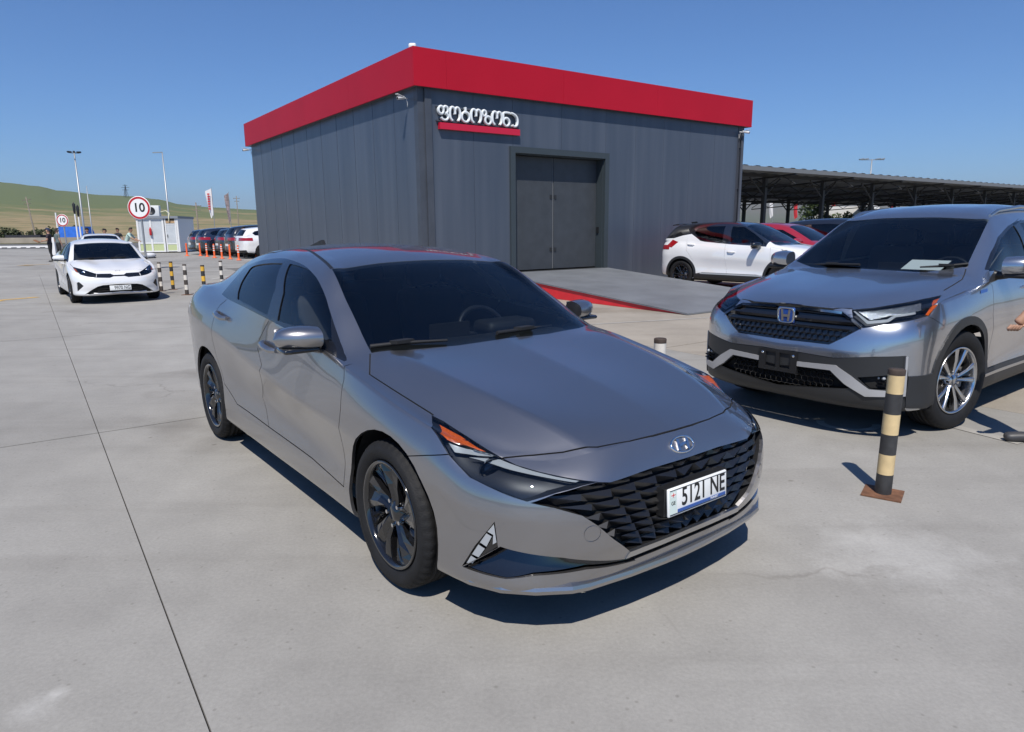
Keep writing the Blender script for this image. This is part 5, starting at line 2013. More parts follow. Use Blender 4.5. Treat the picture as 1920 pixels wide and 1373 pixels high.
def ground_line(a, b, w, m, name='painted_line'):
    a, b = G(*a), G(*b)
    d = (b - a).normalized()
    n = Vector((-d.y, d.x, 0)) * w / 2
    o = sheet(name, [a - n, b - n, b + n, a + n], .004, m)
    return o


for a, b in (((283, 486), (440, 487)), ((297, 493), (472, 491.5)), ((304, 501), (476, 497)), ((330, 512), (470, 503.5)), ((395, 524), (470, 512)), ((420, 540), (480, 524))):
    ground_line(a, b, .11, M_LINE)
ground_line((1050, 612), (1345, 595), .07, mat('faint_white_paint', (.40, .385, .355), .8, noise=(5, .3, (.29, .275, .25))))
ground_line((1700, 778), (1915, 832), .10, mat('faint_white_paint', (.4, .385, .355), .8))
for px, py in ((62, 497), (4, 563)):
    c = G(px, py)
    d = Vector((-.5, -.86, 0))
    n = Vector((-d.y, d.x, 0))
    s = .75
    sheet('painted_arrow', [c + d * s, c + n * .45 * s + d * .1 * s, c + n * .14 * s + d * .1 * s, c + n * .14 * s - d * s, c - n * .14 * s - d * s, c - n * .14 * s + d * .1 * s, c - n * .45 * s + d * .1 * s], .004, M_YEL)
lp = MB()
cl = G(1590, 795)
for k in range(18):
    a0, a1 = R(150 + 11 * k), R(150 + 11 * (k + 1))
    f = lambda a, r: (cl.x + .20 * r * math.cos(a), cl.y + .17 * r * math.sin(a), .004)
    lp.add([f(a0, 1.15), f(a1, 1.15), f(a1, .85), f(a0, .85)], [(0, 1, 2, 3)])
tag(lp.build('painted_number', M_LINE), kind='structure')

# ---------------------------------------------------------------- photo studio building
C0 = Vector((-1.94, 15.3, 0))
BH, LR, LL, FH, OV = 5.168, 11.044, 12.463, .759, .16
bld = empty('studio_building', C0, BA)
tag(bld, 'square dark grey metal-clad building with a red fascia band', 'building')


def wall_material(name, base, sheen_streak):
    m = mat(name, base, .33, 0.0, .6)
    nt = m.node_tree
    b = nt.nodes['Principled BSDF']
    tc = nt.nodes.new('ShaderNodeTexCoord')
    mp = nt.nodes.new('ShaderNodeMapping')
    mp.inputs['Scale'].default_value = (2.2, 2.2, .10)
    n = nt.nodes.new('ShaderNodeTexNoise')
    n.inputs['Scale'].default_value = 1.6
    n.inputs['Detail'].default_value = 4
    nt.links.new(tc.outputs['Object'], mp.inputs['Vector'])
    nt.links.new(mp.outputs['Vector'], n.inputs['Vector'])
    r = nt.nodes.new('ShaderNodeValToRGB')
    r.color_ramp.elements[0].position = .35
    r.color_ramp.elements[1].position = .72
    r.color_ramp.elements[0].color = (*base, 1)
    r.color_ramp.elements[1].color = (*sheen_streak, 1)  # pale vertical bands: the wall's reflected sheen put into the base colour
    nt.links.new(n.outputs['Fac'], r.inputs['Fac'])
    nt.links.new(r.outputs['Color'], b.inputs['Base Color'])
    bp = nt.nodes.new('ShaderNodeBump')
    bp.inputs['Strength'].default_value = .05
    bp.inputs['Distance'].default_value = .05
    nt.links.new(n.outputs['Fac'], bp.inputs['Height'])
    nt.links.new(bp.outputs['Normal'], b.inputs['Normal'])
    return m


M_WALL = wall_material('slate_panel', (.056, .070, .098), (.080, .095, .125))
M_WALLTRIM = mat('slate_trim', (.06, .068, .085), .4, noise=(3, .12))
M_RED = mat('red_fascia', (.43, .006, .022), .5, spec=.25, noise=(.8, .05))
M_DOOR = mat('door_grey', (.046, .052, .060), .5, noise=(4, .12))
M_FRAME = mat('door_frame_grey', (.040, .052, .060), .45)


def lb(name, x0, x1, y0, y1, z0, z1, m, parent=bld):
    """box in building coords: x along the front wall, y into the building"""
    return MB().box(x0, x1, y0, y1, z0, z1).build(name, m, parent)


ZT = BH - FH + .05
dx0, dx1, dz1 = 2.46, 5.40, 3.28
# core so that nothing shows through
lb('inner_shell', .16, LR - .16, .5, LL - .16, 0, BH - .1, M_DARK)
nP = 11
for k in range(nP):      # left wall (x = 0 plane, along y)
    y0, y1 = LL * k / nP, LL * (k + 1) / nP
    MB().box(0, .12, y0 + .003, y1 - .003, 0.0, ZT).build('wall_panel', M_WALL, bld)
for k in range(1, nP):
    y0 = LL * k / nP
    sm = MB()
    sm.lathe([(.006, .0), (.006, ZT)], 10, 'z', (-.001, y0, 0))
    sm.build('seam_glint_rib', mat('seam_glint', (.10, .115, .14), .22, .5), bld)  # ribs added in a paler tone for the bright reflections along the joints
xs_ = [.34] + [.34 + (dx0 - .34) * k / 2 for k in (1, 2)]
segs = [(.30, 1.38, 0, ZT), (1.38, dx0, 0, ZT), (dx0, (dx0 + dx1) / 2, dz1, ZT), ((dx0 + dx1) / 2, dx1, dz1, ZT)]
w = (LR - .25 - dx1) / 5
segs += [(dx1 + w * k, dx1 + w * (k + 1), 0, ZT) for k in range(5)]
for a, b_, z0, z1 in segs:
    MB().box(a + .003, b_ - .003, 0, .12, z0, z1).build('wall_panel', M_WALL, bld)
# right and back walls
for k in range(nP):
    y0, y1 = LL * k / nP, LL * (k + 1) / nP
    MB().box(LR - .12, LR, y0 + .003, y1 - .003, 0, ZT).build('wall_panel', M_WALL, bld)
lb('back_wall', .12, LR - .12, LL - .12, LL, 0, ZT, M_WALL)
# corner trims
lb('corner_trim', -.012, .14, -.012, .0, 0, ZT, M_WALLTRIM)
lb('corner_trim', -.012, .0, .0, .16, 0, ZT, M_WALLTRIM)
lb('corner_post', .14, .30, -.05, .10, 0, ZT - .02, M_WALLTRIM)
lb('corner_trim', LR - .25, LR + .01, -.010, .002, 0, ZT, M_WALLTRIM)
dp = MB()
dp.tube([(LR - .13, -.07, ZT - .25), (LR - .13, -.07, .1), (LR - .13, -.16, .02)], .05, 10)
for z in (1.2, 2.6, 3.8):
    dp.box(LR - .19, LR - .07, -.08, -.01, z, z + .03)
dp.build('downpipe', M_WALLTRIM, bld)
# fascia: separate sheets with fine joints
fz0, fz1 = BH - FH, BH
fx = [-OV, 0.62, 3.85, 7.1, LR + OV]
for a, b_ in zip(fx[:-1], fx[1:]):
    MB().box(a + .002, b_ - .002, -OV, -OV + .04, fz0, fz1).build('fascia_panel', M_RED, bld)
fy = [-OV, 3.2, 6.4, 9.6, LL + OV]
for a, b_ in zip(fy[:-1], fy[1:]):
    MB().box(-OV, -OV + .04, a + .042, b_ - .002 + (.04 if b_ < 12 else 0), fz0, fz1).build('fascia_panel', M_RED, bld)
    MB().box(LR + OV - .04, LR + OV, a + .042, b_, fz0, fz1).build('fascia_panel', M_RED, bld)
MB().box(-OV, LR + OV, LL + OV - .04, LL + OV, fz0, fz1).build('fascia_panel', M_RED, bld)
lb('soffit', -OV + .04, LR + OV - .04, -OV + .04, LL + OV - .04, fz0 + .01, fz0 + .05, M_WALLTRIM)
lb('roof', -OV + .04, LR + OV - .04, -OV + .04, LL + OV - .04, fz1 - .12, fz1 - .05, M_WALLTRIM)
# doorway
for a, b_, z0, z1 in ((dx0 - .10, dx0 + .04, .44, dz1 + .08), (dx1 - .04, dx1 + .10, .44, dz1 + .08), (dx0 + .04, dx1 - .04, dz1 - .06, dz1 + .08)):
    MB().box(a, b_, -.05, .03, z0, z1).build('door_frame', M_FRAME, bld)
RD = .30
MB().box(dx0 + .04, dx0 + .06, .03, RD, .44, dz1 - .06).build('door_reveal', M_FRAME, bld)
MB().box(dx1 - .06, dx1 - .04, .03, RD, .44, dz1 - .06).build('door_reveal', M_FRAME, bld)
MB().box(dx0 + .06, dx1 - .06, .03, RD, dz1 - .08, dz1 - .06).build('door_reveal', M_FRAME, bld)
MB().box(dx0 + .04, dx1 - .04, -.02, RD + .3, .30, .44).build('door_sill', M_GREYPL, bld)
mid = 3.88
for a, b_ in ((dx0 + .07, mid - .012), (mid + .012, dx1 - .07)):
    d_ = MB().box(a, b_, RD - .04, RD, .47, dz1 - .09).build('door_leaf', M_DOOR, bld)
    for z in (.9, 2.2):
        MB().box(b_ - .09 if a < 3 else a + .02, b_ - .02 if a < 3 else a + .09, RD - .055, RD - .04, z, z + .10).build('hinge', M_GREYPL, d_)
MB().box(mid - .012, mid + .012, RD - .02, RD, .47, dz1 - .09).build('door_seal', mat('pale_seal', (.35, .36, .37), .6), bld)
MB().box(dx1 - .09, dx1 - .062, RD - .16, RD - .09, 1.35, 1.50).build('door_handle', M_BLACKPL, bld)

# ramp in front of the door
rl, rr_, rlen, rz = 1.98, 5.50, 5.75, .44
ramp = empty('ramp', C0, BA)
tag(ramp, 'grey sloped ramp with bright red side leading up to the door', 'ramp')
rp = MB()
rp.prism([(rl, -.02, .004), (rl, -rlen, .004), (rl, -.02, rz - .03)], (rr_ - rl, 0, 0))
rp.build('ramp_base', mat('ramp_red', (.62, .02, .03), .45, noise=(3, .15)), ramp)
rt_ = MB()
rt_.prism([(rl - .03, -.02, rz - .028), (rr_ + .03, -.02, rz - .028), (rr_ + .03, -rlen - .05, .006), (rl - .03, -rlen - .05, .006)], (0, 0, .028))
rt_.build('ramp_deck', mat('ramp_grey', (.155, .165, .178), .55, noise=(1.5, .16), bump=(25, .1)), ramp)

# sign: Georgian letters over a red bar
sign = empty('shop_sign', C0 + E1 * 1.5, BA)
tag(sign, 'white Georgian letters over a red bar on the dark front wall', 'sign')
M_LET = mat('sign_white', (.72, .76, .78), .4)
M_LETS = mat('sign_letter_side', (.30, .34, .36), .5)
def oval(cx, cy, rx, ry, n=18):
    return [(cx + rx * math.cos(2 * math.pi * k / n), cy + ry * math.sin(2 * math.pi * k / n)) for k in range(n + 1)]


# strokes of the eight letters, each in a cell one letter-height tall
GL_O = (.94, [[(.24, .02), (.08, .22), (.05, .62), (.16, .92), (.36, .93), (.48, .74), (.48, .48)], [(.48, .74), (.59, .93), (.78, .92), (.91, .66), (.90, .28), (.74, .03)]])
LETTERS = [
    (.88, [oval(.25, .68, .21, .26), [(.43, .82), (.56, .95), (.73, .92), (.82, .74), (.76, .55), (.58, .48)], [(.58, .48), (.76, .42), (.84, .24), (.70, .05), (.42, .03), (.24, .18)]]),
    GL_O,
    (.78, [oval(.39, .36, .34, .35), [(.39, 1.04), (.39, .62)]]),
    GL_O,
    (.84, [oval(.20, .76, .17, .20), [(.37, .78), (.36, .60), (.30, .45), (.28, .28)], oval(.55, .28, .27, .28)]),
    GL_O,
    (.70, [[(.66, .96), (.30, .97), (.08, .90), (.06, .60), (.07, .32)], oval(.35, .29, .28, .29)]),
    (.72, [[(.02, .97), (.28, .92), (.56, .74), (.66, .45), (.60, .14), (.38, .02), (.16, .10)]]),
]
tot = sum(w_ for w_, _ in LETTERS) + .06 * 7
unit = 2.12 / tot
xpos = .44 - 1.5
for w_, strokes in LETTERS:
    lt = MB()
    for st in strokes:
        pth = smooth_px(st, 5) if len(st) < 15 else st
        lt.tube([(xpos + x * unit, -.085, 3.785 + y * .30) for x, y in pth], .027, 8)
        lt.tube([(xpos + x * unit, -.04, 3.785 + y * .30) for x, y in pth], .022, 6)
    lt.build('sign_letter', M_LET, sign)
    xpos += (w_ + .06) * unit
sb = MB()
sb.box(.47 - 1.5, 2.60 - 1.5, -.10, -.005, 3.60, 3.735)
sb.build('sign_bar', mat('sign_red', (.55, .005, .03), .3, coat=.4), sign)
rb = MB()
rb.box(.42 - 1.5, 2.60 - 1.5, -.05, -.005, 3.76, 3.785)
rb.box(.42 - 1.5, 2.60 - 1.5, -.05, -.005, 4.05, 4.07)
rb.build('sign_rail', M_WALLTRIM, sign)


def security_camera(loc, rz, label):
    o = empty('security_camera', loc, rz, .75)
    tag(o, label, 'camera', 'security cameras under the fascia')
    m = MB()
    m.cyl((0, 0, 0), (0, -.26, -.05), .045, .045, 14)
    m.obox((0, -.14, .035), (.05, 0, 0), (0, .15, -.028), (0, 0, .006))
    m.build('camera_body', mat('camera_white', (.72, .73, .73), .4), o)
    m = MB()
    m.cyl((0, -.26, -.05), (0, -.268, -.0515), .036, .036, 14)
    m.build('camera_lens', M_BLACKGLOSS, o)
    m = MB()
    m.tube([(0, .02, -.02), (0, .09, .0), (0, .14, .0)], .018, 8)
    m.tube([(.01, .10, -.01), (.03, .12, -.16), (.0, .14, -.24), (.0, .15, -.08)], .007, 6)
    m.build('camera_bracket', mat('camera_white', (.7, .7, .7), .4), o)
    return o


security_camera(C0 - E1 * .14 + E2 * .36 + Vector((0, 0, 4.24)), BA - R(90) + R(20), 'white bullet camera on the side wall near the lettered corner')
security_camera(C0 - E1 * .14 + E2 * (LL - .1) + Vector((0, 0, 4.28)), BA - R(80), 'white bullet camera at the far end of the side wall')
security_camera(C0 + E1 * (LR - .25) - E2 * .16 + Vector((0, 0, 4.25)), BA + R(20), 'white bullet camera at the end with the downpipe')
rf = MB()
box_rounded(rf, 0, 0, .06, .16, .16, .12, .04)
tag(rf.build('roof_light', mat('camera_white', (.7, .7, .7), .4), loc=C0 - E1 * .05 + E2 * .05 + Vector((0, 0, BH - .02))), 'small white lamp on the roof corner', 'lamp')

# ---------------------------------------------------------------- bollards and flexible posts
M_BY = mat('bollard_cream', (.62, .47, .25), .6, noise=(14, .12))
M_BYEL = mat('bollard_yellow', (.72, .42, .05), .6, noise=(14, .15))
M_BW = mat('bollard_white', (.70, .66, .60), .6, noise=(14, .12))
M_BK = mat('bollard_black', (.035, .035, .036), .6, noise=(20, .3))
M_BBR = mat('bollard_brown', (.06, .05, .045), .6, noise=(20, .3))
M_CAP = mat('bollard_cap', (.05, .035, .028), .8, noise=(20, .3))
M_RUST = mat('rusty_plate', (.16, .075, .04), .85, noise=(18, .4))


def bollard(loc, label, pale, dark, h=.70, r=.042, n=6, lean=(0, 0), first=0, base=True):
    o = empty('bollard', loc, random.uniform(0, 3))
    tag(o, label, 'bollard', 'striped steel bollards')
    for k in range(n):
        m = MB()
        z0, z1 = .006 + (h - .006) * k / n, .006 + (h - .006) * (k + 1) / n
        m.lathe([(r, z0), (r, z1)], 24, 'z')
        if k == n - 1:
            pass
        m.build('painted_band', dark if (k + first) % 2 == 0 else pale, o)
    m = MB()
    m.lathe([(r * 1.02, h - .012), (r * 1.04, h + .014), (r * .95, h + .02), (0, h + .022)], 24, 'z')
    m.build('cap', M_CAP, o)
    if base:
        m = MB()
        m.box(-.10, .10, -.10, .10, .0, .008)
        m.build('base_plate', M_RUST, o)
    o.rotation_euler.x, o.rotation_euler.y = lean
    return o


b0 = G(1655, 926)
bollard(b0, 'cream and black striped bollard on a rusty plate before the silver SUV', M_BY, M_BK, .70, .043, 6, (R(.5), R(1.2)))
b0 = G(1241, 672)
bollard((1.05, 4.80, 0), 'cream-topped bollard between the grey sedan and the ramp', M_BW, M_BK, .70, .043, 6)
for (px, py, pal, drk, lab, lean) in ((303, 546, M_BW, M_BBR, 'leaning brown and white bollard close to the white sedan', R(4)), (325, 543, M_BYEL, M_BK, 'yellow and black bollard beside the leaning bollard', 0), (351, 553, M_BW, M_BBR, 'upright brown and white bollard between two yellow ones', 0), (384.5, 556, M_BYEL, M_BK, 'yellow and black bollard behind the grey sedan boot', 0), (417.5, 541, M_BW, M_BK, 'white-topped bollard just above the grey sedan boot', 0)):
    bollard(G(px, py), lab, pal, drk, .70, .042, 6, (0, lean))
M_OR = mat('flex_post_orange', (.80, .13, .03), .5, noise=(10, .12))
M_ORW = mat('reflective_white', (.8, .8, .8), .4)
for k, (px, py, bands) in enumerate(((351, 480, 0), (376, 480, 0), (388.5, 481.5, 3), (402.5, 483.5, 3), (416.5, 485, 3), (432, 486, 0), (448, 488, 3), (481, 484, 0))):
    o = empty('flexible_post', G(px, py))
    tag(o, {351: 'plain orange post at the kiosk end of the row of posts', 376: 'plain orange post standing before the navy SUV', 432: 'plain orange post before the tall black SUV', 481: 'plain orange post close to the corner of the building', 448: 'white-banded orange post before the white SUV'}.get(px, 'white-banded orange post standing among the dark parked SUVs'), 'traffic post', 'orange flexible posts before the parked cars')
    m = MB()
    m.lathe([(.13, 0), (.13, .02), (.07, .04), (.05, .10), (.045, .72), (.038, .76), (0, .765)], 16, 'z')
    m.build('post_body', M_OR, o)
    for b_ in range(bands):
        m = MB()
        m.lathe([(.052, .38 + .12 * b_), (.052, .43 + .12 * b_)], 16, 'z')
        m.build('white_band', M_ORW, o)

# ---------------------------------------------------------------- canopy (car port) behind the building on the right
can = empty('carport', (11.8, 31.7, 0), BA)
tag(can, 'long open steel carport with a corrugated roof', 'carport')
M_STEEL = mat('dark_steel', (.025, .026, .028), .6)
M_CORR = mat('corrugated_grey', (.20, .205, .21), .5, .2)
CL_, CD, CZ0, CZ1 = 62.0, 13.0, 4.02, 3.32
rows = [[], []]
nC = 62 * 5
cr = MB()
prof = []
for k in range(nC + 1):
    x = -6 + (CL_ + 6) * k / nC
    hh = .06 if (k % 4) in (1, 2) else 0.0
    prof.append((x, hh))
cr.grid([[(x, 0, CZ0 + h_) for x, h_ in prof], [(x, CD, CZ1 + h_) for x, h_ in prof]], False)
cr.grid([[(x, CD, CZ1 + h_ - .012) for x, h_ in prof], [(x, 0, CZ0 + h_ - .012) for x, h_ in prof]], False)
cr.build('roof_sheet', M_CORR, can)
ed = MB().box(-6, CL_, -.04, .0, CZ0 - .16, CZ0 + .02).build('edge_beam', mat('edge_grey', (.16, .165, .17), .5), can)
for y in (1.6, 4.4, 7.2, 10.0, 12.8):
    z = CZ0 + (CZ1 - CZ0) * y / CD
    MB().box(-6, CL_, y - .05, y + .05, z - .16, z - .02).build('purlin', M_STEEL, can)
for k in range(13):
    x = 1.6 + 5.0 * k
    for yp in (1.6, 10.0):
        zt = CZ0 + (CZ1 - CZ0) * yp / CD
        MB().box(x - .09, x + .09, yp - .09, yp + .09, 0, zt - .16).build('post', M_STEEL, can)
        for s in (-1, 1):
            MB().tube([(x, yp, zt - 1.05), (x + s * 1.2, yp, zt - .2)], .04, 6).build('brace', M_STEEL, can)
    tr = MB()
    tr.obox((x, CD / 2, (CZ0 + CZ1) / 2 - .20), (.05, 0, 0), (0, CD / 2, (CZ1 - CZ0) / 2), (0, 0, .04))
    tr.obox((x, CD / 2, (CZ0 + CZ1) / 2 - .62), (.04, 0, 0), (0, CD / 2, (CZ1 - CZ0) / 2), (0, 0, .03))
    for q in range(9):
        y0, y1 = CD * q / 9, CD * (q + .5) / 9
        z0 = CZ0 + (CZ1 - CZ0) * y0 / CD
        tr.tube([(x, y0, z0 - .62), (x, y1, z0 - .22)], .022, 5)
        tr.tube([(x, y1, z0 - .22), (x, CD * (q + 1) / 9, z0 - .62)], .022, 5)
    tr.build('truss', M_STEEL, can)
fn = MB()
fn.box(-6, 30, 14.0, 14.1, .9, 1.5)
for k in range(19):
    fn.box(-6 + 2 * k, -5.9 + 2 * k, 14.0, 14.1, 0, 1.6)
tag(fn.build('fence', M_STEEL, loc=can.location, rot=(0, 0, BA)), 'low dark fence behind the carport posts', 'fence')


# ---------------------------------------------------------------- poles, flags, mast
M_GALV = mat('galvanised_steel', (.38, .39, .40), .45, .6)
M_WOOD = mat('weathered_pole', (.20, .17, .14), .9, noise=(8, .2))
M_FLAGW = mat('flag_white', (.72, .70, .70), .8)
M_FLAGR = mat('flag_red', (.55, .03, .04), .8)


def pole_at(px_top, px_base, Y, r0, r1, name, label, cat, group=None, m=M_GALV):
    t = at_depth(px_top[0], px_top[1], Y)
    b_ = at_depth(px_base[0], px_base[1], Y)
    o = empty(name, (t.x + (b_.x - t.x) * 0, Y, 0))
    tag(o, label, cat, group)
    MB().lathe([(r0, 0), (r1, t.z), (0, t.z)], 12, 'z').build('pole', m, o)
    return o, t.z


lx, lz = pole_at((139, 287), (150, 440), 84, .13, .07, 'lamp_post', 'tall lamp post with a round multi-lamp head', 'lamp post')
hd = MB()
for k in range(6):
    a = k * math.pi / 3
    hd.obox((.55 * math.cos(a), .55 * math.sin(a), lz + .1), (.22 * math.cos(a), .22 * math.sin(a), 0), (-.1 * math.sin(a), .1 * math.cos(a), 0), (0, 0, .06))
hd.lathe([(.62, lz), (.62, lz + .05), (.55, lz + .05)], 18, 'z')
hd.build('lamp_head', M_GREYPL, lx)
l2, z2 = pole_at((304, 286), (312, 440), 84, .12, .06, 'lamp_post', 'tall lamp post with one arm rising behind the kiosk', 'lamp post')
MB().obox((-.55, 0, z2), (.55, 0, .02), (0, .09, 0), (0, 0, .05)).build('lamp_arm', M_GALV, l2)
pole_at((162, 349), (172, 440), 90, .08, .04, 'mast', 'thin grey mast right of the round-headed lamp post', 'mast')
for top, Y, lab in (((45, 369), 110, 'leaning wooden utility pole above the low dark shed'), ((443, 368), 150, 'utility pole with crossbars beside the building'), ((367, 380), 96, 'short dark-topped pole left of the white flag')):
    o, z = pole_at(top, top, Y, .13, .08, 'utility_pole', lab, 'utility pole', None, M_WOOD)
    if 'leaning' in lab:
        o.rotation_euler = (0, R(-6), 0)
        o.location.x += 1.0
    cb = MB()
    cb.box(-.7, .7, -.05, .05, z - .5, z - .4)
    cb.box(-.5, .5, -.05, .05, z - 1.1, z - 1.0)
    cb.build('crossbar', M_WOOD, o)


def feather_flag(top, Y, label, m, hgt=3.0, wid=.65, lean=-.35):
    t = at_depth(top[0], top[1], Y)
    o = empty('feather_flag', (t.x, Y, 0))
    tag(o, label, 'flag')
    MB().tube([(0, 0, 0), (0, 0, t.z * .5), (0, 0, t.z)], [.04, .035, .02], 8).build('flag_pole', M_GALV, o)
    f = MB()
    rows = []
    for k in range(13):
        s = k / 12
        z = t.z - .05 - s * hgt
        rows.append([(lean * math.sin(q * 2.2) * .15 - q * wid * (1 - .55 * s ** 2), .12 * math.sin(q * 5 + s * 4), z - q * .35) for q in (0, .25, .5, .75, 1.0)])
    f.grid(rows, True)
    f.build('flag_cloth', m, o)
    return o, t.z


ff, fz_ = feather_flag((396, 352), 80, 'white feather flag with red lettering behind the parked cars', M_FLAGW)
for k in range(7):
    MB().box(-.46, -.20, -.16, -.15, fz_ - .8 - .27 * k, fz_ - .64 - .27 * k).build('flag_letter', M_FLAGR, ff)
feather_flag((428, 360), 76, 'dark patterned feather flag next to the white flag', mat('flag_dark', (.25, .20, .2), .8, noise=(4, .6)), 3.0, .4)
for k, (px, py, m_, lab) in enumerate(((1497, 374, M_FLAGR, 'red flag seen under the carport near its first post'), (1451, 372, M_FLAGW, 'white flag seen under the carport beside the brace'), (1568, 374, M_FLAGR, 'red flag right of the round green tree'), (1679, 375, M_FLAGR, 'red flag seen far down the carport'))):
    feather_flag((px, py), 92, lab, m_, 2.2, .5)
ms, mz = pole_at((1635, 299), (1635, 400), 110, .16, .08, 'light_mast', 'high light mast standing behind the carport', 'light mast')
hd = MB()
for x in (-1.6, -.9, .9, 1.6):
    hd.obox((x, 0, mz + .05), (.32, 0, .05), (0, .2, 0), (0, 0, .08))
hd.box(-1.9, 1.9, -.06, .06, mz - .12, mz - .02)
hd.build('lamp_head', M_GALV, ms)
wp = MB()
p_ = at_depth(1637, 362, 95)
wp.box(-.9, .9, -.3, .3, 0, p_.z)
tag(wp.build('sign_pillar', mat('pillar_white', (.72, .72, .72), .6), loc=(p_.x, 95, 0)), 'white advertising pillar seen under the carport', 'sign')
wt_ = MB()
p_ = at_depth(1560, 388, 62)
wt_.box(-2.6, 2.6, -1, 1, .5, p_.z)
wt_.box(-2.5, 2.5, -.9, .9, .3, .5)
tag(wt_.build('container', mat('container_white', (.68, .67, .64), .6), loc=(p_.x + .6, 62, 0)), 'long white container beyond the dark parked cars', 'container')
# ---------------------------------------------------------------- hills, mountains
def hill_material(name, cols, sc, zmax):
    """cols low..high: patches of grass and dry earth that change with height"""
    m = bpy.data.materials.new(name)
    m.use_nodes = True
    nt = m.node_tree
    b = nt.nodes['Principled BSDF']
    b.inputs['Roughness'].default_value = .95
    b.inputs['Specular IOR Level'].default_value = .1
    geo = nt.nodes.new('ShaderNodeNewGeometry')
    n = nt.nodes.new('ShaderNodeTexNoise')
    n.inputs['Scale'].default_value = sc
    n.inputs['Detail'].default_value = 9
    n.inputs['Roughness'].default_value = .6
    nt.links.new(geo.outputs['Position'], n.inputs['Vector'])
    n2 = nt.nodes.new('ShaderNodeTexNoise')
    n2.inputs['Scale'].default_value = sc * 9
    n2.inputs['Detail'].default_value = 6
    nt.links.new(geo.outputs['Position'], n2.inputs['Vector'])
    sp = nt.nodes.new('ShaderNodeSeparateXYZ')
    nt.links.new(geo.outputs['Position'], sp.inputs[0])
    ma = nt.nodes.new('ShaderNodeMath')
    ma.operation = 'MULTIPLY_ADD'
    nt.links.new(sp.outputs['Z'], ma.inputs[0])
    ma.inputs[1].default_value = .62 / zmax
    nt.links.new(n.outputs['Fac'], ma.inputs[2])
    mb = nt.nodes.new('ShaderNodeMath')
    mb.operation = 'MULTIPLY_ADD'
    nt.links.new(n2.outputs['Fac'], mb.inputs[0])
    mb.inputs[1].default_value = .35
    nt.links.new(ma.outputs[0], mb.inputs[2])
    r = nt.nodes.new('ShaderNodeValToRGB')
    els = r.color_ramp.elements
    els[0].position, els[1].position = .42, 1.0
    els[0].color, els[1].color = (*cols[0], 1), (*cols[-1], 1)
    for k, c in enumerate(cols[1:-1]):
        e = els.new(.42 + .58 * (k + 1) / (len(cols) - 1))
        e.color = (*c, 1)
    nt.links.new(mb.outputs[0], r.inputs['Fac'])
    nt.links.new(r.outputs['Color'], b.inputs['Base Color'])
    return m


def pw(tab, x):
    if x <= tab[0][0]:
        return tab[0][1]
    for (a, ya), (b_, yb) in zip(tab[:-1], tab[1:]):
        if x <= b_:
            t = (x - a) / (b_ - a)
            t = t * t * (3 - 2 * t)
            return ya + (yb - ya) * t
    return tab[-1][1]


RIDGE = [(-900, 335), (-300, 330), (-80, 330), (0, 339), (30, 343), (80, 349), (120, 358), (200, 367), (262, 369), (300, 374), (345, 384), (400, 389), (480, 393), (560, 398), (800, 402), (1000, 405)]


def terrain(name, ridge, x0, x1, dists, fr, m, nx=90, rough=.6, seed=1):
    rnd = random.Random(seed)
    ph = [rnd.uniform(0, 6.28) for _ in range(12)]
    g = MB()
    rows = []
    for r, s in zip(dists, fr):
        row = []
        for k in range(nx + 1):
            px = x0 + (x1 - x0) * k / nx
            hz = ray(px, 420)
            hy = 420 + 0
            d0 = ray(px, pw(ridge, px))
            el = d0.z / d0.y
            flat = -(CAMH + .12) / r
            e = flat + (el - flat) * s
            wob = sum(math.sin(px * f_ * .011 + r * .004 * f_ + ph[i]) / f_ for i, f_ in enumerate((1, 2.3, 4.1, 7.7))) * .0012 * rough * (s if s < 1 else .35) * 2
            d = ray(px, 420)
            X = d.x / d.y * r
            row.append((X, r, CAMH + r * (e + wob)))
        rows.append(row)
    g.grid([rr_[::-1] for rr_ in rows][::-1], True)
    o = g.build(name, m)
    if o.data.polygons[len(o.data.polygons) // 2].normal.z < 0:
        o.data.flip_normals()
    return tag(o, kind='structure')


M_HILL = hill_material('steppe_hill', [(.12, .13, .055), (.22, .18, .10), (.14, .135, .065), (.31, .24, .14), (.20, .185, .095), (.135, .155, .07), (.125, .15, .072)], .011, 60)
terrain('hills', RIDGE, -900, 1000, [130, 160, 200, 250, 320, 420, 540, 700, 900, 1150, 1500, 2000], [0, .05, .14, .25, .34, .42, .55, .68, .84, 1.0, .9, .7], M_HILL, 120)
MTN = [(1000, 398), (1250, 384), (1395, 372), (1430, 366), (1480, 369), (1530, 364), (1600, 370), (1680, 366), (1760, 374), (1900, 380), (2300, 372), (2900, 380)]
terrain('mountains', MTN, 1000, 2900, [2600, 3200, 4200, 5200, 6200, 7200, 8600], [0, .10, .3, .55, .85, 1.0, .8], hill_material('far_mountain', [(.07, .085, .05), (.14, .12, .08), (.10, .11, .06), (.13, .12, .08)], .0015, 200), 90, 1.2, 5)

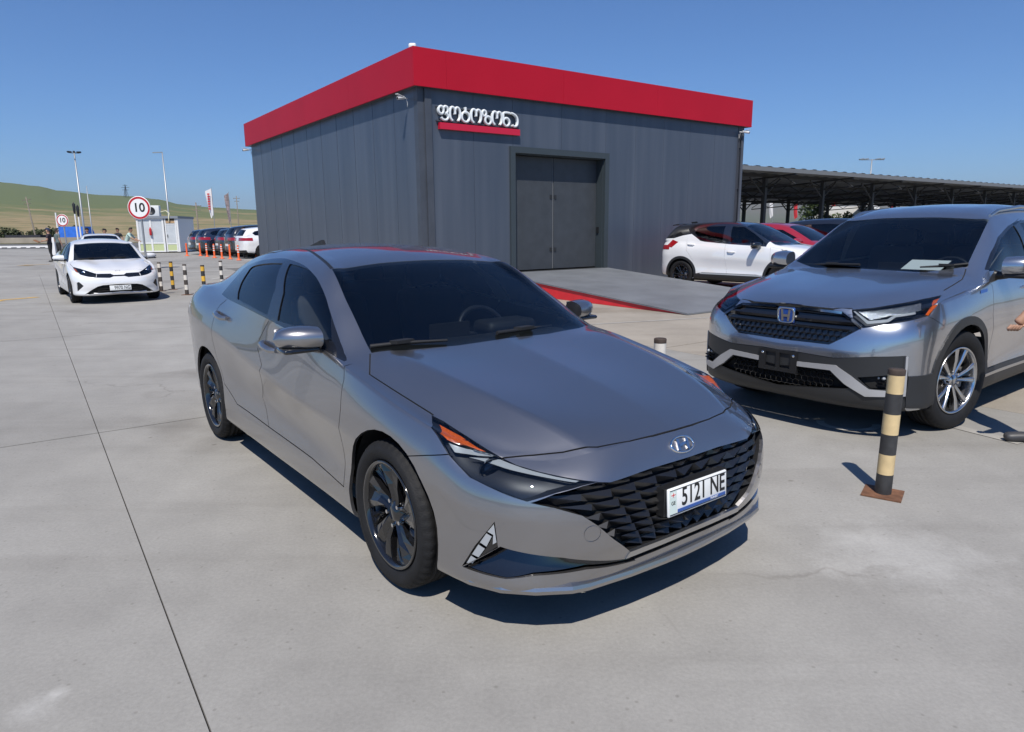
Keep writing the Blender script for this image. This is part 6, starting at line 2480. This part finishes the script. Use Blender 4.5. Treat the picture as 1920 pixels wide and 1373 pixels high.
# pylon on the ridge
d = ray(237, 371)
pyl = MB()
Y = 1080.0
px_, pz_ = d.x / d.y * Y, CAMH + d.z / d.y * Y - 3
hgt = 23
for s in (-1, 1):
    for t in (-1, 1):
        pyl.tube([(s * 3, t * 3, 0), (s * .5, t * .5, hgt * .75), (0, 0, hgt)], .28, 4)
for z, w_ in ((hgt * .62, 5), (hgt * .78, 6), (hgt * .92, 3.5)):
    pyl.box(-w_, w_, -.25, .25, z, z + .5)
for k in range(5):
    z0, z1 = hgt * .75 * k / 5, hgt * .75 * (k + 1) / 5
    w0, w1 = 3 - 2.5 * k / 5, 3 - 2.5 * (k + 1) / 5
    pyl.tube([(-w0, -w0, z0), (w1, -w1, z1)], .2, 4)
    pyl.tube([(w0, -w0, z0), (-w1, -w1, z1)], .2, 4)
tag(pyl.build('power_pylon', M_GREYPL, loc=(px_, Y, pz_)), 'lattice power pylon on the hill ridge', 'pylon')

# ---------------------------------------------------------------- road, kerb wall
sheet('road', [(-140, 52), (-28, 66), (-20, 82), (-30, 92), (-150, 86)], -.008, M_ASPH)
kb = MB()
a, b_ = Vector((-140, 92, 0)), Vector((-12, 100, 0))
dd = (b_ - a).normalized()
nn = Vector((-dd.y, dd.x, 0))
kb.prism([a, b_, b_ + nn * .5, a + nn * .5], (0, 0, .75))
tag(kb.build('kerb_wall', mat('beige_concrete', (.33, .29, .235), .9, noise=(.5, .2))), 'low beige concrete wall along the road before the field', 'wall')


# ---------------------------------------------------------------- vegetation
def leaf_mat(name, c1, c2):
    m = mat(name, c1, .7, noise=(1.3, .3, c2))
    return m


M_LEAF = leaf_mat('leaf_green', (.085, .12, .03), (.04, .07, .018))
M_LEAFD = leaf_mat('leaf_dry', (.075, .085, .03), (.035, .05, .018))
M_BARK = mat('bark', (.10, .075, .05), .9)


def leafy(name, loc, rx, rz, zc, n, leaf, label, cat, group, m, seed, trunk=True):
    rnd = random.Random(seed)
    o = empty(name, loc)
    tag(o, label, cat, group)
    lumps = []
    for _ in range(16):
        a, u = rnd.uniform(0, 6.28), rnd.uniform(-1, 1)
        q = math.sqrt(max(0, 1 - u * u)) * rnd.uniform(.35, .8)
        lumps.append((Vector((q * math.cos(a) * rx, q * math.sin(a) * rx, zc + u * rz * .7)), rnd.uniform(.28, .5)))
    g = MB()
    for _ in range(n):
        c, s = rnd.choice(lumps)
        v = Vector((rnd.gauss(0, 1), rnd.gauss(0, 1), rnd.gauss(0, 1))).normalized() * rnd.uniform(.5, 1) ** .5
        p = c + Vector((v.x * s * rx, v.y * s * rx, v.z * s * rz))
        if p.z < .03:
            continue
        t1 = Vector((rnd.gauss(0, 1), rnd.gauss(0, 1), rnd.gauss(0, .6))).normalized()
        t2 = t1.cross(Vector((rnd.gauss(0, 1), rnd.gauss(0, 1), rnd.gauss(0, 1)))).normalized()
        s_ = leaf * rnd.uniform(.6, 1.3)
        g.add([p - t1 * s_, p - t2 * s_ * .6, p + t1 * s_, p + t2 * s_ * .6], [(0, 1, 2, 3)], False)
    g.build('crown' if trunk else 'foliage', m, o)
    t = MB()
    if trunk:
        t.tube([(0, 0, 0), (.05, 0, zc * .5), (0, .05, zc)], [.16, .12, .07], 8)
        for c, s in lumps[:7]:
            t.tube([(0, 0, zc * .6), tuple(c * .6 + Vector((0, 0, zc * .3))), tuple(c)], [.07, .04, .015], 5)
        t.build('trunk', M_BARK, o)
    else:
        for c, s in lumps[:5]:
            t.tube([(0, 0, 0), tuple(c)], [.03, .01], 5)
        t.build('stems', M_BARK, o)
    return o


tp = at_depth(1531, 372, 58)
leafy('tree', (tp.x, 58, 0), 1.45, 1.5, 2.1, 3200, .10, 'round green tree seen under the carport', 'tree', None, M_LEAF, 3)
tp = at_depth(1580, 384, 60)
leafy('shrub', (tp.x, 60, 0), 1.1, .9, 1.9, 1500, .09, 'small green shrub right of the round tree', 'shrub', None, M_LEAF, 4)
for k in range(13):
    px = -10 + 12.5 * k
    q = at_depth(px, 424, 118)
    leafy('shrub', (q.x, 118 + random.uniform(-3, 3), -.1), random.uniform(.9, 1.5), random.uniform(.8, 1.5), random.uniform(.9, 1.5), 420, .20, 'dark scrub bush in the line at the foot of the hill', 'shrub', 'scrub bushes at the foot of the hill', M_LEAFD, 20 + k, trunk=False)

# ---------------------------------------------------------------- sheds and blue structure by the road
q = at_depth(60, 432, 104)
sh = empty('shed', (q.x - 1.0, 104, -.1), 0, .62)
tag(sh, 'long low dark shed with pale posts by the roadside', 'shed')
MB().box(-4.2, 4.2, -1.2, 1.2, 1.1, 1.9).build('shed_roof', mat('shed_dark', (.03, .03, .038), .8, noise=(3, .3)), sh)
for k in range(12):
    MB().box(-4.1 + .73 * k, -3.95 + .73 * k, -1.1, -1.0, 0, 1.1).build('shed_post', mat('pale_post', (.3, .31, .3), .7), sh)
MB().box(-4.0, 4.0, .2, 1.1, 0, 1.1).build('shed_wall', mat('shed_wall_grey', (.06, .065, .065), .9), sh)
q = at_depth(142, 432, 100)
bt = empty('blue_tent', (q.x, 100, 0))
tag(bt, 'bright blue tarpaulin tent beside the road', 'tent')
tn = MB()
a = [(-2.1, -1.5, .35), (2.1, -1.5, .35), (1.7, -1.0, 2.2), (-1.8, -1.0, 2.2)]
c = [(-2.1, 1.5, .35), (2.1, 1.5, .35), (1.7, 1.0, 2.2), (-1.8, 1.0, 2.2)]
tn.add(a + c, [(0, 1, 2, 3), (5, 4, 7, 6), (3, 2, 6, 7), (4, 0, 3, 7), (1, 5, 6, 2), (0, 4, 5, 1)], False)
tn.build('tent_cover', mat('blue_tarp', (.015, .12, .52), .5, noise=(2, .15), bump=(3, .4)), bt)
for x in (-1.9, 0, 1.9):
    MB().box(x - .06, x + .06, -1.45, -1.35, -.1, .4).build('tent_leg', M_GALV, bt)

# ---------------------------------------------------------------- kiosk
kp = G(301, 474)
kio = empty('kiosk', (kp.x, kp.y, 0), R(8))
tag(kio, 'white glazed kiosk hut with a door and an air conditioner on top', 'kiosk')
M_KW = mat('kiosk_white', (.74, .74, .73), .45)
M_KG = mat('kiosk_panel', (.52, .55, .57), .3, noise=(2, .08))
M_KGR = mat('kiosk_green', (.50, .56, .30), .5)
KW, KD, KH = 2.75, 3.4, 2.35
for a, b_ in ((-KW / 2, -KW / 2 + .12), (-.52, -.40), (.30, .42), (.48, .56), (1.16, 1.24), (KW / 2 - .12, KW / 2)):
    MB().box(a, b_, -.06, .06, .05, KH).build('frame_post', M_KW, kio)
for z0, z1 in ((.05, .14), (.62, .70), (KH - .12, KH)):
    MB().box(-KW / 2 + .12, .30, -.045, .045, z0, z1).build('frame_rail', M_KW, kio)
for a, b_ in ((-KW / 2 + .12, -.52), (-.40, .30)):
    MB().box(a, b_, -.02, .02, .70, KH - .12).build('window_pane', M_KG, kio)
    MB().box(a, b_, -.02, .02, .14, .62).build('lower_panel', M_KGR, kio)
dr = MB().box(.56, 1.16, -.03, .01, .62, KH - .42).build('door', M_KG, kio)
MB().box(.56, 1.16, -.035, .012, .14, .56).build('door_panel', M_KGR, dr)
for z in (.08, .57, KH - .42):
    MB().box(.56, 1.16, -.05, .02, z, z + .07).build('door_rail', M_KW, dr)
MB().box(.60, .63, -.08, -.03, 1.05, 1.25).build('handle', M_GREYPL, dr)
MB().box(.48, 1.24, -.03, .02, KH - .32, KH - .10).build('transom', mat('raw_board', (.45, .30, .17), .8), kio)
for y in [KD * k / 8 for k in range(8)]:
    MB().box(-KW / 2 - .02, -KW / 2 + .04, .06 + y, .06 + y + KD / 8 - .03, .9, KH - .05).build('side_panel', mat('kiosk_grey', (.30, .31, .33), .5), kio)
    MB().box(-KW / 2 - .02, -KW / 2 + .04, .06 + y, .06 + y + KD / 8 - .03, .05, .9).build('side_panel', M_KW, kio)
MB().box(KW / 2 - .06, KW / 2, .06, KD, .05, KH).build('side_wall', M_KW, kio)
MB().box(-KW / 2, KW / 2, KD, KD + .06, .05, KH).build('back_wall', M_KW, kio)
MB().box(-KW / 2 - .1, KW / 2 + .05, -.15, KD + .1, KH, KH + .16).build('roof', mat('kiosk_roof', (.22, .24, .27), .5), kio)
fx_ = MB()
fx_.lathe([(.0, 0), (.075, .0), (.08, .05), (.08, .42), (.04, .5), (.03, .56), (0, .56)], 12, 'z', (-.46, -.15, 1.2))
tag(fx_.build('fire_extinguisher', mat('extinguisher_red', (.5, .02, .02), .35), loc=kio.location, rot=(0, 0, R(8))), 'red fire extinguisher hung on the kiosk frame', 'extinguisher')
ac = MB()
box_rounded(ac, -.55, 1.0, KH + .16 + .38, .95, .4, .75, .03, 2)
aco = ac.build('air_conditioner', mat('ac_white', (.68, .69, .68), .5), loc=kio.location, rot=(0, 0, R(8)))
tag(aco, 'white air conditioner unit on the kiosk roof', 'air conditioner')
fg = MB()
fg.lathe([(.0, .0), (.27, .0), (.27, -.02), (.24, -.03)], 20, 'y', (-.6, .795, KH + .55))
fg.build('fan_grille', M_GREYPL, aco)
hs = MB()
hs.tube([(-.1, 1.0, KH + .45), (.35, .9, KH + .55), (.75, .3, KH + .35), (.85, -.2, KH + .12), (.8, -.1, KH - .2)], .035, 8)
hs.build('hose', mat('hose_cream', (.6, .58, .4), .6), aco)


# ---------------------------------------------------------------- speed signs, barrier
def speed_sign(px, py, base_py, Y, dia, label):
    c = at_depth(px, py, Y)
    o = empty('speed_sign', (c.x, Y, 0))
    tag(o, label, 'road sign')
    MB().cyl((.02, .05, 0), (.02, .05, c.z + dia * .3), .04, n=10).build('sign_post', M_GALV, o)
    r = dia / 2
    f = MB()
    f.lathe([(0, -.012), (r * .80, -.012)], 40, 'y', (0, 0, c.z))
    f.lathe([(r, .015), (0, .015)], 40, 'y', (0, 0, c.z))
    fo = f.build('sign_face', mat('sign_face_white', (.80, .80, .80), .5), o)
    g = MB()
    g.lathe([(r * .78, -.015), (r * .95, -.015)], 40, 'y', (0, 0, c.z))
    g.build('red_ring', mat('sign_ring_red', (.45, .01, .02), .5), o)
    g = MB()
    g.lathe([(r * .95, -.014), (r, -.012), (r, .015)], 40, 'y', (0, 0, c.z))
    g.build('sign_rim', mat('sign_face_white', (.8, .8, .8), .5), o)
    for ob in (fo,):
        ob.data.flip_normals() if ob.data.polygons[0].normal.y > 0 else None
    t = text_obj('numerals', '10', r * 1.05, M_INK, o, extrude=.002, offset=r * .02)
    t.matrix_local = Matrix(((1, 0, 0, 0), (0, 0, -1, -.018), (0, 1, 0, c.z), (0, 0, 0, 1)))
    return o


speed_sign(261, 390, 503, 27.8, .90, 'large round 10 speed sign on a post before the kiosk')
speed_sign(117, 413.5, 455, 44, .76, 'smaller round 10 speed sign behind the standing men')
br = empty('barrier', (0, 0, 0))
tag(br, 'white barrier boom with dark marks across the lane', 'barrier')
a, b_ = at_depth(-60, 464, 46), at_depth(95, 462.5, 46)
MB().obox((a + b_) / 2, (b_ - a) / 2, (0, .04, 0), (0, 0, .07)).build('boom', mat('boom_white', (.75, .74, .73), .5), br)
for k in range(8):
    p = a + (b_ - a) * (.1 + .115 * k)
    MB().obox(p + Vector((0, -.043, -.05)), (.18, 0, 0), (0, .004, 0), (0, 0, .02)).build('boom_mark', M_INK, br)
MB().box(b_.x, b_.x + .4, 45.8, 46.2, 0, 1.15).build('barrier_housing', mat('boom_white', (.75, .74, .73), .5), br)
for px, top, Y, lab in ((104, 399, 60, 'white marker post left of the small speed sign'), (146, 397, 60, 'white post with a dark tip right of the small speed sign'), (139, 392, 62, 'orange and white post with a dark feather-shaped tip')):
    t = at_depth(px, top, Y)
    o = empty('marker_post', (t.x, Y, 0))
    tag(o, lab, 'post')
    MB().cyl((0, 0, 0), (0, 0, t.z), .07, .06, 10).build('post_body', mat('boom_white', (.75, .74, .73), .5), o)
    if 'dark' in lab:
        MB().lathe([(.0, t.z + .6), (.12, t.z + .4), (.10, t.z - .2), (.05, t.z - .5)], 10, 'z').build('post_tip', M_BLACKPL, o)

# ---------------------------------------------------------------- parked cars further off
PAINTS = {'navy': paint('paint_navy', (.008, .011, .025), .2, .3), 'black': paint('paint_black', (.008, .008, .009), 0.0, .3), 'white': paint('paint_white', (.8, .8, .8), 0, .45), 'red': paint('paint_red', (.38, .012, .02), .2, .3), 'charcoal': paint('paint_charcoal', (.02, .021, .024), .4, .3)}
TPL = {}


def far_car(key, loc, rz, label, group=None, tfk=1.0, s=1.0):
    kk = (key, tfk)
    if kk not in TPL:
        TPL[kk] = far_suv_template(key + str(tfk), PAINTS[key], tfk)
        o = TPL[kk]
    else:
        o = copy_tree(TPL[kk])
    o.location = loc
    o.rotation_euler = (0, 0, rz)
    o.scale = (s, s, s)
    tag(o, label, 'car', group)
    return o


row0 = G(462, 484) + E1 * 3.2
stp = -E2 * -2.55
lbl = ['white SUV with red tail lamps parked next to the building', 'tall black SUV parked next to the white one', 'black SUV parked between the tall black one and a navy one', 'navy SUV with a bright red tail lamp in the parked row', 'navy SUV parked nearest the kiosk door']
for k, (key, tk) in enumerate((('white', 1.0), ('black', 1.10), ('charcoal', .98), ('navy', 1.0), ('navy', .95))):
    p = row0 + E2 * 2.35 * k - E1 * (.6 if k in (3, 4) else 0)
    far_car(key, p, BA + R(4), lbl[k], None, tk)
for k, (key, tk) in enumerate((('black', 1.10), ('charcoal', .98), ('navy', 1.0), ('charcoal', .98), ('navy', .95))):
    far_car(key, row0 + E1 * 6.2 + E2 * (2.35 * k + .6), BA + R(4), 'dark car roof showing behind the parked front row', 'dark cars in the second parked row', tk)
kd = -.827
ld = Vector((-math.sin(kd), math.cos(kd), 0))
fd_ = Vector((math.cos(kd), math.sin(kd), 0))
kb_ = Vector((6.639, 15.959, 0))
far_car('red', kb_ + ld * 2.9 - fd_ * .35, kd, 'red SUV parked beside the white crossover', None, .92)
far_car('black', kb_ + ld * 5.6 + fd_ * .4, kd, 'black SUV parked beyond the red one', None, 1.02)
far_car('charcoal', kb_ + ld * 8.4 + fd_ * .2, kd, 'dark grey SUV parked furthest beyond the red one', None, .98)
c_ = far_car('white', (-16.15, 27.6, 0), R(-58), 'white SUV standing behind the white sedan among the men', None, .78)


# ---------------------------------------------------------------- people
SKIN = mat('skin', (.42, .24, .16), .55)
HAIR = mat('hair_dark', (.03, .022, .018), .8)


def person(loc, rz, label, shirt, trousers, pose='stand', cap=None, scale=1.0, shoes=(.02, .02, .02), held=None, bald=False):
    """one skinned body; feet at loc, facing local -Y"""
    J = {}

    def j(n, x, y, z, r, par=None, ry=None):
        J[n] = (Vector((x, y, z)), r, par, ry or r)
    fwd = .0 if pose != 'lean' else .28
    j('pelvis', 0, 0, .95, .145, None, .115)
    j('waist', 0, -.01 - fwd * .2, 1.08, .14, 'pelvis', .105)
    j('chest', 0, -.01 - fwd * .6, 1.30, .165, 'waist', .115)
    j('neckb', 0, .0 - fwd * .9, 1.47, .07, 'chest', .065)
    j('neck', 0, -.015 - fwd, 1.54, .055, 'neckb')
    j('headl', 0, -.02 - fwd * 1.1, 1.61, .085, 'neck', .095)
    j('headu', 0, -.015 - fwd * 1.12, 1.70, .085, 'headl', .10)
    for s, sd in ((-1, 'r'), (1, 'l')):
        j('hip' + sd, s * .09, 0, .90, .095, 'pelvis')
        st = .05 if s > 0 else -.04
        j('knee' + sd, s * .10, -.02 + st * .5, .50, .062, 'hip' + sd)
        j('calf' + sd, s * .105, .01 + st, .32, .058, 'knee' + sd)
        j('ankle' + sd, s * .11, .02 + st, .09, .042, 'calf' + sd)
        j('heel' + sd, s * .11, .03 + st, .045, .042, 'ankle' + sd)
        j('toe' + sd, s * .125, -.17 + st, .032, .034, 'heel' + sd, .045)
        j('sh' + sd, s * .19, .0 - fwd * .85, 1.42, .07, 'chest')
        if pose == 'hold':
            e, h = (s * .27, -.02, 1.13), (s * .10, -.27, 1.10)
        elif pose == 'fist':
            e, h = (s * .26, .06, 1.10), (s * .23, -.13, .86)
        elif pose == 'lean':
            e, h = (s * .25, -.40, 1.18), (s * .22, -.62, 1.05)
        else:
            e, h = (s * .26, .03, 1.13), (s * .27, -.06, .87)
        j('el' + sd, *e, .045, 'sh' + sd)
        j('wr' + sd, *h, .031, 'el' + sd)
        hv = (Vector(h) - Vector(e)).normalized()
        pc = Vector(h) + hv * .06
        j('palm' + sd, pc.x, pc.y, pc.z, .036, 'wr' + sd, .022)
    names = list(J)
    me = bpy.data.meshes.new('person')
    me.from_pydata([tuple(J[n][0]) for n in names], [(names.index(J[n][2]), names.index(n)) for n in names if J[n][2]], [])
    o = bpy.data.objects.new('person', me)
    col.objects.link(o)
    md = o.modifiers.new('skin', 'SKIN')
    md.use_smooth_shade = True
    for i, n in enumerate(names):
        sv = me.skin_vertices[0].data[i]
        sv.radius = (J[n][1], J[n][3])
        sv.use_root = n == 'pelvis'
    sb_ = o.modifiers.new('sub', 'SUBSURF')
    sb_.levels = 2
    sb_.render_levels = 2
    dg = bpy.context.evaluated_depsgraph_get()
    me2 = bpy.data.meshes.new_from_object(o.evaluated_get(dg))
    bpy.data.objects.remove(o)
    me2.name = 'person'
    root = bpy.data.objects.new('person', me2)
    col.objects.link(root)
    me2.materials.clear()
    for m_ in (SKIN, shirt, trousers, mat('shoe_%d' % int(shoes[0] * 1000), shoes, .5)):
        me2.materials.append(m_)
    for p in me2.polygons:
        c = p.center
        arm = abs(c.x) > .215 and c.z < 1.42
        if c.z < .10:
            k = 3
        elif c.z < .98 and not arm and not (pose == 'fist' and abs(c.x) > .19 and c.z > .68):
            k = 2
        elif c.z > 1.49:
            k = 0
        elif (arm and c.z < 1.24) or (pose == 'fist' and abs(c.x) > .19 and .68 < c.z < 1.08):
            k = 0
        elif pose == 'hold' and c.y < -.14 and .95 < c.z < 1.2:
            k = 0
        elif pose == 'lean' and c.y < -.42:
            k = 0
        else:
            k = 1
        p.material_index = k
        p.use_smooth = True
    root.location = loc
    root.rotation_euler = (0, 0, rz)
    root.scale = (scale,) * 3
    tag(root, label, 'person')
    hy = -.015 - fwd * 1.12
    # face: nose, eyes, mouth, ears as one small part; hair or cap
    fc = MB()
    fc.obox((0, hy - .105, 1.655), (.012, 0, 0), (0, .018, 0), (0, -.006, .022))
    for s in (-1, 1):
        box_rounded(fc, s * .088, hy + .005, 1.66, .018, .04, .06, .008, 2)
    fc.build('face', SKIN, root)
    ey = MB()
    for s in (-1, 1):
        ey.lathe([(0, -.004), (.009, -.003), (.012, 0)], 8, 'y', (s * .033, hy - .092, 1.68))
    ey.obox((0, hy - .094, 1.605), (.022, 0, 0), (0, .004, 0), (0, 0, .004))
    ey.build('eyes_and_mouth', HAIR, root)
    hr = MB()
    rows = []
    for k in range(7):
        ph = R(90 - 15.5 * k)
        rr = math.cos(ph)
        rows.append([((.100 * rr) * math.cos(t), hy + .012 + .113 * rr * math.sin(t), 1.685 + .105 * math.sin(ph) + .012 * k * max(0.0, -math.sin(t)) - .012 * (k if k > 3 else 0) * max(0.0, math.sin(t))) for t in [2 * math.pi * q / 16 for q in range(16)]])
    hr.grid([r[::-1] for r in rows], True, close=True)
    if cap:
        hr.prism([(-.07, hy - .08, 1.715), (.07, hy - .08, 1.715), (.05, hy - .19, 1.70), (-.05, hy - .19, 1.70)], (0, 0, .012))
    hr.build('cap' if cap else 'hair', cap or HAIR, root)
    # fingers
    for s, sd in ((-1, 'r'), (1, 'l')):
        fgm = MB()
        h, e = J['palm' + sd][0], J['wr' + sd][0]
        d = (h - e).normalized()
        sx = Vector((0, 1, 0)) if abs(d.z) > .6 else Vector((0, 0, 1))
        inn = d.cross(sx) * s
        for k in range(4):
            b = h + sx * (.027 - .018 * k) + d * .02
            ln = (.036, .042, .040, .032)[k]
            if pose == 'fist':
                fgm.tube([b - d * .01, b + d * .022, b + d * .030 - inn * .016, b + d * .020 - inn * .034, b - d * .004 - inn * .036], [.0105, .0115, .011, .0105, .009], 8)
            else:
                fgm.tube([b, b + d * ln, b + d * ln * 1.8 - inn * .012], [.0095, .009, .007], 6)
        fgm.tube([e + sx * .02 + d * .02, e + sx * .045 + d * .045 - inn * .01, e + sx * .042 + d * .08 - inn * .018], [.012, .011, .008], 6)
        fgm.build('fingers', SKIN, root)
    return root


def cloth(n, c):
    return mat('cloth_' + n, c, .85, bump=(120, .2), noise=(12, .15))


sc_ = .95
person(G(98, 491), R(-75), 'man in a dark vest and cap holding a brown folder', cloth('darkvest', (.035, .025, .032)), cloth('black', (.012, .012, .014)), 'hold', cloth('navycap', (.02, .03, .07)), sc_)
pb = G(98, 491)
bx = MB()
bx.box(-.16, .16, -.02, .02, 0, .24)
tag(bx.build('folder', mat('brown_card', (.28, .14, .07), .8), loc=pb + Vector((-.45, -.1, .98)), rot=(R(60), 0, R(-75))), 'brown folder held by the man in the dark vest', 'folder')
person(G(113, 487), R(150), 'man in a grey shirt turned away beside the man in the vest', cloth('grey', (.12, .15, .15)), cloth('darkgrey', (.03, .03, .033)), 'stand', None, sc_)
person(G(170, 486), R(20), 'man in a dark jacket behind the white sedan roof', cloth('navy', (.015, .018, .03)), cloth('black', (.012, .012, .014)), 'stand', None, sc_)
person(G(203, 488), R(-40), 'man in a black cap behind the white sedan roof', cloth('navy', (.015, .018, .03)), cloth('black', (.012, .012, .014)), 'stand', cloth('blackcap', (.012, .012, .014)), .92)
person(G(226, 481), R(0), 'bearded man in a dark shirt facing the white sedan', cloth('dark', (.02, .022, .028)), cloth('black', (.012, .012, .014)), 'stand', None, sc_)
person(G(240, 486), R(100), 'man in a pale green shirt leaning on the car', cloth('mint', (.42, .55, .50)), cloth('darkgrey', (.03, .03, .033)), 'lean', None, sc_)
pw_ = row0 + E2 * 1.25 - E1 * 2.9
person(pw_, R(30), 'person in a white top standing between the parked cars', cloth('white', (.7, .7, .68)), cloth('black', (.012, .012, .014)), 'stand', None, .95)
pr_ = person((3.62, 4.46, 0), R(-100), 'person in dark trousers and sneakers beside the silver SUV, fist clenched', cloth('dark', (.02, .022, .028)), cloth('black', (.012, .012, .014)), 'fist', None, 1.0, (.05, .05, .055))

# ---------------------------------------------------------------- air
hz_ = MB()
hz_.box(-8800, 8800, -150, 15500, -1.2, 620)
ho = hz_.build('haze', None)
ho.data.materials.clear()
hm = bpy.data.materials.new('haze_air')
hm.use_nodes = True
hn = hm.node_tree
hn.nodes.remove(hn.nodes['Principled BSDF'])
pvv = hn.nodes.new('ShaderNodeVolumePrincipled')
pvv.inputs['Color'].default_value = (.80, .88, 1.0, 1)
pvv.inputs['Density'].default_value = 7e-5
pvv.inputs['Anisotropy'].default_value = .2
hn.links.new(pvv.outputs['Volume'], hn.nodes['Material Output'].inputs['Volume'])
ho.data.materials.append(hm)
tag(ho, kind='stuff')
